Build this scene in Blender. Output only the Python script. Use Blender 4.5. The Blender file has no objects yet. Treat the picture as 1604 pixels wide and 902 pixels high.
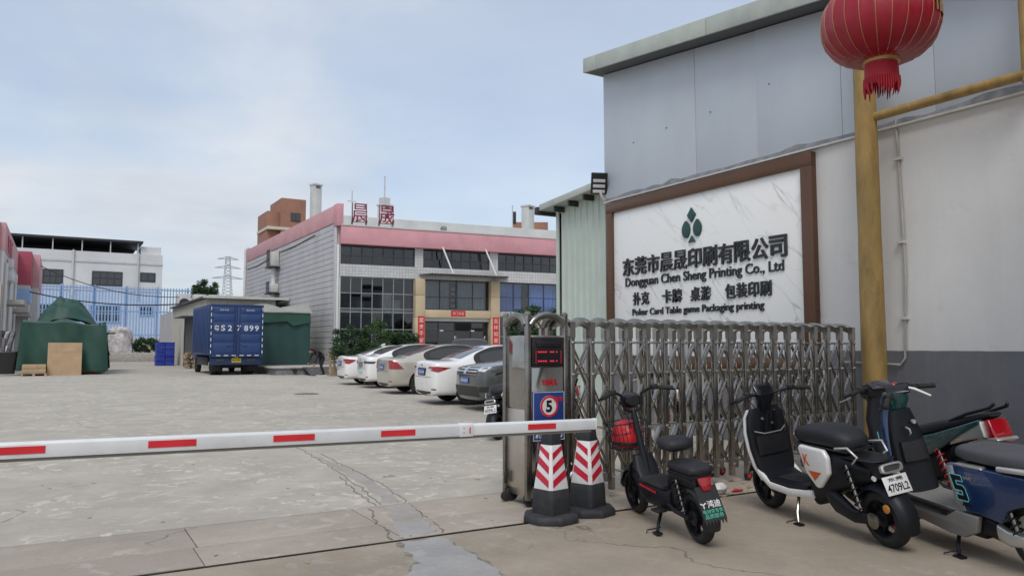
import bpy, bmesh, math, random
from math import sin, cos, pi, radians as R
from mathutils import Vector as V, Matrix as MX
from mathutils.bvhtree import BVHTree
from mathutils.noise import noise as pnoise

scn = bpy.context.scene
COL = scn.collection
random.seed(7)

# ---------------------------------------------------------------- camera
YAW = R(30.5)
cam_d = bpy.data.cameras.new('camera')
cam_d.sensor_width = 36.0
cam_d.lens = 36.0 * 1205 / 1604
cam_d.clip_start = 0.05
cam_d.clip_end = 3000
cam = bpy.data.objects.new('camera', cam_d)
COL.objects.link(cam)
cam.location = (0, 0, 1.38)
cam.rotation_euler = (R(90) + math.atan(92 / 1205), 0, -YAW)
scn.camera = cam

# ---------------------------------------------------------------- sky
SUN_EL, SUN_AZ = R(52), R(215)          # azimuth clockwise from +Y
world = bpy.data.worlds.new('World')
scn.world = world
world.use_nodes = True
wt = world.node_tree
wt.nodes.clear()
def wn(t, **k):
    n = wt.nodes.new(t)
    for a, b in k.items():
        setattr(n, a, b)
    return n
wl = wt.links.new
sky = wn('ShaderNodeTexSky', sky_type='NISHITA', sun_disc=False)
sky.sun_elevation = SUN_EL
sky.sun_rotation = SUN_AZ
sky.dust_density = 2.5
sky.air_density = 1.0
tc = wn('ShaderNodeTexCoord')
sep = wn('ShaderNodeSeparateXYZ')
wl(tc.outputs['Generated'], sep.inputs[0])
zz = wn('ShaderNodeMath', operation='MAXIMUM'); zz.inputs[1].default_value = 0.0
wl(sep.outputs[2], zz.inputs[0])
za = wn('ShaderNodeMath', operation='ADD'); za.inputs[1].default_value = 0.16
wl(zz.outputs[0], za.inputs[0])
dv = wn('ShaderNodeVectorMath', operation='DIVIDE')
cmb = wn('ShaderNodeCombineXYZ')
for i in range(3):
    wl(za.outputs[0], cmb.inputs[i])
wl(tc.outputs['Generated'], dv.inputs[0]); wl(cmb.outputs[0], dv.inputs[1])
n1 = wn('ShaderNodeTexNoise'); n1.inputs['Scale'].default_value = 0.62; n1.inputs['Detail'].default_value = 7
n1.inputs['Roughness'].default_value = 0.52; n1.inputs['Distortion'].default_value = 0.35
mp = wn('ShaderNodeMapping'); mp.inputs['Location'].default_value = (3.1, 1.7, 0.4)
wl(dv.outputs[0], mp.inputs[0]); wl(mp.outputs[0], n1.inputs[0])
r1 = wn('ShaderNodeValToRGB')
r1.color_ramp.elements[0].position = 0.42; r1.color_ramp.elements[0].color = (0.54, 0.54, 0.54, 1)
r1.color_ramp.elements[1].position = 0.58; r1.color_ramp.elements[1].color = (1, 1, 1, 1)
wl(n1.outputs[0], r1.inputs[0])
n2 = wn('ShaderNodeTexNoise'); n2.inputs['Scale'].default_value = 1.5; n2.inputs['Detail'].default_value = 8
n2.inputs['Roughness'].default_value = 0.5
mp2 = wn('ShaderNodeMapping'); mp2.inputs['Location'].default_value = (8.3, 5.1, 2.2); mp2.inputs['Scale'].default_value = (1, 1, 2)
wl(dv.outputs[0], mp2.inputs[0]); wl(mp2.outputs[0], n2.inputs[0])
r2 = wn('ShaderNodeValToRGB')
r2.color_ramp.elements[0].position = 0.3; r2.color_ramp.elements[0].color = (5.2, 5.75, 6.6, 1)
r2.color_ramp.elements[1].position = 0.7; r2.color_ramp.elements[1].color = (7.0, 7.35, 7.8, 1)
wl(n2.outputs[0], r2.inputs[0])
mixs = wn('ShaderNodeMix', data_type='RGBA')
wl(r1.outputs[0], mixs.inputs['Factor'])
skm = wn('ShaderNodeVectorMath', operation='SCALE'); skm.inputs['Scale'].default_value = 1.75
wl(sky.outputs[0], skm.inputs[0]); wl(skm.outputs[0], mixs.inputs['A'])
wl(r2.outputs[0], mixs.inputs['B'])
bg = wn('ShaderNodeBackground'); bg.inputs['Strength'].default_value = 0.1
wl(mixs.outputs['Result'], bg.inputs[0])
wout = wn('ShaderNodeOutputWorld')
wl(bg.outputs[0], wout.inputs[0])

# ---------------------------------------------------------------- sun (veiled by cloud)
sd = bpy.data.lights.new('sun', 'SUN')
sd.energy = 1.4
sd.angle = R(25)
sd.color = (1.0, 0.96, 0.9)
sun = bpy.data.objects.new('sun', sd)
COL.objects.link(sun)
sun_dir = V((sin(SUN_AZ) * cos(SUN_EL), cos(SUN_AZ) * cos(SUN_EL), sin(SUN_EL)))
sun.rotation_euler = (-sun_dir).to_track_quat('-Z', 'Y').to_euler()
sun.location = (-10, -10, 30)

vs = scn.view_settings
vs.view_transform = 'Standard'
vs.look = 'None'
vs.gamma = 1
vs.exposure = 0.14
vs.use_curve_mapping = False

# ---------------------------------------------------------------- mesh helpers
class MB:
    def __init__(s):
        s.v = []; s.f = []; s.m = []; s.cur = 0
    def add(s, vs_, fs):
        o = len(s.v)
        s.v += [tuple(p) for p in vs_]
        s.f += [tuple(i + o for i in f) for f in fs]
        s.m += [s.cur] * len(fs)
        return s
    def box(s, x0, x1, y0, y1, z0, z1, T=None):
        p = [V((x, y, z)) for z in (z0, z1) for y in (y0, y1) for x in (x0, x1)]
        if T: p = [T @ q for q in p]
        return s.add(p, [(0, 2, 3, 1), (4, 5, 7, 6), (0, 1, 5, 4), (2, 6, 7, 3), (0, 4, 6, 2), (1, 3, 7, 5)])
    def bar(s, a, b, w, h, up=(0, 0, 1)):
        a, b, up = V(a), V(b), V(up)
        d = (b - a).normalized()
        if abs(d.dot(up)) > .99: up = V((0, 1, 0))
        r = d.cross(up).normalized(); u = r.cross(d)
        p = [q + r * i * w / 2 + u * j * h / 2 for q in (a, b) for i, j in ((-1, -1), (1, -1), (1, 1), (-1, 1))]
        return s.add(p, [(0, 1, 2, 3), (7, 6, 5, 4), (0, 4, 5, 1), (1, 5, 6, 2), (2, 6, 7, 3), (3, 7, 4, 0)])
    def loft(s, rings, cap=True, closed=True):
        n = len(rings[0]); vs_ = [p for r in rings for p in r]; fs = []
        for i in range(len(rings) - 1):
            for j in range(n if closed else n - 1):
                k = (j + 1) % n
                fs.append((i * n + j, i * n + k, (i + 1) * n + k, (i + 1) * n + j))
        if cap:
            fs.append(tuple(range(n - 1, -1, -1)))
            fs.append(tuple((len(rings) - 1) * n + j for j in range(n)))
        return s.add(vs_, fs)
    def tube(s, pts, r, n=8, cap=True, flat=1.0):
        pts = [V(p) for p in pts]
        rs = r if isinstance(r, (list, tuple)) else [r] * len(pts)
        rings = []; prev = None
        for i, p in enumerate(pts):
            d = (pts[min(i + 1, len(pts) - 1)] - pts[max(i - 1, 0)]).normalized()
            if prev is None:
                a = V((0, 0, 1)) if abs(d.z) < .9 else V((1, 0, 0))
                u = d.cross(a).normalized()
            else:
                u = (prev - d * prev.dot(d)).normalized()
            prev = u; w = d.cross(u)
            rings.append([p + (u * cos(2 * pi * k / n) + w * sin(2 * pi * k / n) * flat) * rs[i] for k in range(n)])
        return s.loft(rings, cap)
    def lathe(s, prof, n=24, T=None, cap=True):
        T = T or MX()
        return s.loft([[T @ V((r * cos(2 * pi * k / n), r * sin(2 * pi * k / n), z)) for k in range(n)] for r, z in prof], cap)
    def prism(s, poly, d0, d1, plane='xz', T=None):
        def mk(a, b, d):
            return V((a, d, b)) if plane == 'xz' else V((a, b, d)) if plane == 'xy' else V((d, a, b))
        rings = [[(T @ mk(a, b, d)) if T else mk(a, b, d) for a, b in poly] for d in (d0, d1)]
        return s.loft(rings)
    def sup(s, st, n=16, cap=True):
        """stations: (centre, right axis, up axis, a, b, exponent)"""
        rings = []
        for c, ax, up, a, b, e in st:
            c, ax, up = V(c), V(ax), V(up); ring = []
            for k in range(n):
                t = 2 * pi * k / n
                ct, st_ = cos(t), sin(t)
                ring.append(c + ax * a * math.copysign(abs(ct) ** (2 / e), ct) + up * b * math.copysign(abs(st_) ** (2 / e), st_))
            rings.append(ring)
        return s.loft(rings, cap)
    def grid(s, fn, nu, nv):
        vs_ = [fn(i / nu, j / nv) for j in range(nv + 1) for i in range(nu + 1)]
        return s.add(vs_, [(j * (nu + 1) + i, j * (nu + 1) + i + 1, (j + 1) * (nu + 1) + i + 1, (j + 1) * (nu + 1) + i) for j in range(nv) for i in range(nu)])
    def mesh(s, name, mats, smooth=None, bevel=0, segs=2, recalc=True):
        me = bpy.data.meshes.new(name)
        bm = bmesh.new()
        vv = [bm.verts.new(p) for p in s.v]
        for f, mi in zip(s.f, s.m):
            try:
                q = bm.faces.new([vv[i] for i in f]); q.material_index = mi
            except ValueError:
                pass
        bmesh.ops.remove_doubles(bm, verts=bm.verts, dist=1e-5)
        if recalc: bmesh.ops.recalc_face_normals(bm, faces=bm.faces)
        if bevel:
            ed = [e for e in bm.edges if len(e.link_faces) == 2 and e.calc_face_angle(0) > R(28)]
            bmesh.ops.bevel(bm, geom=ed, offset=bevel, segments=segs, profile=.5, affect='EDGES', clamp_overlap=True)
        bm.to_mesh(me); bm.free()
        for m in (mats if isinstance(mats, (list, tuple)) else [mats]):
            me.materials.append(MT[m] if isinstance(m, str) else m)
        if smooth is None: smooth = 35 if bevel else 0
        if smooth:
            me.polygons.foreach_set('use_smooth', [True] * len(me.polygons))
            me.set_sharp_from_angle(angle=R(smooth))
        return me
    def build(s, name, mats, parent=None, **k):
        return link(name, s.mesh(name, mats, **k), parent)

def link(name, me, parent=None, loc=None, rz=None):
    o = bpy.data.objects.new(name, me)
    COL.objects.link(o)
    if parent: o.parent = parent
    if loc is not None: o.location = loc
    if rz is not None: o.rotation_euler = (0, 0, rz)
    return o
def sub(o, lv=1):
    m = o.modifiers.new('sub', 'SUBSURF'); m.levels = lv; m.render_levels = lv
    o.data.polygons.foreach_set('use_smooth', [True] * len(o.data.polygons))
    return o
def tag(o, label, cat, group=None):
    o['label'] = label; o['category'] = cat
    if group: o['group'] = group
    return o
def thing(name, label, cat, loc=(0, 0, 0), rz=0, group=None):
    o = bpy.data.objects.new(name, None)
    o.empty_display_size = .1
    COL.objects.link(o)
    o.location = loc; o.rotation_euler = (0, 0, rz)
    return tag(o, label, cat, group)
def struct(o, kind='structure'):
    o['kind'] = kind
    return o
def kids(o):
    return [c for c in COL.objects if c.parent == o]
def copy_tree(o, parent=None):
    c = o.copy(); COL.objects.link(c); c.parent = parent
    for k in kids(o): copy_tree(k, c)
    return c
def rotm(a, ax='Z'):
    return MX.Rotation(a, 4, ax)
def frame(o, x, y, z):
    """matrix with given origin and axes"""
    m = MX.Identity(4)
    for i, a in enumerate((V(x).normalized(), V(y).normalized(), V(z).normalized())):
        for j in range(3): m[j][i] = a[j]
    for j in range(3): m[j][3] = o[j]
    return m

def text_mesh(body, w=None, h=None, depth=.004, bold=0.0, center=True, shear=0, res=3):
    """text outline -> mesh in xy plane scaled to width w / height h, extruded along +z"""
    cu = bpy.data.curves.new('text', 'FONT')
    cu.body = body; cu.size = 1; cu.extrude = .05; cu.offset = bold; cu.resolution_u = res; cu.shear = shear
    ob = bpy.data.objects.new('text', cu)
    COL.objects.link(ob)
    dg = bpy.context.evaluated_depsgraph_get()
    me = bpy.data.meshes.new_from_object(ob.evaluated_get(dg), depsgraph=dg)
    bpy.data.objects.remove(ob); bpy.data.curves.remove(cu)
    if not len(me.vertices): return me
    xs = [v.co.x for v in me.vertices]; ys = [v.co.y for v in me.vertices]
    x0, x1, y0, y1 = min(xs), max(xs), min(ys), max(ys)
    sx = w / max(x1 - x0, 1e-4) if w else None
    sy = h / max(y1 - y0, 1e-4) if h else None
    sx = sx or sy; sy = sy or sx
    for v in me.vertices:
        v.co = ((v.co.x - (x0 + x1) / 2) * sx, (v.co.y - (y0 + y1) / 2) * sy, (v.co.z / .1 + .5) * depth)
    return me
def text(name, body, mat_, parent, T, **k):
    me = text_mesh(body, **k)
    me.name = name
    me.transform(T)
    me.materials.clear(); me.materials.append(MT[mat_])
    return link(name, me, parent)

def islands(bm):
    bm.faces.ensure_lookup_table(); seen = set(); out = []
    for f in bm.faces:
        if f.index in seen: continue
        st = [f]; isl = []
        seen.add(f.index)
        while st:
            g = st.pop(); isl.append(g)
            for e in g.edges:
                for h in e.link_faces:
                    if h.index not in seen: seen.add(h.index); st.append(h)
        out.append(isl)
    return out

# ---------------------------------------------------------------- materials
MT = {}
def M(name, col, rough=.6, metal=0, var=.12, scale=4, bump=0, bscale=60, coat=0, spec=.5, pos=True, emit=None, stretch=None, dirt=0, dirtcol=(.12, .11, .1), trans=0):
    m = bpy.data.materials.new(name); m.use_nodes = True
    nt = m.node_tree; b = nt.nodes['Principled BSDF']; L = nt.links.new
    def N(t, **k):
        n = nt.nodes.new(t)
        for a, c in k.items(): setattr(n, a, c)
        return n
    b.inputs['Roughness'].default_value = rough
    b.inputs['Metallic'].default_value = metal
    b.inputs['Specular IOR Level'].default_value = spec
    b.inputs['Coat Weight'].default_value = coat
    b.inputs['Coat Roughness'].default_value = .05
    b.inputs['Transmission Weight'].default_value = trans
    if pos:
        src = N('ShaderNodeNewGeometry').outputs['Position']
    else:
        src = N('ShaderNodeTexCoord').outputs['Object']
    if stretch:
        mp_ = N('ShaderNodeMapping'); mp_.inputs['Scale'].default_value = stretch
        L(src, mp_.inputs[0]); src = mp_.outputs[0]
    n = N('ShaderNodeTexNoise'); n.inputs['Scale'].default_value = scale; n.inputs['Detail'].default_value = 6
    n.inputs['Roughness'].default_value = .6
    L(src, n.inputs[0])
    mr = N('ShaderNodeMapRange'); mr.inputs['From Min'].default_value = .3; mr.inputs['From Max'].default_value = .7
    mr.inputs['To Min'].default_value = 1 - var; mr.inputs['To Max'].default_value = 1 + var
    L(n.outputs[0], mr.inputs[0])
    mul = N('ShaderNodeVectorMath', operation='SCALE'); mul.inputs[0].default_value = col
    L(mr.outputs[0], mul.inputs['Scale'])
    out = mul.outputs[0]
    if dirt:
        n3 = N('ShaderNodeTexNoise'); n3.inputs['Scale'].default_value = scale * .37; n3.inputs['Detail'].default_value = 9; n3.inputs['Roughness'].default_value = .68
        L(src, n3.inputs[0])
        m3 = N('ShaderNodeMapRange'); m3.inputs['From Min'].default_value = .52; m3.inputs['From Max'].default_value = .75
        m3.inputs['To Max'].default_value = dirt
        L(n3.outputs[0], m3.inputs[0])
        mx = N('ShaderNodeMix', data_type='RGBA'); mx.inputs['B'].default_value = (*dirtcol, 1)
        L(m3.outputs[0], mx.inputs['Factor']); L(out, mx.inputs['A']); out = mx.outputs['Result']
    L(out, b.inputs['Base Color'])
    rr = N('ShaderNodeMapRange'); rr.inputs['To Min'].default_value = max(0, rough - .08); rr.inputs['To Max'].default_value = min(1, rough + .1)
    L(n.outputs[0], rr.inputs[0]); L(rr.outputs[0], b.inputs['Roughness'])
    if bump:
        n4 = N('ShaderNodeTexNoise'); n4.inputs['Scale'].default_value = bscale; n4.inputs['Detail'].default_value = 4
        L(src, n4.inputs[0])
        bp = N('ShaderNodeBump'); bp.inputs['Strength'].default_value = bump; bp.inputs['Distance'].default_value = .01
        L(n4.outputs[0], bp.inputs['Height']); L(bp.outputs[0], b.inputs['Normal'])
    if emit:
        b.inputs['Emission Color'].default_value = (*emit[0], 1); b.inputs['Emission Strength'].default_value = emit[1]
    MT[name] = m
    return m
def G_(name, tint, gloss=.12, rough=.02):
    """window glass: tinted see-through with a mirror coat"""
    m = bpy.data.materials.new(name); m.use_nodes = True
    nt = m.node_tree; nt.nodes.clear(); L = nt.links.new
    t = nt.nodes.new('ShaderNodeBsdfTransparent'); t.inputs[0].default_value = (*tint, 1)
    g = nt.nodes.new('ShaderNodeBsdfGlossy'); g.inputs['Roughness'].default_value = rough
    fr = nt.nodes.new('ShaderNodeFresnel'); fr.inputs[0].default_value = 1.5
    ad = nt.nodes.new('ShaderNodeMath'); ad.operation = 'ADD'; ad.inputs[1].default_value = gloss; ad.use_clamp = True
    L(fr.outputs[0], ad.inputs[0])
    mx = nt.nodes.new('ShaderNodeMixShader'); L(ad.outputs[0], mx.inputs[0]); L(t.outputs[0], mx.inputs[1]); L(g.outputs[0], mx.inputs[2])
    o = nt.nodes.new('ShaderNodeOutputMaterial'); L(mx.outputs[0], o.inputs[0])
    MT[name] = m
    return m

def concrete(name, base, light, dark, pat=.55, seed=0.0, warm=None):
    """worn concrete: mottling, scuffed pale flakes, dark stains, hairline cracks, fine pitting"""
    m = bpy.data.materials.new(name); m.use_nodes = True
    nt = m.node_tree; b = nt.nodes['Principled BSDF']; L = nt.links.new
    def N(t, **k):
        n = nt.nodes.new(t)
        for a, c in k.items(): setattr(n, a, c)
        return n
    geo = N('ShaderNodeNewGeometry')
    mp_ = N('ShaderNodeMapping'); mp_.inputs['Location'].default_value = (seed, seed * 1.7, 0)
    L(geo.outputs['Position'], mp_.inputs[0]); P = mp_.outputs[0]
    def noise(sc, det=6, ro=.6, dist=0):
        n = N('ShaderNodeTexNoise'); n.inputs['Scale'].default_value = sc; n.inputs['Detail'].default_value = det
        n.inputs['Roughness'].default_value = ro; n.inputs['Distortion'].default_value = dist
        L(P, n.inputs[0]); return n.outputs[0]
    def ramp(x, a, c, lo=0, hi=1):
        r = N('ShaderNodeMapRange'); r.interpolation_type = 'SMOOTHSTEP'
        r.inputs['From Min'].default_value = a; r.inputs['From Max'].default_value = c
        r.inputs['To Min'].default_value = lo; r.inputs['To Max'].default_value = hi
        L(x, r.inputs[0]); return r.outputs[0]
    def mix(f, a, c):
        x = N('ShaderNodeMix', data_type='RGBA')
        L(f, x.inputs['Factor'])
        for s_, q in (('A', a), ('B', c)):
            if isinstance(q, tuple): x.inputs[s_].default_value = (*q, 1)
            else: L(q, x.inputs[s_])
        return x.outputs['Result']
    def mulm(a, c):
        x = N('ShaderNodeMath', operation='MULTIPLY'); L(a, x.inputs[0])
        if isinstance(c, float): x.inputs[1].default_value = c
        else: L(c, x.inputs[1])
        return x.outputs[0]
    big = noise(.22, 5, .55); mid = noise(1.6, 7, .62, .3); fine = noise(14, 6, .7); pit = noise(70, 3, .6)
    c = mix(ramp(mid, .3, .7), tuple(x * .86 for x in base), tuple(x * 1.1 for x in base))
    c = mix(ramp(big, .35, .7, 0, .5), c, warm or tuple(x * .8 for x in base))
    fl = mulm(ramp(noise(5.2, 10, .7, .5), .535, .585), ramp(noise(.6, 5, .6), .4, .58))
    c = mix(mulm(fl, pat), c, light)
    st = ramp(noise(.9, 8, .66, .5), .6, .72, 0, .55)
    c = mix(st, c, dark)
    c = mix(ramp(fine, .35, .75, 0, .3), c, tuple(x * .72 for x in base))
    vo = N('ShaderNodeTexVoronoi', feature='DISTANCE_TO_EDGE'); vo.inputs['Scale'].default_value = .33; vo.inputs['Randomness'].default_value = 1
    wv = N('ShaderNodeVectorMath', operation='ADD'); L(P, wv.inputs[0])
    nn = N('ShaderNodeTexNoise'); nn.inputs['Scale'].default_value = 1.3; nn.inputs['Detail'].default_value = 6; L(P, nn.inputs[0])
    L(nn.outputs['Color'], wv.inputs[1]); L(wv.outputs[0], vo.inputs[0])
    cr = mulm(ramp(vo.outputs[0], 0, .006, 1, 0), ramp(noise(.5, 3), .5, .62))
    c = mix(mulm(cr, .7), c, tuple(x * .35 for x in base))
    L(c, b.inputs['Base Color'])
    b.inputs['Roughness'].default_value = .9
    b.inputs['Specular IOR Level'].default_value = .3
    hs = N('ShaderNodeMath', operation='MULTIPLY_ADD'); L(fine, hs.inputs[0]); hs.inputs[1].default_value = .5; L(pit, hs.inputs[2])
    h2 = N('ShaderNodeMath', operation='MULTIPLY_ADD'); L(fl, h2.inputs[0]); h2.inputs[1].default_value = -.4; L(hs.outputs[0], h2.inputs[2])
    h3 = N('ShaderNodeMath', operation='MULTIPLY_ADD'); L(cr, h3.inputs[0]); h3.inputs[1].default_value = -1.5; L(h2.outputs[0], h3.inputs[2])
    bp = N('ShaderNodeBump'); bp.inputs['Strength'].default_value = .5; bp.inputs['Distance'].default_value = .008
    L(h3.outputs[0], bp.inputs['Height']); L(bp.outputs[0], b.inputs['Normal'])
    MT[name] = m
    return m

def tiled(name, col, mortar, sx, sy, axis='xz', var=.05, ms=.04):
    """small glazed wall tiles, too small to build one by one"""
    m = bpy.data.materials.new(name); m.use_nodes = True
    nt = m.node_tree; b = nt.nodes['Principled BSDF']; L = nt.links.new
    tcn = nt.nodes.new('ShaderNodeTexCoord')
    sp = nt.nodes.new('ShaderNodeSeparateXYZ'); L(tcn.outputs['Object'], sp.inputs[0])
    cb = nt.nodes.new('ShaderNodeCombineXYZ'); L(sp.outputs['X' if axis == 'xz' else 'Y'], cb.inputs[0]); L(sp.outputs['Z'], cb.inputs[1])
    br = nt.nodes.new('ShaderNodeTexBrick'); br.offset = 0
    br.inputs['Scale'].default_value = 1; br.inputs['Brick Width'].default_value = sx; br.inputs['Row Height'].default_value = sy
    br.inputs['Mortar Size'].default_value = ms * sx; br.inputs['Mortar Smooth'].default_value = .3
    br.inputs['Color1'].default_value = (*col, 1); br.inputs['Color2'].default_value = (*[c * (1 - var * 2) for c in col], 1)
    br.inputs['Mortar'].default_value = (*mortar, 1)
    L(cb.outputs[0], br.inputs[0])
    n = nt.nodes.new('ShaderNodeTexNoise'); n.inputs['Scale'].default_value = .8; n.inputs['Detail'].default_value = 8; L(tcn.outputs['Object'], n.inputs[0])
    mr = nt.nodes.new('ShaderNodeMapRange'); mr.inputs['From Min'].default_value = .3; mr.inputs['From Max'].default_value = .7; mr.inputs['To Min'].default_value = .86; mr.inputs['To Max'].default_value = 1.05
    L(n.outputs[0], mr.inputs[0])
    sc_ = nt.nodes.new('ShaderNodeVectorMath'); sc_.operation = 'SCALE'; L(br.outputs[0], sc_.inputs[0]); L(mr.outputs[0], sc_.inputs['Scale'])
    L(sc_.outputs[0], b.inputs['Base Color'])
    b.inputs['Roughness'].default_value = .35
    bp = nt.nodes.new('ShaderNodeBump'); bp.inputs['Strength'].default_value = .3; bp.inputs['Distance'].default_value = .004; bp.invert = True
    L(br.outputs['Fac'], bp.inputs['Height']); L(bp.outputs[0], b.inputs['Normal'])
    MT[name] = m

def marble(name):
    m = bpy.data.materials.new(name); m.use_nodes = True
    nt = m.node_tree; b = nt.nodes['Principled BSDF']; L = nt.links.new
    g = nt.nodes.new('ShaderNodeNewGeometry')
    def vein(seed, rot, sc_, wd, amt, lo, hi):
        # broken diagonal veins: a sheared noise contour, kept only in patches
        mp_ = nt.nodes.new('ShaderNodeMapping'); mp_.vector_type = 'TEXTURE'; mp_.inputs['Location'].default_value = (0, seed, seed * .7)
        mp_.inputs['Rotation'].default_value = (R(rot), 0, 0); mp_.inputs['Scale'].default_value = (3, 2.6, .6)
        L(g.outputs['Position'], mp_.inputs[0])
        n = nt.nodes.new('ShaderNodeTexNoise'); n.inputs['Scale'].default_value = sc_; n.inputs['Detail'].default_value = 4; n.inputs['Distortion'].default_value = .25; n.inputs['Roughness'].default_value = .45
        L(mp_.outputs[0], n.inputs[0])
        s_ = nt.nodes.new('ShaderNodeMath'); s_.operation = 'SUBTRACT'; s_.inputs[1].default_value = .5; L(n.outputs[0], s_.inputs[0])
        a = nt.nodes.new('ShaderNodeMath'); a.operation = 'ABSOLUTE'; L(s_.outputs[0], a.inputs[0])
        r = nt.nodes.new('ShaderNodeMapRange'); r.inputs['From Max'].default_value = wd; r.inputs['To Min'].default_value = amt; r.inputs['To Max'].default_value = 0
        L(a.outputs[0], r.inputs[0])
        n2_ = nt.nodes.new('ShaderNodeTexNoise'); n2_.inputs['Scale'].default_value = 1.6; n2_.inputs['Detail'].default_value = 3; L(mp_.outputs[0], n2_.inputs[0])
        r2_ = nt.nodes.new('ShaderNodeMapRange'); r2_.inputs['From Min'].default_value = lo; r2_.inputs['From Max'].default_value = hi; L(n2_.outputs[0], r2_.inputs[0])
        mu = nt.nodes.new('ShaderNodeMath'); mu.operation = 'MULTIPLY'; L(r.outputs[0], mu.inputs[0]); L(r2_.outputs[0], mu.inputs[1])
        return mu
    m1 = vein(1.3, 48, 1.25, .011, .62, .44, .56); m2 = vein(7.7, 42, 1.9, .03, .28, .45, .6)
    mu = nt.nodes.new('ShaderNodeMath'); mu.operation = 'MAXIMUM'; L(m1.outputs[0], mu.inputs[0]); L(m2.outputs[0], mu.inputs[1])
    mx = nt.nodes.new('ShaderNodeMix'); mx.data_type = 'RGBA'; mx.inputs['A'].default_value = (.8, .81, .8, 1); mx.inputs['B'].default_value = (.36, .37, .38, 1)
    L(mu.outputs[0], mx.inputs['Factor']); L(mx.outputs['Result'], b.inputs['Base Color'])
    b.inputs['Roughness'].default_value = .3
    MT[name] = m

def painted_wall(name, up, low, zs, ws=.01):
    """plaster with a darker painted dado below zs, drips and scuffs"""
    m = bpy.data.materials.new(name); m.use_nodes = True
    nt = m.node_tree; b = nt.nodes['Principled BSDF']; L = nt.links.new
    def N(t, **k):
        n = nt.nodes.new(t)
        for a, c in k.items(): setattr(n, a, c)
        return n
    g = N('ShaderNodeNewGeometry'); sp = N('ShaderNodeSeparateXYZ'); L(g.outputs['Position'], sp.inputs[0])
    ed = N('ShaderNodeTexNoise'); ed.inputs['Scale'].default_value = 5; L(g.outputs['Position'], ed.inputs[0])
    za_ = N('ShaderNodeMath', operation='MULTIPLY_ADD'); L(ed.outputs[0], za_.inputs[0]); za_.inputs[1].default_value = .012; L(sp.outputs[2], za_.inputs[2])
    st = N('ShaderNodeMapRange'); st.inputs['From Min'].default_value = zs; st.inputs['From Max'].default_value = zs + ws; L(za_.outputs[0], st.inputs[0])
    def var(col, sc, a, stretch=(1, 1, 1)):
        mp_ = N('ShaderNodeMapping'); mp_.inputs['Scale'].default_value = stretch; L(g.outputs['Position'], mp_.inputs[0])
        n = N('ShaderNodeTexNoise'); n.inputs['Scale'].default_value = sc; n.inputs['Detail'].default_value = 8; n.inputs['Roughness'].default_value = .65; L(mp_.outputs[0], n.inputs[0])
        r = N('ShaderNodeMapRange'); r.inputs['From Min'].default_value = .3; r.inputs['From Max'].default_value = .7; r.inputs['To Min'].default_value = 1 - a; r.inputs['To Max'].default_value = 1 + a * .6
        L(n.outputs[0], r.inputs[0])
        s_ = N('ShaderNodeVectorMath', operation='SCALE'); s_.inputs[0].default_value = col; L(r.outputs[0], s_.inputs['Scale'])
        return s_.outputs[0]
    mx = N('ShaderNodeMix', data_type='RGBA'); L(st.outputs[0], mx.inputs['Factor'])
    L(var(low, 2.2, .16), mx.inputs['A']); L(var(up, 1.3, .07, (1, 1, .7)), mx.inputs['B'])
    dn = N('ShaderNodeTexNoise'); dn.inputs['Scale'].default_value = 3.0; dn.inputs['Detail'].default_value = 9; dn.inputs['Roughness'].default_value = .72; L(g.outputs['Position'], dn.inputs[0])
    dr = N('ShaderNodeMapRange'); dr.inputs['From Min'].default_value = .6; dr.inputs['From Max'].default_value = .8; dr.inputs['To Max'].default_value = .35; L(dn.outputs[0], dr.inputs[0])
    m2 = N('ShaderNodeMix', data_type='RGBA'); L(dr.outputs[0], m2.inputs['Factor']); L(mx.outputs['Result'], m2.inputs['A']); m2.inputs['B'].default_value = (.3, .29, .28, 1)
    # rain streaks and patched plaster
    ms = N('ShaderNodeMapping'); ms.inputs['Scale'].default_value = (3, 5, .22); L(g.outputs['Position'], ms.inputs[0])
    sn = N('ShaderNodeTexNoise'); sn.inputs['Scale'].default_value = 1.0; sn.inputs['Detail'].default_value = 7; sn.inputs['Roughness'].default_value = .6; L(ms.outputs[0], sn.inputs[0])
    sr = N('ShaderNodeMapRange'); sr.inputs['From Min'].default_value = .5; sr.inputs['From Max'].default_value = .72; sr.inputs['To Max'].default_value = .1; L(sn.outputs[0], sr.inputs[0])
    m3 = N('ShaderNodeMix', data_type='RGBA'); L(sr.outputs[0], m3.inputs['Factor']); L(m2.outputs['Result'], m3.inputs['A']); m3.inputs['B'].default_value = (.42, .405, .385, 1)
    L(m3.outputs['Result'], b.inputs['Base Color']); b.inputs['Roughness'].default_value = .8
    bp = N('ShaderNodeBump'); bp.inputs['Strength'].default_value = .25; bp.inputs['Distance'].default_value = .01
    bn = N('ShaderNodeTexNoise'); bn.inputs['Scale'].default_value = 9; bn.inputs['Detail'].default_value = 8; L(g.outputs['Position'], bn.inputs[0])
    L(bn.outputs[0], bp.inputs['Height']); L(bp.outputs[0], b.inputs['Normal'])
    MT[name] = m

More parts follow.
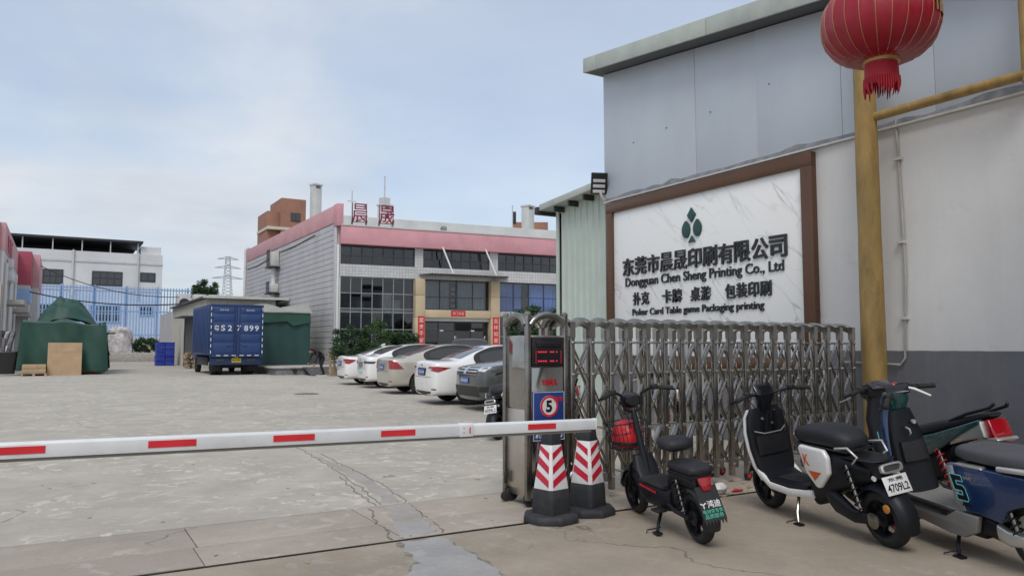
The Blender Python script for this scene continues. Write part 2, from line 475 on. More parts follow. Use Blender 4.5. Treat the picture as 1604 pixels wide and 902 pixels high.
concrete('yard', (.425, .395, .345), (.62, .585, .52), (.29, .255, .215), .75)
concrete('slab', (.415, .37, .31), (.55, .51, .445), (.28, .24, .2), .5, 31, warm=(.31, .25, .215))
concrete('apron', (.375, .322, .252), (.5, .455, .39), (.21, .18, .15), .4, 57, warm=(.33, .262, .205))
concrete('cement_old', (.375, .355, .325), (.47, .455, .43), (.25, .235, .21), .5, 17)
concrete('cement', (.37, .36, .35), (.46, .455, .445), (.26, .25, .235), .6, 11)
M('crack_dirt', (.22, .2, .175), .95, var=.4, scale=14, bump=.4)
M('dirt', (.07, .065, .058), .95, var=.3, scale=9, bump=.4)
M('kerb', (.4, .38, .35), .85, var=.2, scale=3, bump=.3)
painted_wall('wall_paint', (.68, .675, .66), (.15, .156, .172), 1.335)
M('sheet_grey', (.49, .54, .6), .42, .0, var=.04, scale=1.5, spec=.5, stretch=(1, 1, .6), dirt=.12, dirtcol=(.36, .38, .4))
M('fascia', (.42, .46, .42), .5, var=.12, scale=2, dirt=.4, dirtcol=(.2, .2, .18))
M('dark_steel', (.045, .045, .05), .5, .3)
M('flashing', (.2, .21, .22), .6, var=.35, scale=6)
M('sheet_green', (.46, .53, .48), .5, var=.07, scale=1.2, dirt=.2, dirtcol=(.3, .3, .27))
M('bronze', (.13, .07, .045), .27, .6, var=.1, scale=1.4)
marble('marble')
M('letter_black', (.012, .013, .017), .3)
M('letter_green', (.013, .06, .062), .3)
M('white_plastic', (.68, .68, .67), .4, var=.05)
M('yellow_paint', (.34, .22, .07), .5, var=.22, scale=9, stretch=(1, 1, .35), dirt=.85, dirtcol=(.12, .075, .03))
M('lantern_red', (.3, .004, .018), .36, var=.12, scale=10)
M('fringe_red', (.38, .005, .02), .6, var=.2, scale=30)
M('gold', (.5, .3, .13), .4, .4)
M('steel', (.35, .33, .3), .22, 1, var=.2, scale=8, pos=False)
M('steel_dark', (.29, .28, .26), .26, 1, var=.25, scale=6)
M('mirror_steel', (.36, .35, .335), .07, 1, var=.12, scale=3, bump=.04, bscale=3)
M('brushed_steel', (.54, .5, .45), .32, 1, var=.12, scale=5)
M('black_plastic', (.012, .012, .014), .45, var=.2, scale=20)
M('satin_black', (.008, .009, .013), .42, var=.15, spec=.28, scale=9, dirt=.3, dirtcol=(.022, .022, .022))
M('rubber', (.016, .016, .017), .8, var=.3, scale=25, bump=.2, dirt=.5, dirtcol=(.07, .065, .055))
M('seat_vinyl', (.011, .012, .016), .6, var=.12, scale=14, bump=.12, bscale=150)
M('seat_grey', (.07, .072, .08), .6, var=.12, scale=10, bump=.1, bscale=150)
M('cone_rubber', (.024, .026, .03), .75, var=.3, scale=12, bump=.25, dirt=.5, dirtcol=(.1, .095, .085))
M('cone_white', (.72, .72, .73), .45, var=.08, scale=12, dirt=.5, dirtcol=(.36, .35, .33))
M('cone_red', (.5, .012, .035), .4, var=.15, scale=14, dirt=.4, dirtcol=(.25, .05, .05))
M('arm_white', (.68, .7, .72), .35, var=.05, scale=9, coat=.1, dirt=.4, dirtcol=(.4, .39, .36))
M('arm_rubber', (.19, .18, .16), .7)
M('led_red', (.5, .01, .02), .4, emit=((1, .05, .1), .5))
M('screen_black', (.01, .01, .013), .18)
M('blue_enamel', (.012, .04, .19), .35)
M('sign_red', (.6, .02, .03), .35)
M('sign_white', (.66, .66, .65), .4, var=.1, scale=15)
M('white_gloss', (.74, .74, .73), .25, coat=.5, var=.03)
M('orange', (.6, .1, .02), .4)
M('blue_gloss', (.01, .032, .1), .25, coat=.6, var=.1)
M('teal_gloss', (.01, .06, .065), .22, coat=.7)
M('grey_plastic', (.2, .195, .185), .5, var=.1)
M('silver', (.55, .55, .53), .3, .7)
M('chrome', (.7, .7, .7), .1, 1)
M('red_lens', (.3, .005, .012), .12, coat=.6)
M('smoke_lens', (.05, .045, .05), .1, coat=.5)
M('amber', (.5, .2, .05), .3)
M('white_lens', (.62, .63, .66), .1, coat=.6)
M('cyan_print', (.18, .55, .6), .4)
M('green_print', (.05, .4, .28), .5)
M('car_white', (.8, .8, .79), .28, coat=1, var=.015)
M('car_champagne', (.5, .47, .41), .3, .35, coat=1, var=.02)
M('car_grey', (.085, .088, .092), .3, .4, coat=1, var=.02)
M('car_black', (.02, .02, .023), .25, coat=1)
M('car_glass', (.02, .022, .025), .06, coat=.3, spec=.9)
M('car_trim', (.02, .02, .02), .5)
M('plate_blue', (.04, .1, .35), .4)
M('plate_green', (.35, .6, .55), .4)
M('plate_yellow', (.6, .4, .02), .4)
M('truck_blue', (.018, .05, .16), .42, var=.12, scale=2, dirt=.3, dirtcol=(.06, .08, .12))
M('truck_blue_dark', (.014, .038, .115), .5, var=.15, scale=2)
M('pink_paint', (.6, .3, .34), .7, var=.1, scale=1.2, dirt=.35, dirtcol=(.4, .17, .2))
M('pink_pale', (.58, .32, .34), .75, var=.12, scale=.7, dirt=.5, dirtcol=(.45, .33, .34))
M('pink_maroon', (.38, .07, .11), .7, var=.1, scale=1.2)
M('cladding', (.5, .5, .51), .55, var=.1, scale=1.1, stretch=(1, 1, .4), dirt=.4, dirtcol=(.3, .3, .3))
tiled('tile_white', (.6, .6, .61), (.25, .25, .26), .18, .18)
M('beige_stone', (.52, .42, .28), .6, var=.1, scale=1.2)
M('alu', (.3, .32, .33), .4, .4)
M('window_dark_frame', (.05, .06, .075), .4, .3)
G_('glass_dark', (.62, .66, .68), .06)
G_('glass_blue', (.5, .66, .9), .08)
M('interior', (.09, .1, .1), .8)
M('interior_pale', (.5, .5, .5), .8)
M('curtain', (.45, .52, .56), .85, var=.12, scale=3)
M('curtain_blue', (.4, .48, .7), .85, var=.12, scale=3)
M('red_paper', (.55, .025, .025), .7, var=.15, scale=2)
M('roof_white', (.55, .56, .55), .7, var=.1, scale=1)
M('roof_letter', (.26, .01, .045), .5)
M('brick_brown', (.29, .145, .1), .85, var=.15, scale=.8)
M('cream', (.6, .55, .45), .8)
M('shed_wall', (.43, .43, .38), .6, var=.08, scale=.8, dirt=.25, dirtcol=(.3, .29, .25))
M('shed_roof', (.1, .105, .115), .6)
M('tarp_green', (.013, .06, .042), .55, var=.2, scale=1.2, bump=.25, bscale=5)
M('tarp_dark', (.014, .055, .05), .5, var=.2, scale=1.2, bump=.25, bscale=5)
M('tarp_pale', (.3, .31, .28), .7, var=.15)
M('cardboard', (.42, .29, .18), .85, var=.12, scale=2)
M('wood', (.4, .29, .18), .85, var=.25, scale=3)
M('crate_blue', (.025, .05, .36), .45, var=.15)
M('plastic_wrap', (.5, .47, .47), .35, var=.35, scale=3, dirt=.5, dirtcol=(.2, .18, .18))
M('scrap', (.18, .17, .18), .6, .3, var=.5, scale=5)
M('paint_white', (.63, .65, .66), .8, var=.08, scale=.4, dirt=.3, dirtcol=(.45, .46, .47))
M('paint_paleblue', (.5, .6, .75), .8, var=.1, scale=.5)
M('fence_blue', (.28, .43, .68), .45)
M('bark', (.09, .07, .05), .9, var=.3, scale=8)
M('leaf_dark', (.024, .06, .018), .6, var=.45, scale=1.7)
M('leaf_mid', (.045, .095, .026), .6, var=.4, scale=1.7)
M('clothes_dark', (.018, .018, .026), .85)
M('skin', (.35, .2, .14), .6)
M('hair', (.01, .009, .008), .7)
M('cloth_grey', (.11, .11, .115), .85)
M('cable', (.02, .02, .02), .6)
M('pylon', (.5, .53, .56), .6)  # distance haze on the far pylon is put into this pale tone
M('conduit', (.55, .55, .53), .5)
# ================================================================ ground
struct(MB().box(-900, 900, -900, 900, -.3, -.03).build('ground', 'dirt'))
struct(MB().box(-70, 110, 6.48, 150, -.03, 0).build('yard', 'yard', bevel=.006))
struct(MB().box(-70, 110, -60, 5.235, -.03, 0).build('driveway', 'apron', bevel=.006))
pav = struct(MB().box(-70, 110, 5.29, 6.47, -.028, -.012).build('pavement_strip', 'dirt'))
for r_, (ya, yb) in enumerate(((5.30, 5.80), (5.81, 6.465))):
    xs = [-14, -6.5, -2.6, .86 + .03 * r_, 2.22, 5.1 - .5 * r_, 7.6, 10.4, 18]
    for a, b_ in zip(xs, xs[1:]):
        o = MB().box(a + .003, b_ - .003, ya, yb, -.012, 0 + random.uniform(-.004, .001)).build('slab', 'slab', pav, bevel=.004)
struct(MB().box(-70, 110, 5.26, 5.267, -.03, .004).build('gate_track', 'steel_dark'))

def blob(poly, z, h, mat_, name, jit=.03, n=6):
    out = []
    for i, (x, y) in enumerate(poly):
        x2, y2 = poly[(i + 1) % len(poly)]
        for k in range(n):
            t = k / n
            out.append((x + (x2 - x) * t + random.uniform(-jit, jit), y + (y2 - y) * t + random.uniform(-jit, jit)))
    if name == 'cement_patch' and mat_ == 'cement' and poly[0][1] < 5.3:
        cxx = sum(p[0] for p in poly) / len(poly); cyy = sum(p[1] for p in poly) / len(poly)
        blob([(cxx + (x - cxx) * 1.06 + .012 * (1 if x > cxx else -1), cyy + (y - cyy) * 1.015) for x, y in poly], -.002, h * .6, 'crack_dirt', 'crack_edge', jit * 1.1, n)
    mb = MB()
    cx = sum(p[0] for p in out) / len(out); cy = sum(p[1] for p in out) / len(out)
    mb.add([(x, y, z) for x, y in out] + [(cx + (x - cx) * .97, cy + (y - cy) * .97, z + h) for x, y in out],
           [(i, (i + 1) % len(out), len(out) + (i + 1) % len(out), len(out) + i) for i in range(len(out))])
    mb.add([(cx + (x - cx) * .97, cy + (y - cy) * .97, z + h) for x, y in out], [tuple(range(len(out)))])
    return struct(mb.build(name, mat_))
blob([(2.13, 5.2), (2.47, 5.21), (2.45, 4.7), (2.38, 4.17), (2.32, 3.4), (1.62, 3.3), (1.86, 4.4), (2.06, 4.7)], -.002, .009, 'cement', 'cement_patch')
blob([(2.2, 5.33), (2.5, 5.34), (2.58, 5.76), (2.3, 5.77)], -.002, .008, 'cement', 'cement_patch', .02)
blob([(2.36, 5.84), (2.6, 5.84), (2.68, 6.1), (2.42, 6.12)], -.002, .007, 'cement_old', 'cement_patch', .015)
blob([(2.46, 6.16), (2.68, 6.15), (2.74, 6.44), (2.5, 6.43)], -.002, .007, 'cement_old', 'cement_patch', .015)
blob([(2.55, 6.52), (2.72, 6.5), (2.84, 7.5), (2.9, 8.6), (2.92, 9.6), (2.84, 9.7), (2.8, 8.4), (2.7, 7.5)], -.002, .005, 'cement_old', 'cement_patch', .03)

def crack(pts, w, name='ground_crack'):
    # ragged dark fissure lying on the concrete
    fine = []
    for (x, y), (x2, y2) in zip(pts, pts[1:]):
        n = max(2, int(math.hypot(x2 - x, y2 - y) / .07))
        fine += [(x + (x2 - x) * k / n + random.uniform(-.02, .02), y + (y2 - y) * k / n) for k in range(n)]
    w *= .6
    mb = MB(); mb.loft([[(x - w * random.uniform(.2, 1), y, -.002), (x + w * random.uniform(.2, 1), y, -.002), (x + w * .3, y, .0035 + .003), (x - w * .3, y, .0035 + .003)] for x, y in fine])
    struct(mb.build(name, 'crack_dirt'))
crack([(2.74, 6.5), (2.88, 7.6), (2.93, 8.8), (2.98, 10.0)], .012)
crack([(2.5, 6.5), (2.62, 7.4), (2.74, 8.5), (2.84, 9.8), (2.9, 10.8)], .014)
crack([(2.44, 6.5), (2.52, 7.3), (2.66, 8.2)], .02)
crack([(2.2, 5.84), (2.3, 6.2), (2.38, 6.46)], .014)
crack([(2.63, 5.84), (2.7, 6.2), (2.75, 6.46)], .008)
crack([(2.12, 5.31), (2.2, 5.6), (2.25, 5.79)], .016)
crack([(2.54, 5.31), (2.6, 5.6), (2.62, 5.79)], .008)

mh = tag(MB().lathe([(.36, .001), (.36, .008), (.34, .012)], 28).build('manhole_cover', 'steel_dark', smooth=30), 'round dark manhole cover in the yard right of the blue truck', 'manhole')
mh.location = (6.34, 22.62, 0)

# ================================================================ warehouse on the right
W = 8.6
wh = thing('warehouse', 'grey sheet clad warehouse with white painted lower wall beside the gate', 'building', (W, 11.2, 0))
def wloc(mb, name, m, **k):
    o = mb.build(name, m, wh, **k); o.location = (-W, -11.2, 0); return o
wloc(MB().box(W, W + .22, -9, 11.2, 0, 4.03), 'wall', 'wall_paint')
wloc(MB().box(W + .02, W + 12, 11.0, 11.18, 0, 6.3), 'wall', 'sheet_grey')
zt = lambda y: 6.42 - .127 * (11.2 - y)
ys = [11.2, 8.83, 7.58, 6.2, 4.98, 3.6, 2.2, .8, -.6, -2, -3.4, -4.8, -6.2, -7.6, -9]
for a, b_ in zip(ys, ys[1:]):
    mb = MB(); dx = random.uniform(-.006, .006)
    n = 6
    mb.loft([[(W - .02 + dx, y, 4.05), (W - .03 + dx, y, zt(y)), (W + .05, y, zt(y)), (W + .05, y, 4.05)]
             for y in (a - .002, b_ + .002)])
    wloc(mb, 'sheet_panel', 'sheet_grey', bevel=.003)
for (y, z) in ((10.35, 4.95), (9.95, 4.95), (9.5, 5.0), (9.12, 5.0), (8.5, 5.0), (7.95, 5.1), (7.35, 5.1), (6.75, 4.9))[::2]:
    wloc(MB().lathe([(.011, 0), (.009, .008)], 8, MX.Translation((W - .03, y, z)) @ rotm(R(-90), 'Y')), 'screw', 'dark_steel')
mb = MB()
pts = []
for i in range(90):
    y = 11.2 - i * .225
    h = .02 + .06 * abs(math.sin(i * .23)) * random.random() + .035 * random.random()
    pts.append((y, 4.04 + h))
mb.loft([[(W - .045, y, 4.02), (W - .045 + .02, y, z), (W + .03, y, z), (W + .03, y, 4.02)] for y, z in pts])
wloc(mb, 'flashing', 'flashing')
wloc(MB().box(W - .06, W + .02, -9, 11.2, 4.0, 4.025), 'drip_edge', 'conduit', bevel=.004)
# mono-pitch roof with overhang
mb = MB()
mb.loft([[(W - .36, y, zt(y) + .02), (W + 12, y, zt(y) + .02), (W + 12, y, zt(y) + .26), (W - .36, y, zt(y) + .26)] for y in (11.27, -9.4)])
wloc(mb, 'roof', 'shed_roof')
for a, b_ in ((11.29, 10.95), (10.945, 8.2), (8.19, 5.0), (4.99, 1.5), (1.49, -9.4)):
    mb = MB()
    mb.loft([[(W - .4, y, zt(y)), (W - .365, y, zt(y)), (W - .365, y, zt(y) + .27), (W - .4, y, zt(y) + .27)] for y in (a, b_)])
    wloc(mb, 'fascia', 'fascia', bevel=.008)
wloc(MB().loft([[(W - .4, y, zt(y)), (W + 6, y, zt(y)), (W + 6, y, zt(y) + .27), (W - .4, y, zt(y) + .27)] for y in (11.33, 11.295)]), 'fascia', 'fascia', bevel=.006)
# unseen lean-to canopy, added above the frame to shade scooters and right wall
ec = thing('shade_canopy', 'grey metal lean-to canopy on the warehouse wall over the scooter parking', 'canopy', (W, -.6, 5.0))
mb = MB(); prof = []
for i in range(26):
    y = -3.2 + i * .25; prof += [(y, 0), (y + .19, 0), (y + .21, .03), (y + .24, .03)]
mb.loft([[(x, y, z + .06 * x) for y, z in prof] for x in (-3.3, -.03)], cap=False, closed=False); mb.build('roof_sheet', 'shed_roof', ec)
for y in (-3.1, -1, 1.1, 3.1): MB().bar((-.03, y, -.06), (-3.3, y, -.26), .06, .1).build('rafter', 'dark_steel', ec); MB().bar((-.03, y, -.9), (-2.2, y, -.2), .05, .05).build('brace', 'dark_steel', ec)
# small conduit down the wall
cd = MB().tube([(W - .03, 5.47, 4.1), (W - .03, 5.44, 3.2), (W - .03, 5.42, 2.3), (W - .035, 5.46, 1.25), (W - .035, 5.52, 1.17), (W - .035, 6.3, 1.19)], .014, 8).build('conduit_pipe', 'kerb', smooth=40)
tag(cd, 'thin pale conduit pipe running down the white wall right of the yellow pole', 'pipe')
for z in (3.6, 2.6, 1.7):
    MB().box(W - .06, W - .001, 5.41, 5.5, z, z + .03).build('clip', 'conduit', cd)

# annex in green corrugated sheet behind
an = thing('annex_shed', 'pale green corrugated metal annex beside the black floodlight', 'building', (8.75, 11.25, 0))
mb = MB()
prof = []
y = 0.0
k = 0
while y < 1.66:
    prof += [(0.0, y), (0.0, y + .12), (-.025, y + .14), (-.025, y + .18)]
    y += .2; k += 1
mb.loft([[(x, yy, .0) for x, yy in prof], [(x, yy, 4.35 - .07 * yy) for x, yy in prof]], cap=False, closed=False)
mb.build('corrugated_wall', 'sheet_green', an)
MB().box(.0, 8, 1.62, 1.7, 0, 4.1).build('end_wall', 'sheet_green', an)
MB().box(-.03, .03, 1.68, 1.74, 0, 4.15).build('corner_trim', 'sheet_green', an)
mb = MB(); mb.loft([[(-.3, y, 4.31 - .07 * y), (6, y, 4.31 - .07 * y), (6, y, 4.44 - .07 * y), (-.3, y, 4.44 - .07 * y)] for y in (0.0, 2.0)])
mb.build('roof', 'fascia', an, bevel=.01)
MB().box(-.34, 6, 2.01, 2.13, 4.1, 4.26).build('gutter', 'dark_steel', an, bevel=.02)
for y in (.5, 1.0, 1.5):
    MB().box(-.24, .01, y, y + .05, 4.2 - .07 * y, 4.3 - .07 * y).build('rafter', 'dark_steel', an)

# floodlight on the corner
fl = thing('floodlight', 'black led floodlight on a bracket at the warehouse corner', 'light', (8.52, 11.2, 4.08))
MB().tube([(.08, 0, -.04), (-.02, -.02, .03), (-.06, -.02, .14)], .025, 8).build('bracket', 'conduit', fl, smooth=40)
Tf = frame((-.08, -.02, .26), (.55, -.83, 0), (-.45, -.3, -.84), (-.7, -.46, .54))
Tf = MX.Translation((-.08, -.02, .28)) @ rotm(R(-31)) @ rotm(R(-62), 'X') @ rotm(R(8), 'Y')
MB().box(-.15, .15, -.03, .03, -.2, .2, Tf @ rotm(R(90), 'X')).build('housing', 'black_plastic', fl, bevel=.012)
for i in range(3):
    MB().box(-.11, .11, -.06 + i * .1 - .03, -.06 + i * .1 + .03, -.04, -.03, Tf).build('lens', 'white_lens', fl, bevel=.006)

# ================================================================ sign board
sg = thing('company_sign', 'white marble company sign with bronze frame and black lettering on the warehouse wall', 'sign', (W, 8.85, 0))
def sloc(mb, name, m, **k):
    o = mb.build(name, m, sg, **k); o.location = (-W, -8.85, 0); return o
SX = W - .055
ya, yb, za_, zb_, fw = 6.63, 11.08, 1.05, 3.965, .185
for i, (a, b_) in enumerate(((yb - fw, ya + fw),)):
    sloc(MB().box(SX, W - .001, b_ + .002, a - .002, za_ + fw, zb_ - fw), 'marble_panel', 'marble', bevel=.002)
sloc(MB().box(SX - .045, W - .002, ya, yb, zb_ - fw, zb_), 'frame_rail', 'bronze', bevel=.006)
sloc(MB().box(SX - .045, W - .002, ya, yb, za_, za_ + fw), 'frame_rail', 'bronze', bevel=.006)
sloc(MB().box(SX - .045, W - .002, ya, ya + fw, za_ + fw, zb_ - fw), 'frame_stile', 'bronze', bevel=.006)
sloc(MB().box(SX - .045, W - .002, yb - fw, yb, za_ + fw, zb_ - fw), 'frame_stile', 'bronze', bevel=.006)
def sT(y, z):   # text plane: x -> -Y world, y -> Z, normal -> -X
    return frame((SX - .001 - W, y - 8.85, z), (0, -1, 0), (0, 0, 1), (-1, 0, 0))
def words(body, parent, T, **k):
    # one raised part per word: cut the line at its widest gaps
    me = text_mesh(body, **k); bm = bmesh.new(); bm.from_mesh(me)
    isl = sorted(((min(v.co.x for f in i for v in f.verts), max(v.co.x for f in i for v in f.verts), i) for i in islands(bm)), key=lambda q: q[0])
    reach = isl[0][1]; gaps = []
    for q in isl[1:]:
        if q[0] > reach: gaps.append((q[0] - reach, q[0] - 1e-4))
        reach = max(reach, q[1])
    cuts = sorted(g[1] for g in sorted(gaps)[-(len(body.split()) - 1):])
    grp = {}
    for q in isl: grp.setdefault(sum(q[0] > c for c in cuts), []).extend(q[2])
    for fs in grp.values():
        b2 = bmesh.new(); mp_ = {}
        for f in fs:
            vv = []
            for v in f.verts:
                if v.index not in mp_: mp_[v.index] = b2.verts.new(T @ v.co)
                vv.append(mp_[v.index])
            try: b2.faces.new(vv)
            except ValueError: pass
        m2 = bpy.data.meshes.new('word'); b2.to_mesh(m2); b2.free(); m2.materials.append(MT['letter_black']); link('word', m2, parent)
    bm.free()
s1 = '东莞市晨晟印刷有限公司'
y0, y1 = 10.64, 7.07
cw = (y0 - y1) / len(s1)
for i, ch in enumerate(s1):
    text('character', ch, 'letter_black', sg, sT(y0 - cw * (i + .5), 2.765), w=cw * .93, h=.31, depth=.03, bold=.018 if ch not in '晨晟' else .0)
words('Dongguan Chen Sheng Printing Co., Ltd', sg, sT((10.58 + 7.13) / 2, 2.475), w=3.42, h=.2, depth=.02, bold=.01)
for body, a, b_ in (('扑克', 10.37, 9.94), ('卡牌', 9.63, 9.15), ('桌游', 8.97, 8.52), ('包装印刷', 8.24, 7.36)):
    c = (a - b_) / len(body)
    for i, ch in enumerate(body):
        text('character', ch, 'letter_black', sg, sT(a - c * (i + .5), 2.2), w=c * .92, h=.22, depth=.025, bold=.02)
words('Poker Card Table game Packaging printing', sg, sT((10.39 + 7.50) / 2, 1.955), w=2.88, h=.15, depth=.02, bold=.01)
# poker-suit emblem: a diamond over two drops and a foot
def emblem(poly):
    mb = MB(); mb.prism(poly, 0, .025, 'xy', sT(8.91, 3.29)); mb.build('emblem', 'letter_green', sg, bevel=.003)
emblem([(0, .28), (.095, .16), (0, .04), (-.095, .16)])
for sx in (-1, 1):
    emblem([(sx * .125 + .092 * cos(2 * pi * k / 22) * (1 if sin(2 * pi * k / 22) < 0 else 1 - .5 * sin(2 * pi * k / 22) ** 2), -.055 + .138 * sin(2 * pi * k / 22)) for k in range(22)])
emblem([(0, -.165), (.08, -.27), (-.08, -.27)])
# ================================================================ yellow pole frame with lantern
fr_ = thing('yellow_pole', 'tall yellow painted pole with side bar beside the white wall', 'pole', (8.33, 5.7, 0))
mb = MB(); rr = []
for i in range(15):
    rr.append(.143 - .002 * i + random.uniform(-.003, .003))
mb.tube([(0, 0, z * .46) for z in range(15)], rr, 20)
mb.build('post', 'yellow_paint', fr_, smooth=50)
MB().tube([(.02, -.1, 4.13), (.02, -1.85, 4.13)], .055, 14).build('side_bar', 'yellow_paint', fr_, smooth=50)
MB().tube([(.02, -1.8, 4.05), (.02, -1.8, 6.4)], .05, 14).build('riser', 'yellow_paint', fr_, smooth=50)
MB().tube([(.27, -1.8, 4.13), (0, -1.8, 4.13)], .04, 10).build('wall_bracket', 'yellow_paint', fr_, smooth=50)
MB().tube([(0, 0, 5.75), (-1.38, -1.14, 5.75)], .04, 12).build('lantern_arm', 'yellow_paint', fr_, smooth=50)

ln = thing('lantern', 'big red lantern with gold ribs and red tassel hanging by the yellow pole', 'lantern', (6.99, 4.59, 4.615))
Rl, Hl, NR = .555, .39, 24
mb = MB()
prof = []
rings = []
for i in range(17):
    t = -pi / 2 + pi * i / 16
    z = Hl * sin(t); r0 = .155 + (Rl - .155) * (cos(t) ** .8 if cos(t) > 0 else 0)
    ring = []
    for k in range(NR * 4):
        a = 2 * pi * k / (NR * 4)
        ring.append((r0 * (1 - .022 * abs(sin(a * NR / 2)) * cos(t)) * cos(a), r0 * (1 - .022 * abs(sin(a * NR / 2)) * cos(t)) * sin(a), z))
    rings.append(ring)
mb.loft(rings).build('shade', 'lantern_red', ln, smooth=60)
for k in range(NR):
    a = 2 * pi * k / NR
    pts = []
    for i in range(13):
        t = -pi / 2 + pi * i / 12
        r0 = .155 + (Rl - .155) * (max(0, cos(t)) ** .8) + .002
        pts.append((r0 * cos(a), r0 * sin(a), Hl * sin(t)))
    MB().tube(pts, .003, 5).build('rib', 'gold', ln, smooth=60)
for z in (-Hl - .01, Hl + .01):
    MB().lathe([(.15, z - .025), (.172, z - .02), (.175, z + .02), (.15, z + .025)], 28).build('collar', 'gold', ln, smooth=40)
mb = MB(); rings = []
for z, r in ((-.41, .15), (-.48, .157), (-.56, .16), (-.585, .162)):
    rings.append([(r * cos(2 * pi * k / 40), r * sin(2 * pi * k / 40), z) for k in range(40)])
mb.loft(rings, cap=False)
mb.build('tassel_skirt', 'fringe_red', ln, smooth=60)
mb = MB()
for k in range(46):
    a = 2 * pi * k / 46; r = .161; l = random.uniform(.05, .16)
    mb.tube([(r * cos(a), r * sin(a), -.57), (r * cos(a) * 1.02, r * sin(a) * 1.02, -.6 - l * .5), (r * cos(a + .03) * random.uniform(.9, 1.05), r * sin(a + .03), -.6 - l)], [.011, .01, .004], 5)
struct(mb.build('fringe', 'fringe_red', ln, smooth=50), 'stuff')
MB().tube([(0, 0, Hl), (0, 0, 1.12)], .008, 6).build('hanging_cord', 'gold', ln)
# gold character on the shade's far side of view
ga = math.atan2(-.45, .85)
ga = R(-75)
rr_ = Rl * 1.0
tm = text_mesh('福', h=.3, depth=.004, bold=.02)
for v in tm.vertices:
    a = ga + v.co.x / Rl; zz_ = v.co.y + .1
    t = math.asin(max(-1, min(1, zz_ / Hl)))
    r0 = .155 + (Rl - .155) * (max(0, cos(t)) ** .8) + .002 + v.co.z
    v.co = (r0 * cos(a), r0 * sin(a), zz_)
tm.materials.clear(); tm.materials.append(MT['gold'])
link('gold_character', tm, ln)

# ================================================================ retractable gate
gt = thing('retractable_gate', 'stainless steel retractable folding gate with mirror drive cabinet across the entrance', 'gate', (3.52, 5.72, 0))
GY0, GY1 = .03, .40         # front / back post line (local y)
px = [.49 + .2215 * i for i in range(19)]
def ring_arch(x, y0, y1, z0, h, w, axis='y'):
    """flat arched band between two posts"""
    pts = []
    for i in range(9):
        t = i / 8
        yy = y0 + (y1 - y0) * t
        pts.append((yy, z0 + h * sin(pi * t) ** .8 if 0 < t < 1 else z0))
    return pts
post_m = MB().box(-.026, .026, -.026, .026, .07, 1.55).mesh('post', 'steel', bevel=.008)
arch = MB()
ap = ring_arch(0, 0, GY1 - GY0, 1.55, .055, 0)
rings = []
for (yy, zz_) in ap:
    rings.append([(-.027, yy, zz_ - .03), (.027, yy, zz_ - .03), (.027, yy, zz_ + .035), (.014, yy, zz_ + .052), (-.014, yy, zz_ + .052), (-.027, yy, zz_ + .035)])
arch.loft(rings)
arch.box(-.0285, .0285, -.0285, .0285, 1.46, 1.605); arch.box(-.0285, .0285, GY1 - GY0 - .0285, GY1 - GY0 + .0285, 1.46, 1.605)
arch_m = arch.mesh('arch_cap', 'steel', smooth=35)
rod_m = {}
rod = MB().tube([(0, 0, 0), (0, GY1 - GY0, 0)], .011, 8).mesh('cross_rod', 'steel', smooth=50)
bolt = MB().lathe([(.02, 0), (.018, .014), (.006, .018)], 8, rotm(R(90), 'X')).mesh('bolt', 'chrome', smooth=30)
caster = MB().lathe([(.02, -.018), (.045, -.016), (.05, 0), (.045, .016), (.02, .018)], 18, rotm(R(90), 'X')).mesh('caster', 'rubber', smooth=40)
casthub = MB().lathe([(.026, -.02), (.024, .02)], 14, rotm(R(90), 'X')).mesh('caster_hub', 'sign_red')
for i, x in enumerate(px):
    link('post', post_m, gt, (x, GY0, 0)); link('post', post_m, gt, (x, GY1, 0))
    link('arch_cap', arch_m, gt, (x, GY0, 0))
    for z in (1.42, 1.13, .62, .2):
        link('cross_rod', rod, gt, (x + .012, GY0, z))
        link('bolt', bolt, gt, (x, GY0 - .024, z))
    if i % 3 == 1 or i == 18:
        for yy in (GY0 - .0, GY1):
            c = link('caster', caster, gt, (x + .01, yy, .05)); link('caster_hub', casthub, c)
bars = {}
def sbar(a, b_):
    key = (round(b_[2] - a[2], 3), round(b_[0] - a[0], 3))
    if key not in bars:
        bars[key] = MB().bar((0, 0, 0), V(b_) - V(a), .012, .034, up=(0, 1, 0)).mesh('scissor_bar', 'steel', bevel=.003)
    link('scissor_bar', bars[key], gt, a)
for i in range(18):
    for yy, o_ in ((GY0 + .045, 0), (GY1 - .06, 0)):
        for z0, z1 in ((.2, .64), (.62, 1.06), (1.0, 1.42)):
            sbar((px[i], yy, z0), (px[i + 1], yy, z1))
            sbar((px[i], yy + .014, z1), (px[i + 1], yy + .014, z0))
# a flat end bar tying the gate to the wall side
MB().bar((px[-1], .2, 1.13), (4.68, .2, 1.13), .02, .03).build('end_stay', 'steel', gt)

# drive cabinet
CX0, CX1, CY0, CY1 = 0.0, .43, .0, .42
cb = MB().box(CX0 + .03, CX1 - .03, CY0 + .02, CY1 - .02, .075, 1.48).build('drive_cabinet', 'brushed_steel', gt, bevel=.01)
for x in (CX0 + .02, CX1 - .02):
    for y in (CY0 + .02, CY1 - .02):
        MB().box(x - .024, x + .024, y - .024, y + .024, .06, 1.66).build('corner_post', 'steel_dark', cb, bevel=.01)
        MB().lathe([(.03, 1.655), (.031, 1.675), (.012, 1.69)], 12, MX.Translation((x, y, 0))).build('post_cap', 'steel', cb, smooth=40)
def cab_arch(p0, p1):
    p0, p1 = V(p0), V(p1); pts = []
    for i in range(13):
        t = i / 12
        p = p0.lerp(p1, t); p.z = 1.575 + .085 * sin(pi * t) ** .7 if 0 < t < 1 else 1.57
        pts.append(p)
    MB().tube(pts, .03, 8).build('arch', 'steel_dark', cb, smooth=50)
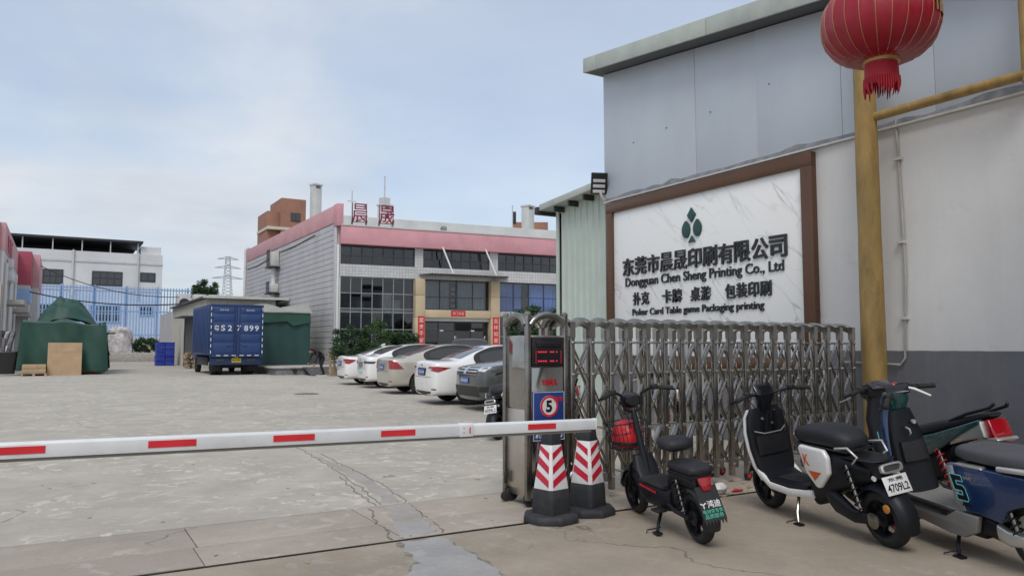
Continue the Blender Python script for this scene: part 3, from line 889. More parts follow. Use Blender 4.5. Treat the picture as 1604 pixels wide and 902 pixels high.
cab_arch((CX0 + .04, CY0 + .01, 0), (CX1 - .04, CY0 + .01, 0)); cab_arch((CX0 + .04, CY1 - .01, 0), (CX1 - .04, CY1 - .01, 0))
cab_arch((CX0 + .01, CY0 + .04, 0), (CX0 + .01, CY1 - .04, 0)); cab_arch((CX1 - .01, CY0 + .04, 0), (CX1 - .01, CY1 - .04, 0))
MB().box(CX0 + .012, CX0 + .03, CY0 + .05, CY1 - .05, .84, 1.47).build('mirror_panel', 'mirror_steel', cb, bevel=.004)
MB().box(CX0 + .014, CX0 + .03, CY0 + .05, CY1 - .05, .14, .832).build('lower_panel', 'brushed_steel', cb, bevel=.004)
MB().box(CX0 + .05, CX1 - .05, CY0 + .004, CY0 + .02, .14, 1.2).build('front_panel', 'mirror_steel', cb, bevel=.004)
MB().lathe([(.012, 0), (.01, .012)], 10, MX.Translation((CX0 + .014, .3, .62)) @ rotm(R(-90), 'Y')).build('lock', 'chrome', cb)
MB().box(CX0 + .05, CX1 - .05, CY0 - .012, CY0 + .02, 1.205, 1.465).build('display_housing', 'black_plastic', cb, bevel=.006)
MB().box(CX0 + .085, CX1 - .085, CY0 - .02, CY0 - .012, 1.375, 1.445).build('speaker_slot', 'screen_black', cb, bevel=.004)
mb = MB()
for i in range(4):
    mb.box(CX0 + .1, CX1 - .1, CY0 - .023, CY0 - .02, 1.386 + i * .014, 1.39 + i * .014)
mb.build('speaker_grille', 'dark_steel', cb)
MB().box(CX0 + .07, CX1 - .07, CY0 - .017, CY0 - .012, 1.225, 1.36).build('display_screen', 'screen_black', cb)
mb = MB()
for z in (1.335, 1.255):
    for k, w in ((.09, .018), (.115, .018), (.14, .018), (.165, .018), (.215, .018), (.24, .018), (.28, .012)):
        mb.box(k + .012, k + .012 + w, CY0 - .02, CY0 - .0175, z - .006, z + .006)
struct(mb.build('display_lights', 'led_red', cb), 'stuff')
mb = MB()
for i in range(9):
    for x in (.082, .345):
        mb.box(x - .003, x + .003, CY0 - .02, CY0 - .0175, 1.235 + i * .013, 1.24 + i * .013)
struct(mb.build('display_border', 'led_red', cb), 'stuff')
text('sticker_print', '车辆出入', 'sign_red', cb, frame((.24, CY0 - .0, 1.07), (1, 0, 0), (0, 0, 1), (0, -1, 0)), w=.16, h=.06, depth=.004, bold=.02)
sp = MB().box(CX0 + .055, CX1 - .04, CY0 - .006, CY0 + .004, .56, .99).build('speed_sign', 'blue_enamel', cb, bevel=.002)
FT = lambda x, z: frame((x, CY0 - .0065, z), (1, 0, 0), (0, 0, 1), (0, -1, 0))
MB().box(CX0 + .06, CX1 - .045, CY0 - .0075, CY0 - .0062, .565, .57).build('sign_border', 'sign_white', cb)
MB().box(CX0 + .06, CX1 - .045, CY0 - .0075, CY0 - .0062, .98, .985).build('sign_border', 'sign_white', cb)
for x in (CX0 + .06, CX1 - .05):
    MB().box(x, x + .005, CY0 - .0075, CY0 - .0062, .57, .98).build('sign_border', 'sign_white', cb)
mb = MB(); mb.lathe([(.094, 0), (.094, .002)], 40, FT(.225, .86)); mb.build('sign_disc', 'sign_white', cb)
mb = MB()
n = 40
mb.loft([[FT(.225, .86) @ V((r * cos(2 * pi * k / n), r * sin(2 * pi * k / n), z)) for k in range(n)] for r, z in ((.093, .0022), (.093, .004), (.074, .004), (.074, .0022))], cap=False)
mb.build('sign_ring', 'sign_red', cb)
text('sign_digit', '5', 'letter_black', cb, FT(.222, .86) @ MX.Translation((0, 0, .0025)), w=.065, h=.105, depth=.0015, bold=.04)
text('sign_print', '限速', 'sign_red', cb, FT(.32, .92), w=.09, h=.04, depth=.003, bold=.02)
text('sign_print', '公里', 'sign_white', cb, FT(.225, .715), w=.12, h=.04, depth=.003, bold=.02)
text('sign_print', '减速慢行', 'sign_white', cb, FT(.225, .62), w=.29, h=.07, depth=.003, bold=.02)
for x in (CX0 + .06, CX1 - .06):
    for y in (CY0 + .05, CY1 - .05):
        MB().lathe([(.03, -.02), (.06, -.02), (.065, 0), (.06, .02), (.03, .02)], 18, MX.Translation((x, y, .064)) @ rotm(R(90), 'X')).build('wheel', 'rubber', cb, smooth=40)
mb = MB(); mb.box(CX0 - .022, CX0 + .0, CY1 - .08, CY1 - .05, .16, .27); mb.build('bumper_guard', 'rubber', cb, bevel=.012)
MB().lathe([(.03, -.018), (.045, -.012), (.045, .012), (.03, .018)], 18, MX.Translation((CX0 - .005, CY1 - .06, .05)) @ rotm(R(90), 'X')).build('guide_wheel', 'rubber', cb, smooth=40)
for x, z in ((.47, .3), (.5, .34)):
    MB().lathe([(.005, 0), (.034, .004), (.04, .02), (.03, .034), (.005, .04)], 16, MX.Translation((x - .02, -.03, z - .05)) @ rotm(R(90), 'X')).build('sensor_lamp', 'chrome', cb, smooth=40)

# ================================================================ barrier arm
ba = thing('barrier_gate', 'white boom barrier arm with red reflector strips across the entrance', 'barrier', (-1.0, 4.2, 0))
A0, A1 = V((-.1, 0, .925)), V((4.11, 0, .868))
ax_ = (A1 - A0).normalized()
Ta = frame(A0, ax_, (0, 1, 0), V(ax_).cross(V((0, 1, 0))))
L_ = (A1 - A0).length
def arm_prof(x, hw=.021, hh=.037):
    return [Ta @ V((x, -hw, -hh)), Ta @ V((x, hw, -hh)), Ta @ V((x, hw, hh - .012)), Ta @ V((x, hw - .01, hh)), Ta @ V((x, -hw + .01, hh)), Ta @ V((x, -hw, hh - .012))]
MB().loft([arm_prof(0), arm_prof(3.27)]).build('arm', 'arm_white', ba, bevel=.002)
MB().loft([arm_prof(3.275, .0195, .0355), arm_prof(L_, .0195, .0355)]).build('arm_extension', 'arm_white', ba, bevel=.002)
MB().loft([arm_prof(3.2, .024, .040), arm_prof(3.29, .024, .040)]).build('splice_sleeve', 'arm_white', ba, bevel=.002)
MB().box(0.0, L_ - .03, -.012, .012, -.052, -.0375, Ta).build('rubber_edge', 'arm_rubber', ba, bevel=.003)
MB().box(L_, L_ + .012, -.021, .021, -.037, .037, Ta).build('end_cap', 'white_plastic', ba, bevel=.004)
for a, b_ in ((-.36, -.03), (.40, .62), (1.0, 1.22), (1.6, 1.81), (2.58, 2.79)):
    MB().box(a + 1.1, b_ + 1.1, -.0235, -.0208, -.017, .017, Ta).build('reflector', 'sign_red', ba)
MB().box(3.262, 3.27, -.0262, -.0235, -.02, .016, Ta).build('splice_mark', 'sign_red', ba)
for z in (-.015, .012):
    MB().lathe([(.004, 0), (.003, .003)], 8, Ta @ MX.Translation((3.225, -.024, z)) @ rotm(R(90), 'X')).build('rivet', 'steel_dark', ba)
MB().box(-.17, .17, .03, .36, .03, 1.02).build('cabinet', 'orange', ba, bevel=.02)
MB().box(-.22, .22, -.02, .41, 0, .03).build('base_plate', 'dark_steel', ba)
MB().tube([(-.02, .04, .925), (-.02, -.03, .925)], .06, 16).build('pivot', 'steel', ba, smooth=40)

# ================================================================ traffic cones
def cone():
    t = thing('traffic_cone', '', 'traffic cone', group='traffic cones by the gate')
    def sq(r, z, ch=.22):
        pts = []
        for k in range(4):
            a = pi / 2 * k
            for s_ in (-1, 1):
                b_ = a + s_ * ch * .5
                pts.append((r * cos(b_), r * sin(b_), z))
        return pts
    oc = lambda r, z: [(r * cos(pi / 8 + pi / 4 * k), r * sin(pi / 8 + pi / 4 * k), z) for k in range(8)]
    MB().loft([oc(.235, 0), oc(.235, .04), oc(.222, .062), oc(.1, .068)]).build('base', 'cone_rubber', t, bevel=.006)
    MB().loft([sq(.155, .062), sq(.148, .2), sq(.142, .255)]).build('foot', 'cone_rubber', t, bevel=.008)
    z0, z1, r0, r1 = .255, .6, .138, .083
    MB().loft([sq(r0, z0), sq(r1, z1)]).build('sleeve', 'cone_white', t, bevel=.003)
    MB().loft([sq(.085, .602), sq(.074, .69), sq(.06, .705)]).build('neck', 'cone_rubber', t, bevel=.008)
    MB().lathe([(.045, .7), (.043, .735), (.02, .742)], 14).build('top_plug', 'cone_rubber', t, smooth=40)
    # chevrons: three slanted stripes on each of the four faces, meeting at the corners
    for f in range(4):
        for s_ in (-1, 1):
            a0 = pi / 2 * f
            def P(u, z):   # u: 0 at corner .. 1 at middle of face
                tt = (z - z0) / (z1 - z0); r = r0 + (r1 - r0) * tt + .0022
                c0 = V((r * cos(a0 + s_ * .11), r * sin(a0 + s_ * .11), z)); c1 = V((r * cos(a0 + s_ * (pi / 2 - .11)), r * sin(a0 + s_ * (pi / 2 - .11)), z))
                return c0.lerp(c1, .035 + u * .93)
            if f % 2: continue
            for zc in (.275, .38, .485):
                mb = MB(); q = []
                for u, dz in ((0, 0), (1, .075), (1, .13), (0, .055)):
                    q.append(P(u, min(zc + dz, z1 - .006)))
                nrm = (q[1] - q[0]).cross(q[3] - q[0]).normalized()
                if nrm.dot(V((cos(a0 + s_ * pi / 4), sin(a0 + s_ * pi / 4), 0))) < 0: nrm = -nrm
                mb.loft([[p - nrm * .001 for p in q], [p + nrm * .0016 for p in q]])
                mb.build('chevron_stripe', 'cone_red', t)
    return t
c1 = cone(); c1.location = (3.45, 5.24, 0); c1.rotation_euler = (0, 0, R(-124))
c1['label'] = 'black traffic cone with red chevrons in front of the blue speed sign'
c2 = copy_tree(c1); c2.location = (3.86, 5.31, 0); c2.rotation_euler = (0, 0, R(-116))
c2['label'] = 'black traffic cone with red chevrons nearest the small electric bike'

# ================================================================ litter by the gate
def crumple(name, loc, sx, sy, sz, m, label, cat):
    mb = MB(); rings = []
    for i in range(7):
        t = pi * i / 6
        rings.append([(sx * sin(t) * cos(2 * pi * k / 12) * random.uniform(.75, 1.15), sy * sin(t) * sin(2 * pi * k / 12) * random.uniform(.75, 1.15), sz * (1 - cos(t)) * random.uniform(.85, 1.05)) for k in range(12)])
    o = mb.loft(rings).build(name, m, smooth=25); o.location = loc
    return tag(o, label, cat)
crumple('plastic_bag', (5.42, 5.35, 0), .09, .06, .055, 'white_plastic', 'crumpled white plastic bag on the ground by the folding gate', 'bag')
crumple('red_wrapper', (5.66, 5.36, 0), .08, .03, .012, 'sign_red', 'flat red wrapper on the ground beside the white plastic bag', 'wrapper')
mb = MB()
for i in range(150):
    x = random.gauss(5.7, .9) if i < 90 else random.uniform(-1, 7); y = random.gauss(5.45, .14) if i < 90 else random.uniform(3.5, 14)
    s_ = random.uniform(.004, .013); a = random.uniform(0, pi)
    mb.box(-s_ * 2, s_ * 2, -s_, s_, 0, s_ * .5, MX.Translation((x, y, .001)) @ rotm(a))
dl = struct(tag(mb.build('leaf_litter', 'wood'), 'tiny dry bits of litter scattered over the concrete', 'litter'), 'stuff')
# ================================================================ two-wheelers  (local: x forward, y left, z up, origin under the rear wheel)
YA, ZA, XA = (0, 1, 0), (0, 0, 1), (1, 0, 0)
def wheel2(t, x, r, w, rim='satin_black', spokes=5):
    T = MX.Translation((x, 0, r)) @ rotm(R(90), 'X')
    pr = []
    for k in range(13):
        a = -pi * .62 + 2 * pi * .62 * k / 12
        pr.append((r - w + w * cos(a), w * sin(a) * 1.0))
    wh_ = MB().lathe(pr, 36, T, cap=False).build('wheel', 'rubber', t, smooth=50)
    ri = r - w * 1.35
    MB().lathe([(ri - .012, -w * .75), (ri + .012, -w * .8), (ri + .016, 0), (ri + .012, w * .8), (ri - .012, w * .75), (ri - .02, 0), (ri - .012, -w * .75)], 32, T, cap=False).build('rim', rim, wh_, smooth=40)
    hub = MB().lathe([(.02, -.055), (.055, -.045), (.06, 0), (.055, .045), (.02, .055)], 20, T); 
    for k in range(spokes):
        a = 2 * pi * k / spokes
        hub.bar(T @ V((.04 * cos(a), .04 * sin(a), 0)), T @ V((ri * cos(a), ri * sin(a), 0)), .022, .03, up=(0, 1, 0))
    hub.build('hub', rim, wh_, smooth=35)
    return wh_
def arc_guard(t, x, r, a0, a1, w, th, m, name='fender', flare=1.0, n=14, drop=.3):
    """curved mudguard shell around a wheel"""
    rings = []
    for i in range(n + 1):
        a = a0 + (a1 - a0) * i / n
        c, s_ = cos(a), sin(a)
        ring = []
        for k in range(9):
            u = -1 + k / 4
            rad = r - drop * r * abs(u) ** 3 * .5
            ring.append((x + rad * c, u * w * flare, rad * s_))
        for k in range(8, -1, -1):
            u = -1 + k / 4
            rad = r - drop * r * abs(u) ** 3 * .5 - th
            ring.append((x + rad * c, u * (w - th) * flare, rad * s_))
        rings.append(ring)
    return MB().loft([[(p[0], p[1], p[2] + 0) for p in q] for q in rings])
def lift(mb, dz, dx=0):
    mb.v = [(p[0] + dx, p[1], p[2] + dz) for p in mb.v]; return mb
def spring(t, a, b_, r=.03, turns=7, m='satin_black'):
    a, b_ = V(a), V(b_); d = b_ - a; u = d.normalized().orthogonal().normalized(); w = d.normalized().cross(u)
    pts = [a + d * (i / (turns * 10)) + (u * cos(2 * pi * i / 10) + w * sin(2 * pi * i / 10)) * r for i in range(turns * 10 + 1)]
    sh = MB().tube([a, b_], r * .45, 10).build('shock_absorber', 'steel_dark', t, smooth=40)
    MB().tube(pts, .006, 6).build('coil_spring', m, sh, smooth=60)
def side_prism(t, name, poly, y0, y1, m, bevel=.01, mirror=True, T=None, dome=0):
    for s_ in ((1, -1) if mirror else (1,)):
        mb = MB(); mb.prism(poly, y0 * s_, y1 * s_, 'xz', T)
        o = mb.build(name, m, t, bevel=bevel, segs=3)
    return o
def handlebar(t, pts, r, grip_m='rubber', lever=True, steer=0):
    h = MB().tube(pts, r, 10).build('handlebar', 'satin_black', t, smooth=50)
    for a, b_ in ((V(pts[0]), V(pts[1])), (V(pts[-1]), V(pts[-2]))):
        d = (b_ - a).normalized()
        MB().tube([a - d * .012, a - d * .008, a + d * .11, a + d * .115], [.014, .019, .018, .012], 12).build('grip', grip_m, h, smooth=40)
        if lever:
            f = V((.05, 0, -.012)); 
            MB().tube([a + d * .13 + f * .35, a + d * .1 + f * .9, a + d * .0 + f * 1.15, a - d * .05 + f], .006, 6, flat=1.6).build('brake_lever', 'satin_black', h, smooth=40)
            MB().box(-.03, .03, -.025, .025, -.02, .025, MX.Translation(a + d * .145)).build('switch_block', 'black_plastic', h, bevel=.008)
        c = a + d * .15
        MB().tube([c + V((.03, 0, -.01)), c.lerp(V((c.x + .07, 0, c.z - .02)), .35) + V((.08, 0, -.05)), V((pts[len(pts) // 2][0] + .07, c.y * .25, c.z - .16)), V((pts[len(pts) // 2][0] + .03, c.y * .12, c.z - .3))], .0045, 5).build('brake_cable', 'cable', h, smooth=60)
    return h
def plate(t, T, w, h, body, top=None, m='sign_white', tm='letter_black'):
    p = MB().box(-w / 2, w / 2, -h / 2, h / 2, -.004, .0, T).build('license_plate', m, t, bevel=.002)
    text('plate_digits', body, tm, p, T @ MX.Translation((0, -h * .14, .0005)), w=w * .86, h=h * .42, depth=.002, bold=.01)
    if top: text('plate_characters', top, tm, p, T @ MX.Translation((0, h * .3, .0005)), w=w * .6, h=h * .2, depth=.002, bold=.01)
    return p
def kickstand(t, x, y, z, m='silver', side=True):
    k = MB().tube([(x, y * .4, z), (x - .05, y * .8, z * .45), (x - .1, y, .05)], [.014, .013, .011], 8).build('kickstand', m, t, smooth=40)
    MB().box(x - .15, x - .07, y - .02, y + .03, .034, .048, MX.Translation((0, 0, 0))).build('stand_foot', 'satin_black', k, bevel=.004)
    MB().tube([(x - .08, y * .8, .07), (x - .02, y * 1.25, .05), (x - .03, y * 1.3, .03)], .005, 6).build('stand_tab', 'satin_black', k)

def nudge(t, k0, dx):
    for o in kids(t)[k0:]: o.location.x += dx
def white_scooter(label, loc, rz):
    t = thing('electric_scooter', label, 'scooter', loc, rz, 'parked two-wheelers')
    wb, r = 1.37, .205
    wheel2(t, 0, r, .055); wheel2(t, wb, r, .05)
    # swing arm, shocks, hub cover
    for s_ in (1, -1):
        mb = MB(); mb.sup([((.0, .1 * s_, r), YA, ZA, .018, .03, 3), ((.18, .11 * s_, r + .0), YA, ZA, .03, .05, 3), ((.36, .1 * s_, r + .06), YA, ZA, .045, .075, 3), ((.46, .08 * s_, r + .1), YA, ZA, .04, .06, 3)])
        mb.build('swing_arm', 'satin_black', t, smooth=50)
        spring(t, (.1, .115 * s_, r + .05), (.2, .105 * s_, .56))
        MB().lathe([(.05, 0), (.056, .018), (.03, .028)], 20, MX.Translation((0, .1 * s_, r)) @ rotm(R(-90 * s_), 'X')).build('axle_cover', 'steel_dark', t, smooth=40)
    # rear mudguard reaching down behind the wheel
    lift(arc_guard(t, 0, r + .04, R(30), R(198), .085, .006, 0), r - .0).build('rear_fender', 'satin_black', t, smooth=50)
    # body core under the seat
    MB().sup([((.02, 0, .5), YA, ZA, .06, .05, 3), ((.15, 0, .5), YA, ZA, .1, .1, 3), ((.35, 0, .48), YA, ZA, .125, .16, 3.5), ((.52, 0, .44), YA, ZA, .13, .2, 4), ((.62, 0, .38), YA, ZA, .12, .2, 4)], 20).build('seat_box', 'satin_black', t, smooth=50)
    poly = [(.36, .64), (.58, .655), (.70, .6), (.62, .42), (.545, .335), (.42, .42), (.355, .52)]
    poly = [(.33, .60), (.37, .655), (.64, .665), (.665, .635), (.60, .45), (.50, .355), (.46, .355), (.34, .475)]
    for s_ in (1, -1):
        mb = MB(); mb.prism(poly, .118 * s_, .162 * s_, 'xz')
        sp_ = mb.build('side_panel', 'white_gloss', t, bevel=.018, segs=4)
        T = frame((.5, .1625 * s_, .5), (-s_, 0, 0), ZA, (0, s_, 0))
        if s_ > 0: T = frame((.5, .1625, .5), (-1, 0, 0), ZA, (0, 1, 0))
        text('panel_letter', 'K', 'orange', sp_, T @ MX.Translation((-.07, .06, 0)), w=.062, h=.085, depth=.002, bold=.015)
        mb = MB(); mb.prism([(-.06, -.02), (.085, -.02), (.0, -.09)], 0, .002, 'xy', T); mb.build('panel_triangle', 'orange', sp_)
    k0 = len(kids(t))
    # seat
    se = MB().sup([((.06, 0, .705), YA, ZA, .03, .02, 3), ((.075, 0, .71), YA, ZA, .1, .05, 3), ((.16, 0, .73), YA, ZA, .135, .072, 3), ((.3, 0, .74), YA, ZA, .145, .078, 3), ((.45, 0, .735), YA, ZA, .14, .076, 3), ((.58, 0, .725), YA, ZA, .12, .068, 3), ((.66, 0, .715), YA, ZA, .09, .055, 2.6), ((.685, 0, .7), YA, ZA, .04, .025, 2.4)], 24).build('seat', 'seat_vinyl', t, smooth=60)
    MB().sup([((.07, 0, .655), YA, ZA, .12, .012, 4), ((.64, 0, .66), YA, ZA, .125, .012, 4)], 16).build('seat_base', 'black_plastic', se, smooth=40)
    for s_ in (1, -1):
        MB().tube([(.14, .145 * s_, .68), (.0, .15 * s_, .7), (-.06, .13 * s_, .64), (.02, .11 * s_, .58)], .009, 8).build('grab_rail', 'silver', t, smooth=50)
    nudge(t, k0, 0.10)
    k0 = len(kids(t))
    # rear rack, lamp and plate
    MB().sup([((-.27, 0, .61), YA, ZA, .03, .008, 3), ((-.24, 0, .612), YA, ZA, .1, .011, 3), ((-.1, 0, .615), YA, ZA, .125, .011, 3), ((.08, 0, .615), YA, ZA, .11, .012, 3)], 20).build('rear_rack', 'satin_black', t, smooth=45)
    MB().box(-.25, -.06, -.05, .05, .48, .6).build('tail_bracket', 'black_plastic', t, bevel=.015)
    TL = frame((-.29, 0, .565), (0, -1, 0), (.3, 0, .95), (-.95, 0, .3))
    def loop(hw, hh, n=28):
        return [(math.copysign(abs(cos(2 * pi * k / n)) ** .45, cos(2 * pi * k / n)) * hw, math.copysign(abs(sin(2 * pi * k / n)) ** .6, sin(2 * pi * k / n)) * hh) for k in range(n)]
    mb = MB(); mb.loft([[TL @ V((x, y, z)) for x, y in loop(hw, hh)] for hw, hh, z in ((.088, .034, 0), (.088, .034, .022), (.074, .021, .026), (.07, .018, .008))], cap=False)
    tl = mb.build('tail_lamp', 'silver', t, smooth=40)
    mb = MB(); mb.loft([[TL @ V((x, y, z)) for x, y in loop(.072, .02)] for z in (0, .014)]); mb.build('lamp_lens', 'smoke_lens', tl, smooth=40)
    TP = frame((-.335, 0, .462), (0, -1, 0), (.34, 0, .94), (-.94, 0, .34))
    plate(t, TP, .2, .125, '4709L2', '东莞')
    MB().box(-.03, .03, -.06, .06, -.012, -.004, TP).build('plate_bracket', 'black_plastic', t)
    for s_ in (1, -1):
        MB().sup([((-.22, .09 * s_, .5), YA, ZA, .018, .018, 2), ((-.245, .1 * s_, .5), YA, ZA, .016, .016, 2)], 12).build('turn_signal', 'white_lens', t, smooth=50)
    MB().lathe([(.03, 0), (.03, .008), (.02, .012)], 14, MX.Translation((-.3, .088, r + .1)) @ rotm(R(-90), 'X')).build('side_reflector', 'amber', t, smooth=40)
    MB().box(-.32, -.29, -.05, .05, .15, .19).build('rear_reflector', 'red_lens', t, bevel=.006)
    nudge(t, k0, 0.18)
    k0 = len(kids(t))
    # floor
    MB().sup([((.56, 0, .3), YA, ZA, .14, .035, 4), ((.75, 0, .285), YA, ZA, .16, .035, 5), ((1.0, 0, .29), YA, ZA, .16, .035, 5), ((1.1, 0, .33), YA, ZA, .15, .04, 4)], 24).build('footboard', 'grey_plastic' if 0 else 'satin_black', t, smooth=45)
    MB().box(.7, 1.03, -.075, .075, .318, .327).build('foot_mat', 'rubber', t, bevel=.004)
    for s_ in (1, -1):
        MB().sup([((.5, .12 * s_, .28), YA, ZA, .02, .03, 4), ((.75, .15 * s_, .262), YA, ZA, .02, .03, 4), ((1.0, .155 * s_, .272), YA, ZA, .018, .028, 4), ((1.13, .165 * s_, .36), YA, ZA, .014, .03, 4)], 12).build('floor_trim', 'white_gloss', t, smooth=45)
    nudge(t, k0, 0.10)
    k0 = len(kids(t))
    # leg shield: black inner, white outer rim
    st, so = [], []
    for x, z, w in ((1.06, .3, .145), (1.1, .42, .18), (1.125, .56, .195), (1.14, .7, .195), (1.145, .82, .175), (1.15, .88, .13)):
        nx = V((.97, 0, -.2)).normalized()
        st.append(((x, 0, z), YA, nx, w, .03, 4)); so.append(((x + .045, 0, z - .01), YA, nx, w + .006, .026, 4))
    MB().sup(st, 24).build('leg_shield', 'satin_black', t, smooth=50)
    MB().sup(so, 24).build('front_fairing', 'white_gloss', t, smooth=50)
    MB().sup([((1.095, 0, .5), YA, XA, .15, .03, 4), ((1.1, 0, .66), YA, XA, .155, .035, 4)], 16).build('glove_pocket', 'black_plastic', t, smooth=40)
    MB().tube([(1.1, .15, .7), (1.06, .08, .675), (1.06, -.08, .675), (1.1, -.15, .7)], .006, 6).build('hook_cord', 'grey_plastic', t)
    for y, z in ((-.07, .8), (.05, .79), (-.04, .74)):
        MB().lathe([(.012, 0), (.01, .012)], 10, MX.Translation((1.112, y, z)) @ rotm(R(-90), 'Y')).build('switch_knob', 'silver', t)
    nudge(t, k0, 0.13)
    # fork, front guard, bars, dash
    for s_ in (1, -1):
        MB().tube([(wb, .075 * s_, r), (wb - .12, .075 * s_, .5), (wb - .2, .03 * s_, .86)], .017, 8).build('fork_leg', 'satin_black', t, smooth=50)
    lift(arc_guard(t, wb, r + .03, R(20), R(165), .07, .005, 0), r).build('front_fender', 'satin_black', t, smooth=50)
    k0 = len(kids(t))
    MB().sup([((1.17, 0, .86), YA, XA, .05, .05, 2.5), ((1.14, 0, .94), YA, XA, .06, .06, 3), ((1.12, 0, 1.0), YA, XA, .09, .05, 3)], 16).build('steering_head', 'satin_black', t, smooth=50)
    handlebar(t, [(1.0, .345, 1.0), (1.06, .2, 1.02), (1.11, .1, 1.0), (1.13, .0, .95), (1.11, -.1, 1.0), (1.06, -.2, 1.02), (1.0, -.345, 1.0)], .012)
    TD = frame((1.135, 0, 1.03), (0, -1, 0), (.5, 0, .87), (-.87, 0, .5))
    MB().box(-.085, .085, -.06, .06, -.015, .015, TD).build('dashboard', 'screen_black', t, bevel=.014)
    MB().sup([((1.21, 0, .9), YA, ZA, .09, .06, 3), ((1.25, 0, .9), YA, ZA, .07, .05, 3)], 16).build('headlamp', 'white_lens', t, smooth=45)
    MB().tube([(1.1, -.14, .99), (1.16, -.17, .9), (1.13, -.16, .72), (1.12, -.12, .6)], .005, 6).build('cable_run', 'cable', t)
    nudge(t, k0, .1)
    kickstand(t, .84, .2, .25, 'steel_dark')
    return t
HW = R(75.4)
ws = white_scooter('black and white electric scooter with orange K panel and white plate', (5.03, 3.36, 0), HW)
ws.rotation_euler = (R(-9), 0, HW)

def small_bike(label, loc, rz):
    t = thing('electric_bicycle', label, 'electric bike', loc, rz, 'parked two-wheelers')
    wb, r = 1.04, .185
    wheel2(t, 0, r, .042); wheel2(t, wb, r, .036)
    for s_ in (1, -1):
        MB().tube([(0, .07 * s_, r), (.2, .08 * s_, r + .02), (.36, .06 * s_, r + .05)], .018, 8).build('swing_arm', 'satin_black', t, smooth=50)
        spring(t, (.04, .085 * s_, r + .03), (.12, .08 * s_, .44), .022, 6)
    lift(arc_guard(t, 0, r + .04, R(50), R(195), .062, .005, 0), r).build('rear_fender', 'black_plastic', t, smooth=50)
    # printed mud flap hanging off the tail
    TM = frame((-.2, 0, .31), (0, -1, 0), (.42, 0, .9), (-.9, 0, .42))
    fp = [(-.08, .13), (.08, .13), (.085, -.1)]
    nt_ = 7
    for k in range(nt_ * 2 + 1):
        fp.append((.085 - .17 * k / (nt_ * 2), -.1 - (.035 if k % 2 else .0)))
    fp.append((-.085, -.1))
    mb = MB(); mb.prism(fp, -.003, .003, 'xy', TM); mf = mb.build('mud_flap', 'black_plastic', t)
    text('flap_characters', '鸿迪', 'sign_white', mf, TM @ MX.Translation((.022, .005, .0032)), w=.1, h=.052, depth=.001, bold=.015)
    mb = MB()
    for a in range(3):
        b_ = a * 2 * pi / 3 - pi / 2
        mb.bar(TM @ V((-.058, .005, .0036)), TM @ V((-.058 + .024 * cos(b_), .005 + .024 * sin(b_), .0036)), .008, .001, up=TM.to_3x3() @ V((0, 0, 1)))
    mb.build('flap_logo', 'sign_white', mf)
    text('flap_print', '电动车专卖', 'green_print', mf, TM @ MX.Translation((0, -.042, .0032)), w=.15, h=.03, depth=.001, bold=.01)
    text('flap_print', '品质服务', 'green_print', mf, TM @ MX.Translation((0, -.075, .0032)), w=.14, h=.03, depth=.001, bold=.01)
    MB().box(-.035, .02, -.05, .05, .1, .2, MX.Translation((-.07, 0, .27))).build('fender_stay', 'black_plastic', t, bevel=.01)
    # tail box, rear pad, lamp
    MB().sup([((-.1, 0, .42), YA, ZA, .05, .03, 3), ((.0, 0, .44), YA, ZA, .07, .05, 3), ((.2, 0, .45), YA, ZA, .075, .05, 3), ((.3, 0, .4), YA, ZA, .06, .07, 3)], 16).build('tail_frame', 'satin_black', t, smooth=50)
    MB().box(.2, .3, -.05, .05, .2, .5).build('seat_tower', 'black_plastic', t, bevel=.02)
    MB().sup([((-.14, 0, .525), YA, ZA, .06, .015, 4), ((-.12, 0, .53), YA, ZA, .095, .03, 4), ((.08, 0, .535), YA, ZA, .1, .034, 4), ((.22, 0, .535), YA, ZA, .085, .03, 4), ((.24, 0, .53), YA, ZA, .05, .015, 4)], 20).build('rear_pad', 'seat_vinyl', t, smooth=50)
    MB().sup([((-.14, 0, .49), YA, ZA, .09, .018, 4), ((.22, 0, .49), YA, ZA, .09, .018, 4)], 16).build('rear_carrier', 'satin_black', t, smooth=45)
    MB().prism([(-.055, .03), (.055, .03), (.03, -.06), (-.03, -.06)], 0, .025, 'xy', frame((-.14, 0, .455), (0, -1, 0), (.2, 0, .98), (-.98, 0, .2))).build('tail_lamp', 'red_lens', t, bevel=.006)
    # rider saddle on a post
    MB().tube([(.3, 0, .48), (.27, 0, .64)], .016, 10).build('seat_post', 'steel_dark', t, smooth=45)
    MB().sup([((.12, 0, .67), YA, ZA, .05, .02, 3), ((.15, 0, .675), YA, ZA, .11, .045, 3), ((.26, 0, .68), YA, ZA, .12, .05, 3), ((.38, 0, .675), YA, ZA, .07, .042, 2.6), ((.45, 0, .665), YA, ZA, .04, .03, 2.4), ((.465, 0, .66), YA, ZA, .02, .012, 2)], 20).build('saddle', 'seat_grey' if 0 else 'seat_vinyl', t, smooth=55)
    # battery floor
    MB().sup([((.28, 0, .25), YA, ZA, .07, .08, 4), ((.36, 0, .25), YA, ZA, .1, .09, 4), ((.64, 0, .26), YA, ZA, .11, .09, 4), ((.74, 0, .28), YA, ZA, .1, .07, 3)], 20).build('battery_box', 'satin_black', t, smooth=45)
    MB().sup([((.33, 0, .345), YA, ZA, .105, .014, 4), ((.7, 0, .355), YA, ZA, .115, .014, 4)], 16).build('footboard', 'rubber', t, smooth=45)
    for s_ in (1, -1):
        MB().bar((.42, .112 * s_, .3), (.7, .112 * s_, .315), .006, .012).build('floor_stripe', 'sign_red', t)
    MB().sup([((.72, 0, .3), YA, XA, .085, .03, 4), ((.79, 0, .42), YA, XA, .1, .03, 4), ((.83, 0, .52), YA, XA, .085, .03, 3)], 16).build('front_shield', 'satin_black', t, smooth=45)
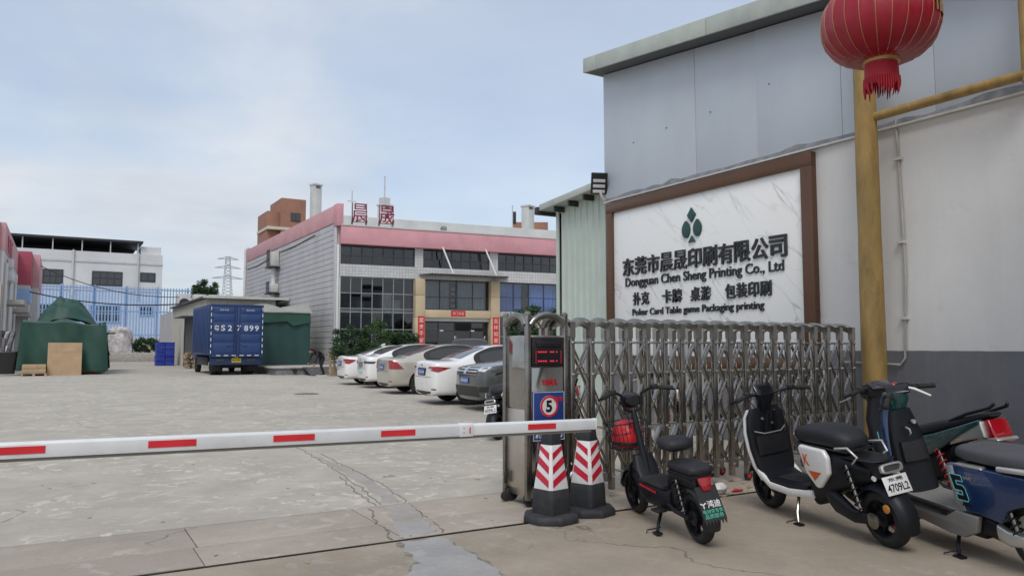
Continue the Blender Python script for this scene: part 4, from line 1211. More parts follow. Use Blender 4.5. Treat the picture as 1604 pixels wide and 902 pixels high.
    MB().tube([(.74, 0, .3), (.82, 0, .55), (.88, 0, .8), (.9, 0, .86)], [.03, .028, .024, .022], 12).build('steering_stem', 'satin_black', t, smooth=45)
    for s_ in (1, -1):
        MB().tube([(wb, .055 * s_, r), (wb - .08, .055 * s_, .42), (wb - .2, .02 * s_, .5)], .015, 8).build('fork_leg', 'satin_black', t, smooth=45)
    lift(arc_guard(t, wb, r + .025, R(10), R(170), .05, .004, 0), r).build('front_fender', 'satin_black', t, smooth=50)
    handlebar(t, [(.76, .3, 1.02), (.86, .17, 1.04), (.9, .09, 1.0), (.9, .07, .88), (.9, 0, .85), (.9, -.07, .88), (.9, -.09, 1.0), (.86, -.17, 1.04), (.76, -.3, 1.02)], .012)
    MB().sup([((.86, 0, .95), YA, ZA, .05, .04, 2.2), ((.9, 0, .95), YA, ZA, .075, .065, 2.2), ((.97, 0, .94), YA, ZA, .08, .07, 2.2), ((1.0, 0, .94), YA, ZA, .06, .05, 2.2)], 18).build('headlamp', 'screen_black', t, smooth=50)
    # wire basket
    bk = MB().tube([(.93, .15, .76), (1.2, .16, .76), (1.2, -.16, .76), (.93, -.15, .76), (.93, .15, .76)], .006, 6).build('basket', 'black_plastic', t)
    mb = MB()
    for z, sc in ((.54, .8), (.6, .87), (.68, .93)):
        mb.tube([(.94, .15 * sc, z), (1.2 - (1 - sc) * .1, .16 * sc, z), (1.2 - (1 - sc) * .1, -.16 * sc, z), (.94, -.15 * sc, z), (.94, .15 * sc, z)], .004, 5)
    for k in range(9):
        u = -1 + k / 4
        mb.tube([(1.2, .16 * u, .76), (1.18, .128 * u, .54), (.94, .12 * u, .54), (.93, .15 * u, .76)], .003, 5)
    for k in range(5):
        x = .97 + k * .05
        for s_ in (1, -1):
            mb.tube([(x, .155 * s_, .76), (x, .125 * s_, .54), (x, 0, .54)], .003, 5)
    mb.build('basket_wires', 'black_plastic', bk)
    kickstand(t, .4, .19, .2, 'satin_black')
    MB().box(.28, .4, .1, .18, .18, .2).build('foot_peg', 'black_plastic', t, bevel=.006)
    return t
HB = math.atan2(5.12 - 4.07, 4.25 - 3.97)
eb = small_bike('small black electric bike with front basket and printed mud flap beside the cones', (3.97, 4.1, 0), HB)
eb.rotation_euler = (R(-7), 0, HB)
# red helmet sitting in the basket
hc = V((3.97, 4.1, 0)) + V((cos(HB), sin(HB), 0)) * 1.06 + V((-sin(HB), cos(HB), 0)) * .09
hm = thing('helmet', 'glossy red helmet sitting in the wire basket of the small electric bike', 'helmet', (hc.x, hc.y, .545), HB)
mb = MB(); prof = [(.1, .0), (.125, .03), (.132, .09), (.122, .15), (.095, .195), (.05, .222), (.004, .228)]
mb.lathe(prof, 28).build('shell', 'sign_red', hm, smooth=60)
MB().lathe([(.126, .02), (.131, .024), (.133, .045), (.128, .05)], 28, cap=False).build('rim_band', 'black_plastic', hm, smooth=40)
MB().sup([((.1, 0, .1), YA, ZA, .1, .05, 3), ((.145, 0, .09), YA, ZA, .085, .045, 3)], 14).build('visor', 'smoke_lens', hm, smooth=45)
MB().box(-.02, .02, -.137, -.128, .06, .11).build('sticker', 'sign_white', hm, bevel=.003)

def blue_scooter(label, loc, rz):
    t = thing('electric_scooter', label, 'scooter', loc, rz, 'parked two-wheelers')
    wb, r = 1.35, .23
    wheel2(t, 0, r, .055, 'silver', 3); wheel2(t, wb, r, .05, 'silver', 3)
    for s_ in (1, -1):
        mb = MB(); mb.sup([((.0, .1 * s_, r), YA, ZA, .018, .035, 3), ((.12, .11 * s_, r), YA, ZA, .028, .05, 3), ((.2, .105 * s_, r + .02), YA, ZA, .03, .055, 3)])
        mb.build('swing_arm', 'silver', t, smooth=50)
        MB().sup([((.2, .1 * s_, r + .02), YA, ZA, .03, .06, 3), ((.42, .09 * s_, r + .05), YA, ZA, .04, .07, 3)]).build('motor_mount', 'satin_black', t, smooth=50)
        spring(t, (.04, .12 * s_, r + .05), (.12, .12 * s_, .55))
    lift(arc_guard(t, 0, r + .06, R(30), R(200), .08, .006, 0), r).build('rear_fender', 'satin_black', t, smooth=50)
    MB().sup([((-.2, 0, .52), YA, ZA, .06, .06, 3), ((0, 0, .52), YA, ZA, .11, .12, 4), ((.3, 0, .48), YA, ZA, .125, .17, 4), ((.5, 0, .45), YA, ZA, .125, .19, 4)], 20).build('seat_box', 'satin_black', t, smooth=50)
    poly = [(-.22, .6), (-.18, .645), (.3, .65), (.52, .645), (.53, .63), (.49, .4), (.44, .34), (.30, .35), (.12, .33), (.05, .42), (-.15, .5)]
    for s_ in (1, -1):
        mb = MB(); mb.prism(poly, .11 * s_, .165 * s_, 'xz')
        sp_ = mb.build('side_panel', 'blue_gloss', t, bevel=.014, segs=3)
        mb = MB(); mb.prism([(.455, .64), (.525, .636), (.485, .4), (.435, .345), (.40, .352), (.44, .45)], .1655 * s_, .1675 * s_, 'xz'); mb.build('panel_strip', 'silver', sp_, bevel=.0008)
        mb = MB(); mb.prism([(.2, .645), (.42, .643), (.44, .655), (.22, .66)], .12 * s_, .166 * s_, 'xz'); mb.build('panel_edge', 'silver', sp_, bevel=.003)
        T = frame((.43, .1678 * s_, .5), (-s_, 0, 0), (.25, 0, .97), (0, s_, 0))
        g = MB()
        gl = [(-.045, .085), (.06, .085), (.06, .045), (-.005, .045), (-.005, .02), (.045, .02), (.06, 0), (.06, -.07), (.045, -.085), (-.045, -.085), (-.045, -.045), (.02, -.045), (.02, -.02), (-.045, -.02)]
        mb = MB(); mb.prism(gl, 0, .0015, 'xy', T); mb.build('panel_digit', 'satin_black', sp_)
        for i in range(len(gl)):
            a, b_ = gl[i], gl[(i + 1) % len(gl)]
            g.bar(T @ V((*a, .002)), T @ V((*b_, .002)), .006, .002, up=T.to_3x3() @ V((0, 0, 1)))
        g.build('digit_outline', 'cyan_print', sp_)
        text('panel_print', 'ESSCO' if 0 else '500', 'silver', sp_, T @ MX.Translation((.11 * 1, .075, .0)), w=.07, h=.02, depth=.0015)
        for k in range(4):
            MB().bar(T @ V((-.02 + k * .02, -.12, .001)), T @ V((.0 + k * .02, -.1, .001)), .008, .0015, up=T.to_3x3() @ V((0, 0, 1))).build('panel_slash', 'satin_black', sp_)
    MB().sup([((-.3, 0, .7), YA, ZA, .05, .02, 3), ((-.27, 0, .705), YA, ZA, .12, .05, 3), ((-.1, 0, .715), YA, ZA, .145, .062, 3), ((.15, 0, .715), YA, ZA, .15, .06, 3), ((.4, 0, .712), YA, ZA, .125, .058, 3), ((.52, 0, .7), YA, ZA, .08, .045, 2.6), ((.545, 0, .69), YA, ZA, .04, .02, 2.4)], 24).build('seat', 'seat_grey', t, smooth=60)
    for s_ in (1, -1):
        MB().sup([((.06, .165 * s_, .675), YA, ZA, .014, .016, 3), ((-.25, .16 * s_, .69), YA, ZA, .016, .018, 3), ((-.34, .1 * s_, .69), YA, ZA, .016, .018, 3)], 10).build('grab_rail', 'silver', t, smooth=50)
    # floor with grey side skirt
    MB().sup([((.46, 0, .32), YA, ZA, .14, .03, 4), ((.7, 0, .3), YA, ZA, .165, .03, 5), ((1.0, 0, .31), YA, ZA, .165, .03, 5), ((1.08, 0, .35), YA, ZA, .15, .03, 4)], 24).build('footboard', 'grey_plastic', t, smooth=45)
    for s_ in (1, -1):
        mb = MB(); mb.prism([(.30, .33), (.5, .335), (.62, .275), (1.05, .3), (1.12, .36), (1.1, .25), (.98, .21), (.6, .165), (.46, .165), (.34, .22)], .13 * s_, .172 * s_, 'xz')
        mb.build('side_skirt', 'grey_plastic', t, bevel=.012, segs=3)
        mb = MB(); mb.prism([(.53, .325), (.62, .29), (1.04, .318), (1.1, .37), (.98, .345), (.7, .335)], .14 * s_, .178 * s_, 'xz'); mb.build('floor_edge', 'black_plastic', t, bevel=.006)
    MB().box(.35, 1.05, -.1, .1, .16, .29).build('battery_tray', 'satin_black', t, bevel=.02)
    st, so = [], []
    for x, z, w in ((1.04, .32, .13), (1.085, .45, .14), (1.115, .6, .14), (1.135, .75, .125), (1.15, .86, .1), (1.155, .92, .08)):
        nx = V((.97, 0, -.22)).normalized()
        st.append(((x, 0, z), YA, nx, w, .045, 3)); so.append(((x + .05, 0, z + .01), YA, nx, w + .022, .045, 3))
    MB().sup(st, 24).build('leg_shield', 'satin_black', t, smooth=50)
    ff = MB().sup(so, 24).build('front_fairing', 'blue_gloss', t, smooth=50)
    MB().sup([((1.05, 0, .56), YA, XA, .1, .02, 4), ((1.075, 0, .7), YA, XA, .095, .022, 4)], 14).build('glove_pocket', 'black_plastic', t, smooth=40)
    MB().tube([(1.08, .02, .8), (1.04, .02, .79), (1.035, .02, .76), (1.05, .02, .745)], .007, 6).build('bag_hook', 'silver', t, smooth=50)
    MB().lathe([(.018, 0), (.016, .02)], 12, MX.Translation((1.09, -.05, .83)) @ rotm(R(-90), 'Y')).build('key_switch', 'silver', t)
    for s_ in (1, -1):
        g = MB(); px_ = []
        for u, z in ((.0, .5), (.035, .56), (.0, .56), (.035, .63), (.0, .63), (.02, .7), (.05, .7), (.05, .77)):
            px_.append((1.115 + (z - .45) * .25 + u, (.158 - abs(z - .6) * .07) * s_, z))
        g.tube(px_, .004, 5); g.build('fairing_line', 'cyan_print', ff)
    for s_ in (1, -1):
        MB().tube([(wb, .075 * s_, r), (wb - .13, .07 * s_, .5), (wb - .2, .03 * s_, .86)], .018, 8).build('fork_leg', 'satin_black', t, smooth=50)
    lift(arc_guard(t, wb, r + .03, R(20), R(165), .07, .005, 0), r).build('front_fender', 'blue_gloss', t, smooth=50)
    hb = thing  # bars are turned towards the left lock
    ob = len(COL.objects)
    MB().sup([((1.19, 0, .9), YA, XA, .06, .05, 2.6), ((1.16, .02, 1.0), YA, XA, .1, .08, 3), ((1.14, .02, 1.06), YA, XA, .08, .06, 3)], 16).build('steering_head', 'teal_gloss', t, smooth=50)
    handlebar(t, [(.93, .25, 1.0), (1.02, .16, 1.04), (1.1, .07, 1.05), (1.16, .0, 1.04), (1.2, -.09, 1.05), (1.2, -.2, 1.06), (1.17, -.33, 1.05)], .013)
    TD = frame((1.13, .0, 1.08), (-.45, -.88, 0), (.7, -.35, .6), (-.5, .3, .8))
    MB().box(-.08, .08, -.05, .05, -.012, .012, TD).build('dashboard', 'screen_black', t, bevel=.01)
    MB().tube([(1.16, -.03, 1.1), (1.1, -.12, 1.06), (1.04, -.2, 1.0)], [.008, .012, .008], 8).build('white_strap', 'white_plastic', t, smooth=45)
    MB().sup([((1.15, -.01, 1.1), YA, ZA, .02, .015, 2), ((1.17, -.01, 1.105), YA, ZA, .03, .022, 2), ((1.2, -.01, 1.1), YA, ZA, .02, .015, 2)], 12).build('red_reflector', 'red_lens', t, smooth=60)
    kickstand(t, .6, .2, .2, 'satin_black')
    MB().prism([(-.05, .03), (.05, .03), (.05, -.03), (-.05, -.03)], 0, .03, 'xy', frame((-.25, 0, .58), (0, -1, 0), ZA, XA)).build('tail_lamp', 'red_lens', t, bevel=.006)
    return t
bs = blue_scooter('dark blue electric scooter with grey skirt and outlined digit at the right edge', (5.17, 2.43, 0), R(68))
bs.rotation_euler = (R(-9), 0, R(68))

def teal_bike(label, loc, rz):
    t = thing('motor_scooter', label, 'scooter', loc, rz, 'parked two-wheelers')
    wb, r = 1.3, .25
    wheel2(t, 0, r, .05, 'steel_dark', 3); wheel2(t, wb, r, .045, 'steel_dark', 3)
    for s_ in (1, -1):
        MB().sup([((.0, .09 * s_, r), YA, ZA, .02, .03, 3), ((.25, .1 * s_, r + .02), YA, ZA, .03, .06, 3), ((.42, .09 * s_, r + .06), YA, ZA, .03, .05, 3)]).build('swing_arm', 'steel_dark', t, smooth=50)
        spring(t, (.05, .11 * s_, r + .05), (.2, .1 * s_, .62), m='sign_red')
        # tail panel sweeping up
        mb = MB(); mb.prism([(.62, .56), (.5, .64), (.2, .715), (-.1, .8), (-.33, .87), (-.33, .84), (-.1, .73), (.1, .62), (.35, .5), (.55, .46)], .075 * s_, .125 * s_, 'xz')
        mb.build('tail_panel', 'teal_gloss', t, bevel=.012, segs=3)
        mb = MB(); mb.prism([(-.05, .77), (-.33, .86), (-.36, .74), (-.16, .7), (0.04, .64)], .06 * s_, .11 * s_, 'xz')
        mb.build('rear_cowl', 'silver', t, bevel=.01, segs=3)
        MB().tube([(.4, .12 * s_, .46), (.5, .13 * s_, .36), (.62, .12 * s_, .4), (.66, .1 * s_, .3)], .012, 8).build('frame_tube', 'silver', t, smooth=45)
    MB().sup([((.1, 0, .5), YA, ZA, .07, .12, 4), ((.35, 0, .45), YA, ZA, .1, .16, 4), ((.6, 0, .4), YA, ZA, .1, .14, 4)], 16).build('engine_box', 'satin_black', t, smooth=45)
    MB().sup([((-.36, 0, .9), YA, ZA, .05, .015, 3), ((-.3, 0, .885), YA, ZA, .085, .025, 3), ((-.1, 0, .83), YA, ZA, .11, .04, 3), ((.2, 0, .76), YA, ZA, .12, .05, 3), ((.45, 0, .7), YA, ZA, .11, .05, 3), ((.6, 0, .66), YA, ZA, .07, .04, 3)], 20).build('seat', 'seat_vinyl', t, smooth=55)
    for s_ in (1, -1):
        MB().tube([(.0, .1 * s_, .83), (-.2, .105 * s_, .9), (-.4, .07 * s_, .955), (-.43, .05 * s_, .985)], .013, 8).build('grab_rail', 'satin_black', t, smooth=50)
    mb = MB(); mb.prism([(-.26, .84), (-.37, .87), (-.42, .76), (-.38, .66), (-.3, .7)], -.075, .075, 'xz'); mb.build('tail_lamp', 'red_lens', t, bevel=.01, segs=3)
    mb = MB(); mb.prism([(-.2, .72), (-.44, .745), (-.46, .73), (-.4, .7)], -.085, .085, 'xz'); mb.build('lamp_band', 'silver', t, bevel=.006)
    lift(arc_guard(t, 0, r + .05, R(40), R(170), .07, .006, 0), r).build('rear_fender', 'satin_black', t, smooth=50)
    MB().box(-.4, -.3, -.06, .06, .45, .68).build('plate_holder', 'satin_black', t, bevel=.01)
    MB().sup([((.56, 0, .32), YA, ZA, .13, .03, 4), ((.95, 0, .32), YA, ZA, .14, .03, 4)], 16).build('footboard', 'satin_black', t, smooth=45)
    st = []
    for x, z, w in ((.93, .32, .13), (.98, .45, .15), (1.02, .6, .16), (1.05, .75, .155), (1.06, .88, .12), (1.06, .96, .1)):
        st.append(((x, 0, z), YA, V((.97, 0, -.2)).normalized(), w, .06, 3))
    MB().sup(st, 20).build('front_shield', 'satin_black', t, smooth=50)
    MB().sup([((1.0, 0, .98), YA, ZA, .14, .035, 3), ((1.08, 0, 1.0), YA, ZA, .17, .06, 3), ((1.18, 0, .98), YA, ZA, .12, .05, 3), ((1.26, 0, .93), YA, ZA, .05, .03, 3)], 18).build('cockpit_cowl', 'satin_black', t, smooth=50)
    MB().box(-.1, .1, -.06, .06, -.01, .01, frame((1.03, 0, 1.045), (0, -1, 0), (.85, 0, .5), (-.5, 0, .85))).build('dashboard', 'smoke_lens', t, bevel=.012)
    handlebar(t, [(.93, .34, 1.0), (1.0, .2, 1.02), (1.06, .0, 1.01), (1.0, -.2, 1.02), (.93, -.34, 1.0)], .013)
    MB().tube([(.95, .33, .97), (.92, .42, .955), (.91, .47, .945)], .006, 6).build('lever_tip', 'silver', t, smooth=45)
    for s_ in (1, -1):
        MB().tube([(wb, .07 * s_, r), (wb - .12, .07 * s_, .55), (wb - .2, .03 * s_, .9)], .017, 8).build('fork_leg', 'satin_black', t, smooth=50)
    lift(arc_guard(t, wb, r + .03, R(15), R(165), .065, .005, 0), r).build('front_fender', 'teal_gloss', t, smooth=50)
    kickstand(t, .5, .2, .25, 'satin_black')
    return t
tb = teal_bike('black and teal scooter with upswept tail and red tail lamp behind the blue scooter', (6.1, 3.36, 0), R(66))
tb.rotation_euler = (R(-6), 0, R(66))
# ================================================================ cars (local: x forward, y left, z up, origin on the ground at the centre)
def applied(o):
    dg = bpy.context.evaluated_depsgraph_get()
    me = bpy.data.meshes.new_from_object(o.evaluated_get(dg), depsgraph=dg)
    return me
def car_shell(P):
    """closed body grid -> subdivided, wheel arches cut -> mesh with slots 0 paint, 1 glass, 2 trim"""
    L, Wd, H = P['L'] / 2, P['W'] / 2, P['H']
    zb, zd, zh = P['belt'], P['deck'], P['hood']
    rb, rt, ft, fb = P['rb'], P['rt'], P['ft'], P['fb']      # rear window base/top, windscreen top/base (x)
    xs = [-L + .03, -L + .16, -L + .5, rb, rb + (rt - rb) * .5, rt, (rt + ft) / 2, ft, (ft + fb) / 2, fb, L - .75, L - .2, L - .03]
    n = len(xs)
    rows = []
    for i, x in enumerate(xs):
        e = {0: .84, 1: .94, n - 1: .78, n - 2: .92, n - 3: .98}.get(i, 1.0)
        w = Wd * e
        end = -1 if i == 0 else 1 if i == n - 1 else 0
        # deck / bonnet / roof heights
        if i <= 2: top = zd; g = 0
        elif x <= rb: top = zd + .01; g = 0
        elif i == 4: top = zd + (H - zd) * .56; g = .55
        elif i in (5, 7): top = H - .035; g = 1
        elif i == 6: top = H; g = 1
        elif i == 8: top = zh + (H - zh) * .58; g = .55
        elif i == 9: top = zh + .03; g = 0
        elif i == 10: top = zh - .03; g = 0
        elif i == 11: top = zh - .1; g = 0
        else: top = zh - .2; g = 0
        bl = zb + (zd - .06 - zb) * max(0, (-x - .2) / L) if x < 0 else zb - (zb - (zh - .1)) * max(0, x / L)
        bl = min(bl, top - .03)
        r5 = (w * (.84 - .16 * g), top - .045 + .01 * g) if g < .9 else (w * .66, top - .03)
        pts = [(x + .08 * -end, w * .88, P['gc']), (x + .02 * -end, w * .97, P['gc'] + .13), (x - .0 * end, w, .36 + P['gc']), (x + .0 * end, w * .985, bl - .12), (x + .03 * -end, w * .945, bl), (x + .05 * -end, r5[0], r5[1]), (x + .06 * -end, w * .32, top)]
        rows.append(pts)
    m = len(rows[0])
    mb = MB()
    V_ = []
    for pts in rows:
        V_ += [(x, -y, z) for x, y, z in pts] + [(x, y, z) for x, y, z in reversed(pts)]
    K = 2 * m
    fs, mi = [], []
    for i in range(n - 1):
        for j in range(K):
            k = (j + 1) % K
            fs.append((i * K + j, i * K + k, (i + 1) * K + k, (i + 1) * K + j))
            jj = min(j, K - 2 - j) if j < K - 1 else -1
            mat_ = 0
            if j == K - 1: mat_ = 2
            elif jj == 4 and P['g0'] <= i <= 7: mat_ = 1
            elif jj in (5, 6) and i in (3, 4): mat_ = 3
            elif jj in (5, 6) and i in (7, 8): mat_ = 4
            mi.append(mat_)
    def cap(i):
        o = i * K
        for j in range(m - 1):
            fs.append((o + j, o + j + 1, o + K - 2 - j, o + K - 1 - j)); mi.append(0)
    cap(0); cap(n - 1)
    bm = bmesh.new()
    vv = [bm.verts.new(p) for p in V_]
    for f, q in zip(fs, mi):
        try:
            ff = bm.faces.new([vv[a] for a in f]); ff.material_index = q
        except ValueError: pass
    bmesh.ops.recalc_face_normals(bm, faces=bm.faces)
    for q in (1, 3, 4):
        for side in (-1, 1):
            reg = [f for f in bm.faces if f.material_index == q and (q != 1 or f.calc_center_median().y * side > 0)]
            if not reg or (q != 1 and side > 0): continue
            r_ = bmesh.ops.inset_region(bm, faces=reg, thickness=.035, depth=-.006, use_even_offset=True)
            for f in r_['faces']: f.material_index = 2 if q == 1 else 0
    for f in bm.faces:
        if f.material_index in (3, 4): f.material_index = 1
    me = bpy.data.meshes.new('body'); bm.to_mesh(me); bm.free()
    o = bpy.data.objects.new('tmp', me); COL.objects.link(o)
    mod = o.modifiers.new('s', 'SUBSURF'); mod.levels = 3; mod.render_levels = 3
    # wheel arch cutters
    cm = MB()
    for x in P['wx']:
        for s_ in (-1, 1):
            cm.lathe([(P['wr'] + .055, -.18), (P['wr'] + .055, .3)], 28, MX.Translation((x, s_ * (Wd - .06), P['wr'] + .0)) @ rotm(R(-90 * s_), 'X'))
    for q in range(3): me.materials.append(None)
    cme = cm.mesh('cut', 'car_trim')
    co = bpy.data.objects.new('cut', cme); COL.objects.link(co)
    bo = o.modifiers.new('b', 'BOOLEAN'); bo.object = co; bo.operation = 'DIFFERENCE'; bo.solver = 'EXACT'
    out = applied(o)
    bpy.data.objects.remove(o); bpy.data.objects.remove(co)
    return out
def split_mats(me, slots):
    """separate a mesh into one mesh per material slot and loose window"""
    res = {}
    for q in slots:
        bm = bmesh.new(); bm.from_mesh(me)
        bmesh.ops.delete(bm, geom=[f for f in bm.faces if f.material_index != q], context='FACES')
        res[q] = bm
    return res
def decal(bvh, O, u, v, outline, off=.006, step=.05, depth=.012):
    """lens or badge that follows the body: outline in (u,v) about O, cast along u x v inward"""
    u, v, O = V(u).normalized(), V(v).normalized(), V(O)
    nrm = u.cross(v).normalized()
    bm = bmesh.new()
    f = bm.faces.new([bm.verts.new((a, b_, 0)) for a, b_ in outline])
    lo = [min(p[k] for p in outline) for k in (0, 1)]; hi = [max(p[k] for p in outline) for k in (0, 1)]
    for k, ax in ((0, (1, 0, 0)), (1, (0, 1, 0))):
        t = lo[k] + step
        while t < hi[k] - .005:
            bmesh.ops.bisect_plane(bm, geom=bm.verts[:] + bm.edges[:] + bm.faces[:], plane_co=[c * t for c in ax], plane_no=ax)
            t += step
    front = {}
    last = None
    for vt in bm.verts:
        p = O + u * vt.co.x + v * vt.co.y
        h = bvh.ray_cast(p + nrm * 1.0, -nrm, 3.0)
        q = h[0] if h[0] is not None else p
        vt.co = q + nrm * off
    bmesh.ops.recalc_face_normals(bm, faces=bm.faces)
    ex = bmesh.ops.extrude_face_region(bm, geom=bm.faces[:])
    for g in ex['geom']:
        if isinstance(g, bmesh.types.BMVert): g.co -= nrm * (depth + off)
    bmesh.ops.recalc_face_normals(bm, faces=bm.faces)
    return bm
def from_bm(bm, name, mat_, parent, smooth=40):
    me = bpy.data.meshes.new(name); bm.to_mesh(me); bm.free()
    me.materials.append(MT[mat_])
    me.polygons.foreach_set('use_smooth', [True] * len(me.polygons)); me.set_sharp_from_angle(angle=R(smooth))
    return link(name, me, parent)
CAR_WHEEL = {}
def car_wheel(t, x, y, r, side):
    key = (r, side)
    if key not in CAR_WHEEL:
        T = rotm(R(-90 * side), 'X')
        ty = MB().lathe([(r * .68, -.1), (r * .93, -.105), (r, -.07), (r, .07), (r * .93, .105), (r * .68, .1)], 32, T).mesh('wheel', 'rubber', smooth=40)
        mb = MB().lathe([(r * .7, .06), (r * .68, .1), (r * .62, .085), (r * .6, .02), (.02, .03)], 28, T)
        for k in range(5):
            a = 2 * pi * k / 5
            mb.bar(T @ V((.03 * cos(a), .03 * sin(a), .08)), T @ V((r * .66 * cos(a), r * .66 * sin(a), .085)), .03, .06, up=T.to_3x3() @ V((0, 0, 1)))
        CAR_WHEEL[key] = (ty, mb.mesh('rim', 'silver', smooth=35))
    ty, rm = CAR_WHEEL[key]
    w = link('wheel', ty, t, (x, y, r)); link('rim', rm, w)
def car(name, label, P, paint, loc, rz, lamps, plate_txt, plate_mat='plate_blue', front=False, extra=None, group='cars parked in the yard'):
    t = thing(name, label, 'car', loc, rz, group)
    me = car_shell(P)
    bms = split_mats(me, (0, 1, 2))
    body_me = bpy.data.meshes.new('body'); bms[0].to_mesh(body_me)
    bvb = bmesh.new(); bvb.from_mesh(me); bvh = BVHTree.FromBMesh(bvb)
    bvb.free()
    from_bm(bms[0], 'body', paint, t, 40)
    for isl in islands(bms[1]):
        b2 = bmesh.new(); mp_ = {}
        for f in isl:
            b2.faces.new([mp_.setdefault(v_.index, None) or mp_.__setitem__(v_.index, b2.verts.new(v_.co)) or mp_[v_.index] for v_ in f.verts])
        from_bm(b2, 'window', 'car_glass', t, 60)
    bms[1].free()
    from_bm(bms[2], 'underbody', 'car_trim', t, 40)
    Wd, L = P['W'] / 2, P['L'] / 2
    for x in P['wx']:
        for s_ in (-1, 1): car_wheel(t, x, s_ * (Wd - .125), P['wr'], s_)
    for s_ in (-1, 1):
        MB().sup([((P['fb'] - .42, s_ * (Wd - .02), P['belt'] + .07), YA, ZA, .05, .05, 3), ((P['fb'] - .36, s_ * (Wd + .09), P['belt'] + .08), YA, ZA, .07, .075, 3), ((P['fb'] - .28, s_ * (Wd + .09), P['belt'] + .07), YA, ZA, .06, .06, 3)], 14).build('side_mirror', paint, t, smooth=50)
        # door seams and handles
        for xx in ((P['rt'] + P['ft']) / 2, P['wx'][0] + .45, P['fb'] - .15):
            b_ = decal(bvh, (xx, s_ * Wd, .62), (s_ * -1, 0, 0), (0, 0, 1), [(-.004, -.28), (.004, -.28), (.004, P['belt'] - .66), (-.004, P['belt'] - .66)], .0015, .08, .004)
            from_bm(b_, 'door_seam', 'car_trim', t)
        for xx in ((P['rt'] + P['ft']) / 2 + .12, P['wx'][0] + .58):
            b_ = decal(bvh, (xx, s_ * Wd, P['belt'] - .13), (s_ * -1, 0, 0), (0, 0, 1), [(-.1, -.012), (.1, -.012), (.1, .012), (-.1, .012)], .022, .05, .01)
            from_bm(b_, 'door_handle', paint, t)
    for nm, O, u, v_, ol, m_, off in lamps:
        for s_ in ((-1, 1) if O[1] else (1,)):
            O2 = (O[0], O[1] * s_, O[2])
            u2 = (u[0], u[1] * s_, u[2])
            ol2 = ol
            u3 = V(u2)
            if s_ < 0:
                ol2 = [(-a, b_) for a, b_ in ol]; u3 = -u3
            from_bm(decal(bvh, O2, u3, v_, ol2, off), nm, m_, t)
    # plate
    sx = -1 if not front else 1
    pz = P.get('pz', .75)
    h = bvh.ray_cast(V((sx * 4, 0, pz)), V((-sx, 0, 0)), 6)
    px_ = h[0].x if h[0] else sx * L
    TP = frame((px_ + sx * .015, 0, pz), (0, sx, 0), ZA, (sx, 0, 0))
    pl_ = MB().box(-.22, .22, -.07, .07, -.012, 0, TP).build('license_plate', plate_mat, t, bevel=.004)
    text('plate_digits', plate_txt, 'sign_white', pl_, TP, w=.38, h=.08, depth=.002, bold=.01)
    if extra: extra(t, bvh, P)
    return t
SED = dict(L=4.63, W=1.78, H=1.45, belt=.93, deck=1.06, hood=.92, rb=-1.62, rt=-.72, ft=.35, fb=1.12, gc=.2, wx=(-1.33, 1.33), wr=.315, g0=4, pz=.78)
def rear_set(kind):
    """tail lamps, reflectors, bumper and trunk lines for a saloon"""
    dg = (-.77, -.64, 0)     # diagonal look at the rear corner
    out = []
    u = V((.64, -.77, 0))    # lamp plane spans rear and flank (for the left corner)
    # lamp outline: +u runs towards the car's middle at the rear, -u round the flank
    O = (-2.2, .72, .86)
    uu = V((-.62, -.78, 0)); 
    if kind == 'slim':
        ol = [(-.34, .03), (-.1, .055), (.22, .05), (.24, .0), (.05, -.05), (-.12, -.075), (-.2, -.04)]
    elif kind == 'shoulder':
        ol = [(-.36, -.12), (-.2, .07), (-.02, .13), (.12, .12), (.08, .02), (.06, -.12), (-.1, -.125)]
    elif kind == 'block':
        ol = [(-.3, .05), (-.05, .09), (.22, .07), (.24, .02), (.05, -.07), (-.1, -.1), (-.24, -.02)]
    else:
        ol = [(-.3, .03), (.2, .05), (.22, -.03), (-.25, -.04)]
    out.append(('tail_lamp', O, uu, (0, 0, 1), ol, 'red_lens' if kind != 'dark' else 'smoke_lens', .012))
    if kind in ('slim', 'block'):
        out.append(('reverse_lens', (-2.25, .58, .845), uu, (0, 0, 1), [(-.06, .02), (.07, .025), (.07, -.01), (-.02, -.025)], 'white_lens', .016))
    out.append(('bumper_reflector', (-2.22, .7, .38), uu, (0, 0, 1), [(-.09, .012), (.09, .012), (.09, -.016), (-.09, -.016)], 'car_trim' if kind == 'slim' else 'red_lens', .006))
    out.append(('trunk_seam', (-2.3, 0, .66), (0, -1, 0), (0, 0, 1), [(-.62, .005), (.62, .005), (.62, -.005), (-.62, -.005)], 'car_trim', .002))
    out.append(('plate_recess', (-2.3, 0, .785), (0, -1, 0), (0, 0, 1), [(-.32, .09), (.32, .09), (.27, -.095), (-.27, -.095)], 'car_trim' if kind == 'slim' else 'grey_plastic', .003))
    out.append(('rear_badge', (-2.25, 0, .95), (0, -1, 0), (0, 0, 1), [(.04 * cos(k * pi / 6), .035 * sin(k * pi / 6)) for k in range(12)], 'chrome', .012))
    out.append(('diffuser', (-2.3, 0, .27), (0, -1, 0), (0, 0, 1), [(-.55, .05), (.55, .05), (.45, -.05), (-.45, -.05)], 'car_trim', .004))
    return out
CH = R(-5.6)
def place(cx, cy, P, heading):
    """rear-centre point -> car centre"""
    return (cx + cos(heading) * P['L'] / 2, cy + sin(heading) * P['L'] / 2, 0)
def mkP(**k):
    d = dict(SED); d.update(k); return d
P4 = mkP()
car('parked_car', 'white saloon with slim red tail lamps, nearest rear-facing car beside the dark car', P4, 'car_white', place(7.62, 17.33, P4, CH), CH, rear_set('slim'), '粤S·5K738')
P3 = mkP(L=4.64, W=1.86, H=1.48, belt=.95, deck=1.08, rb=-1.75, rt=-.6, ft=.3, wr=.33)
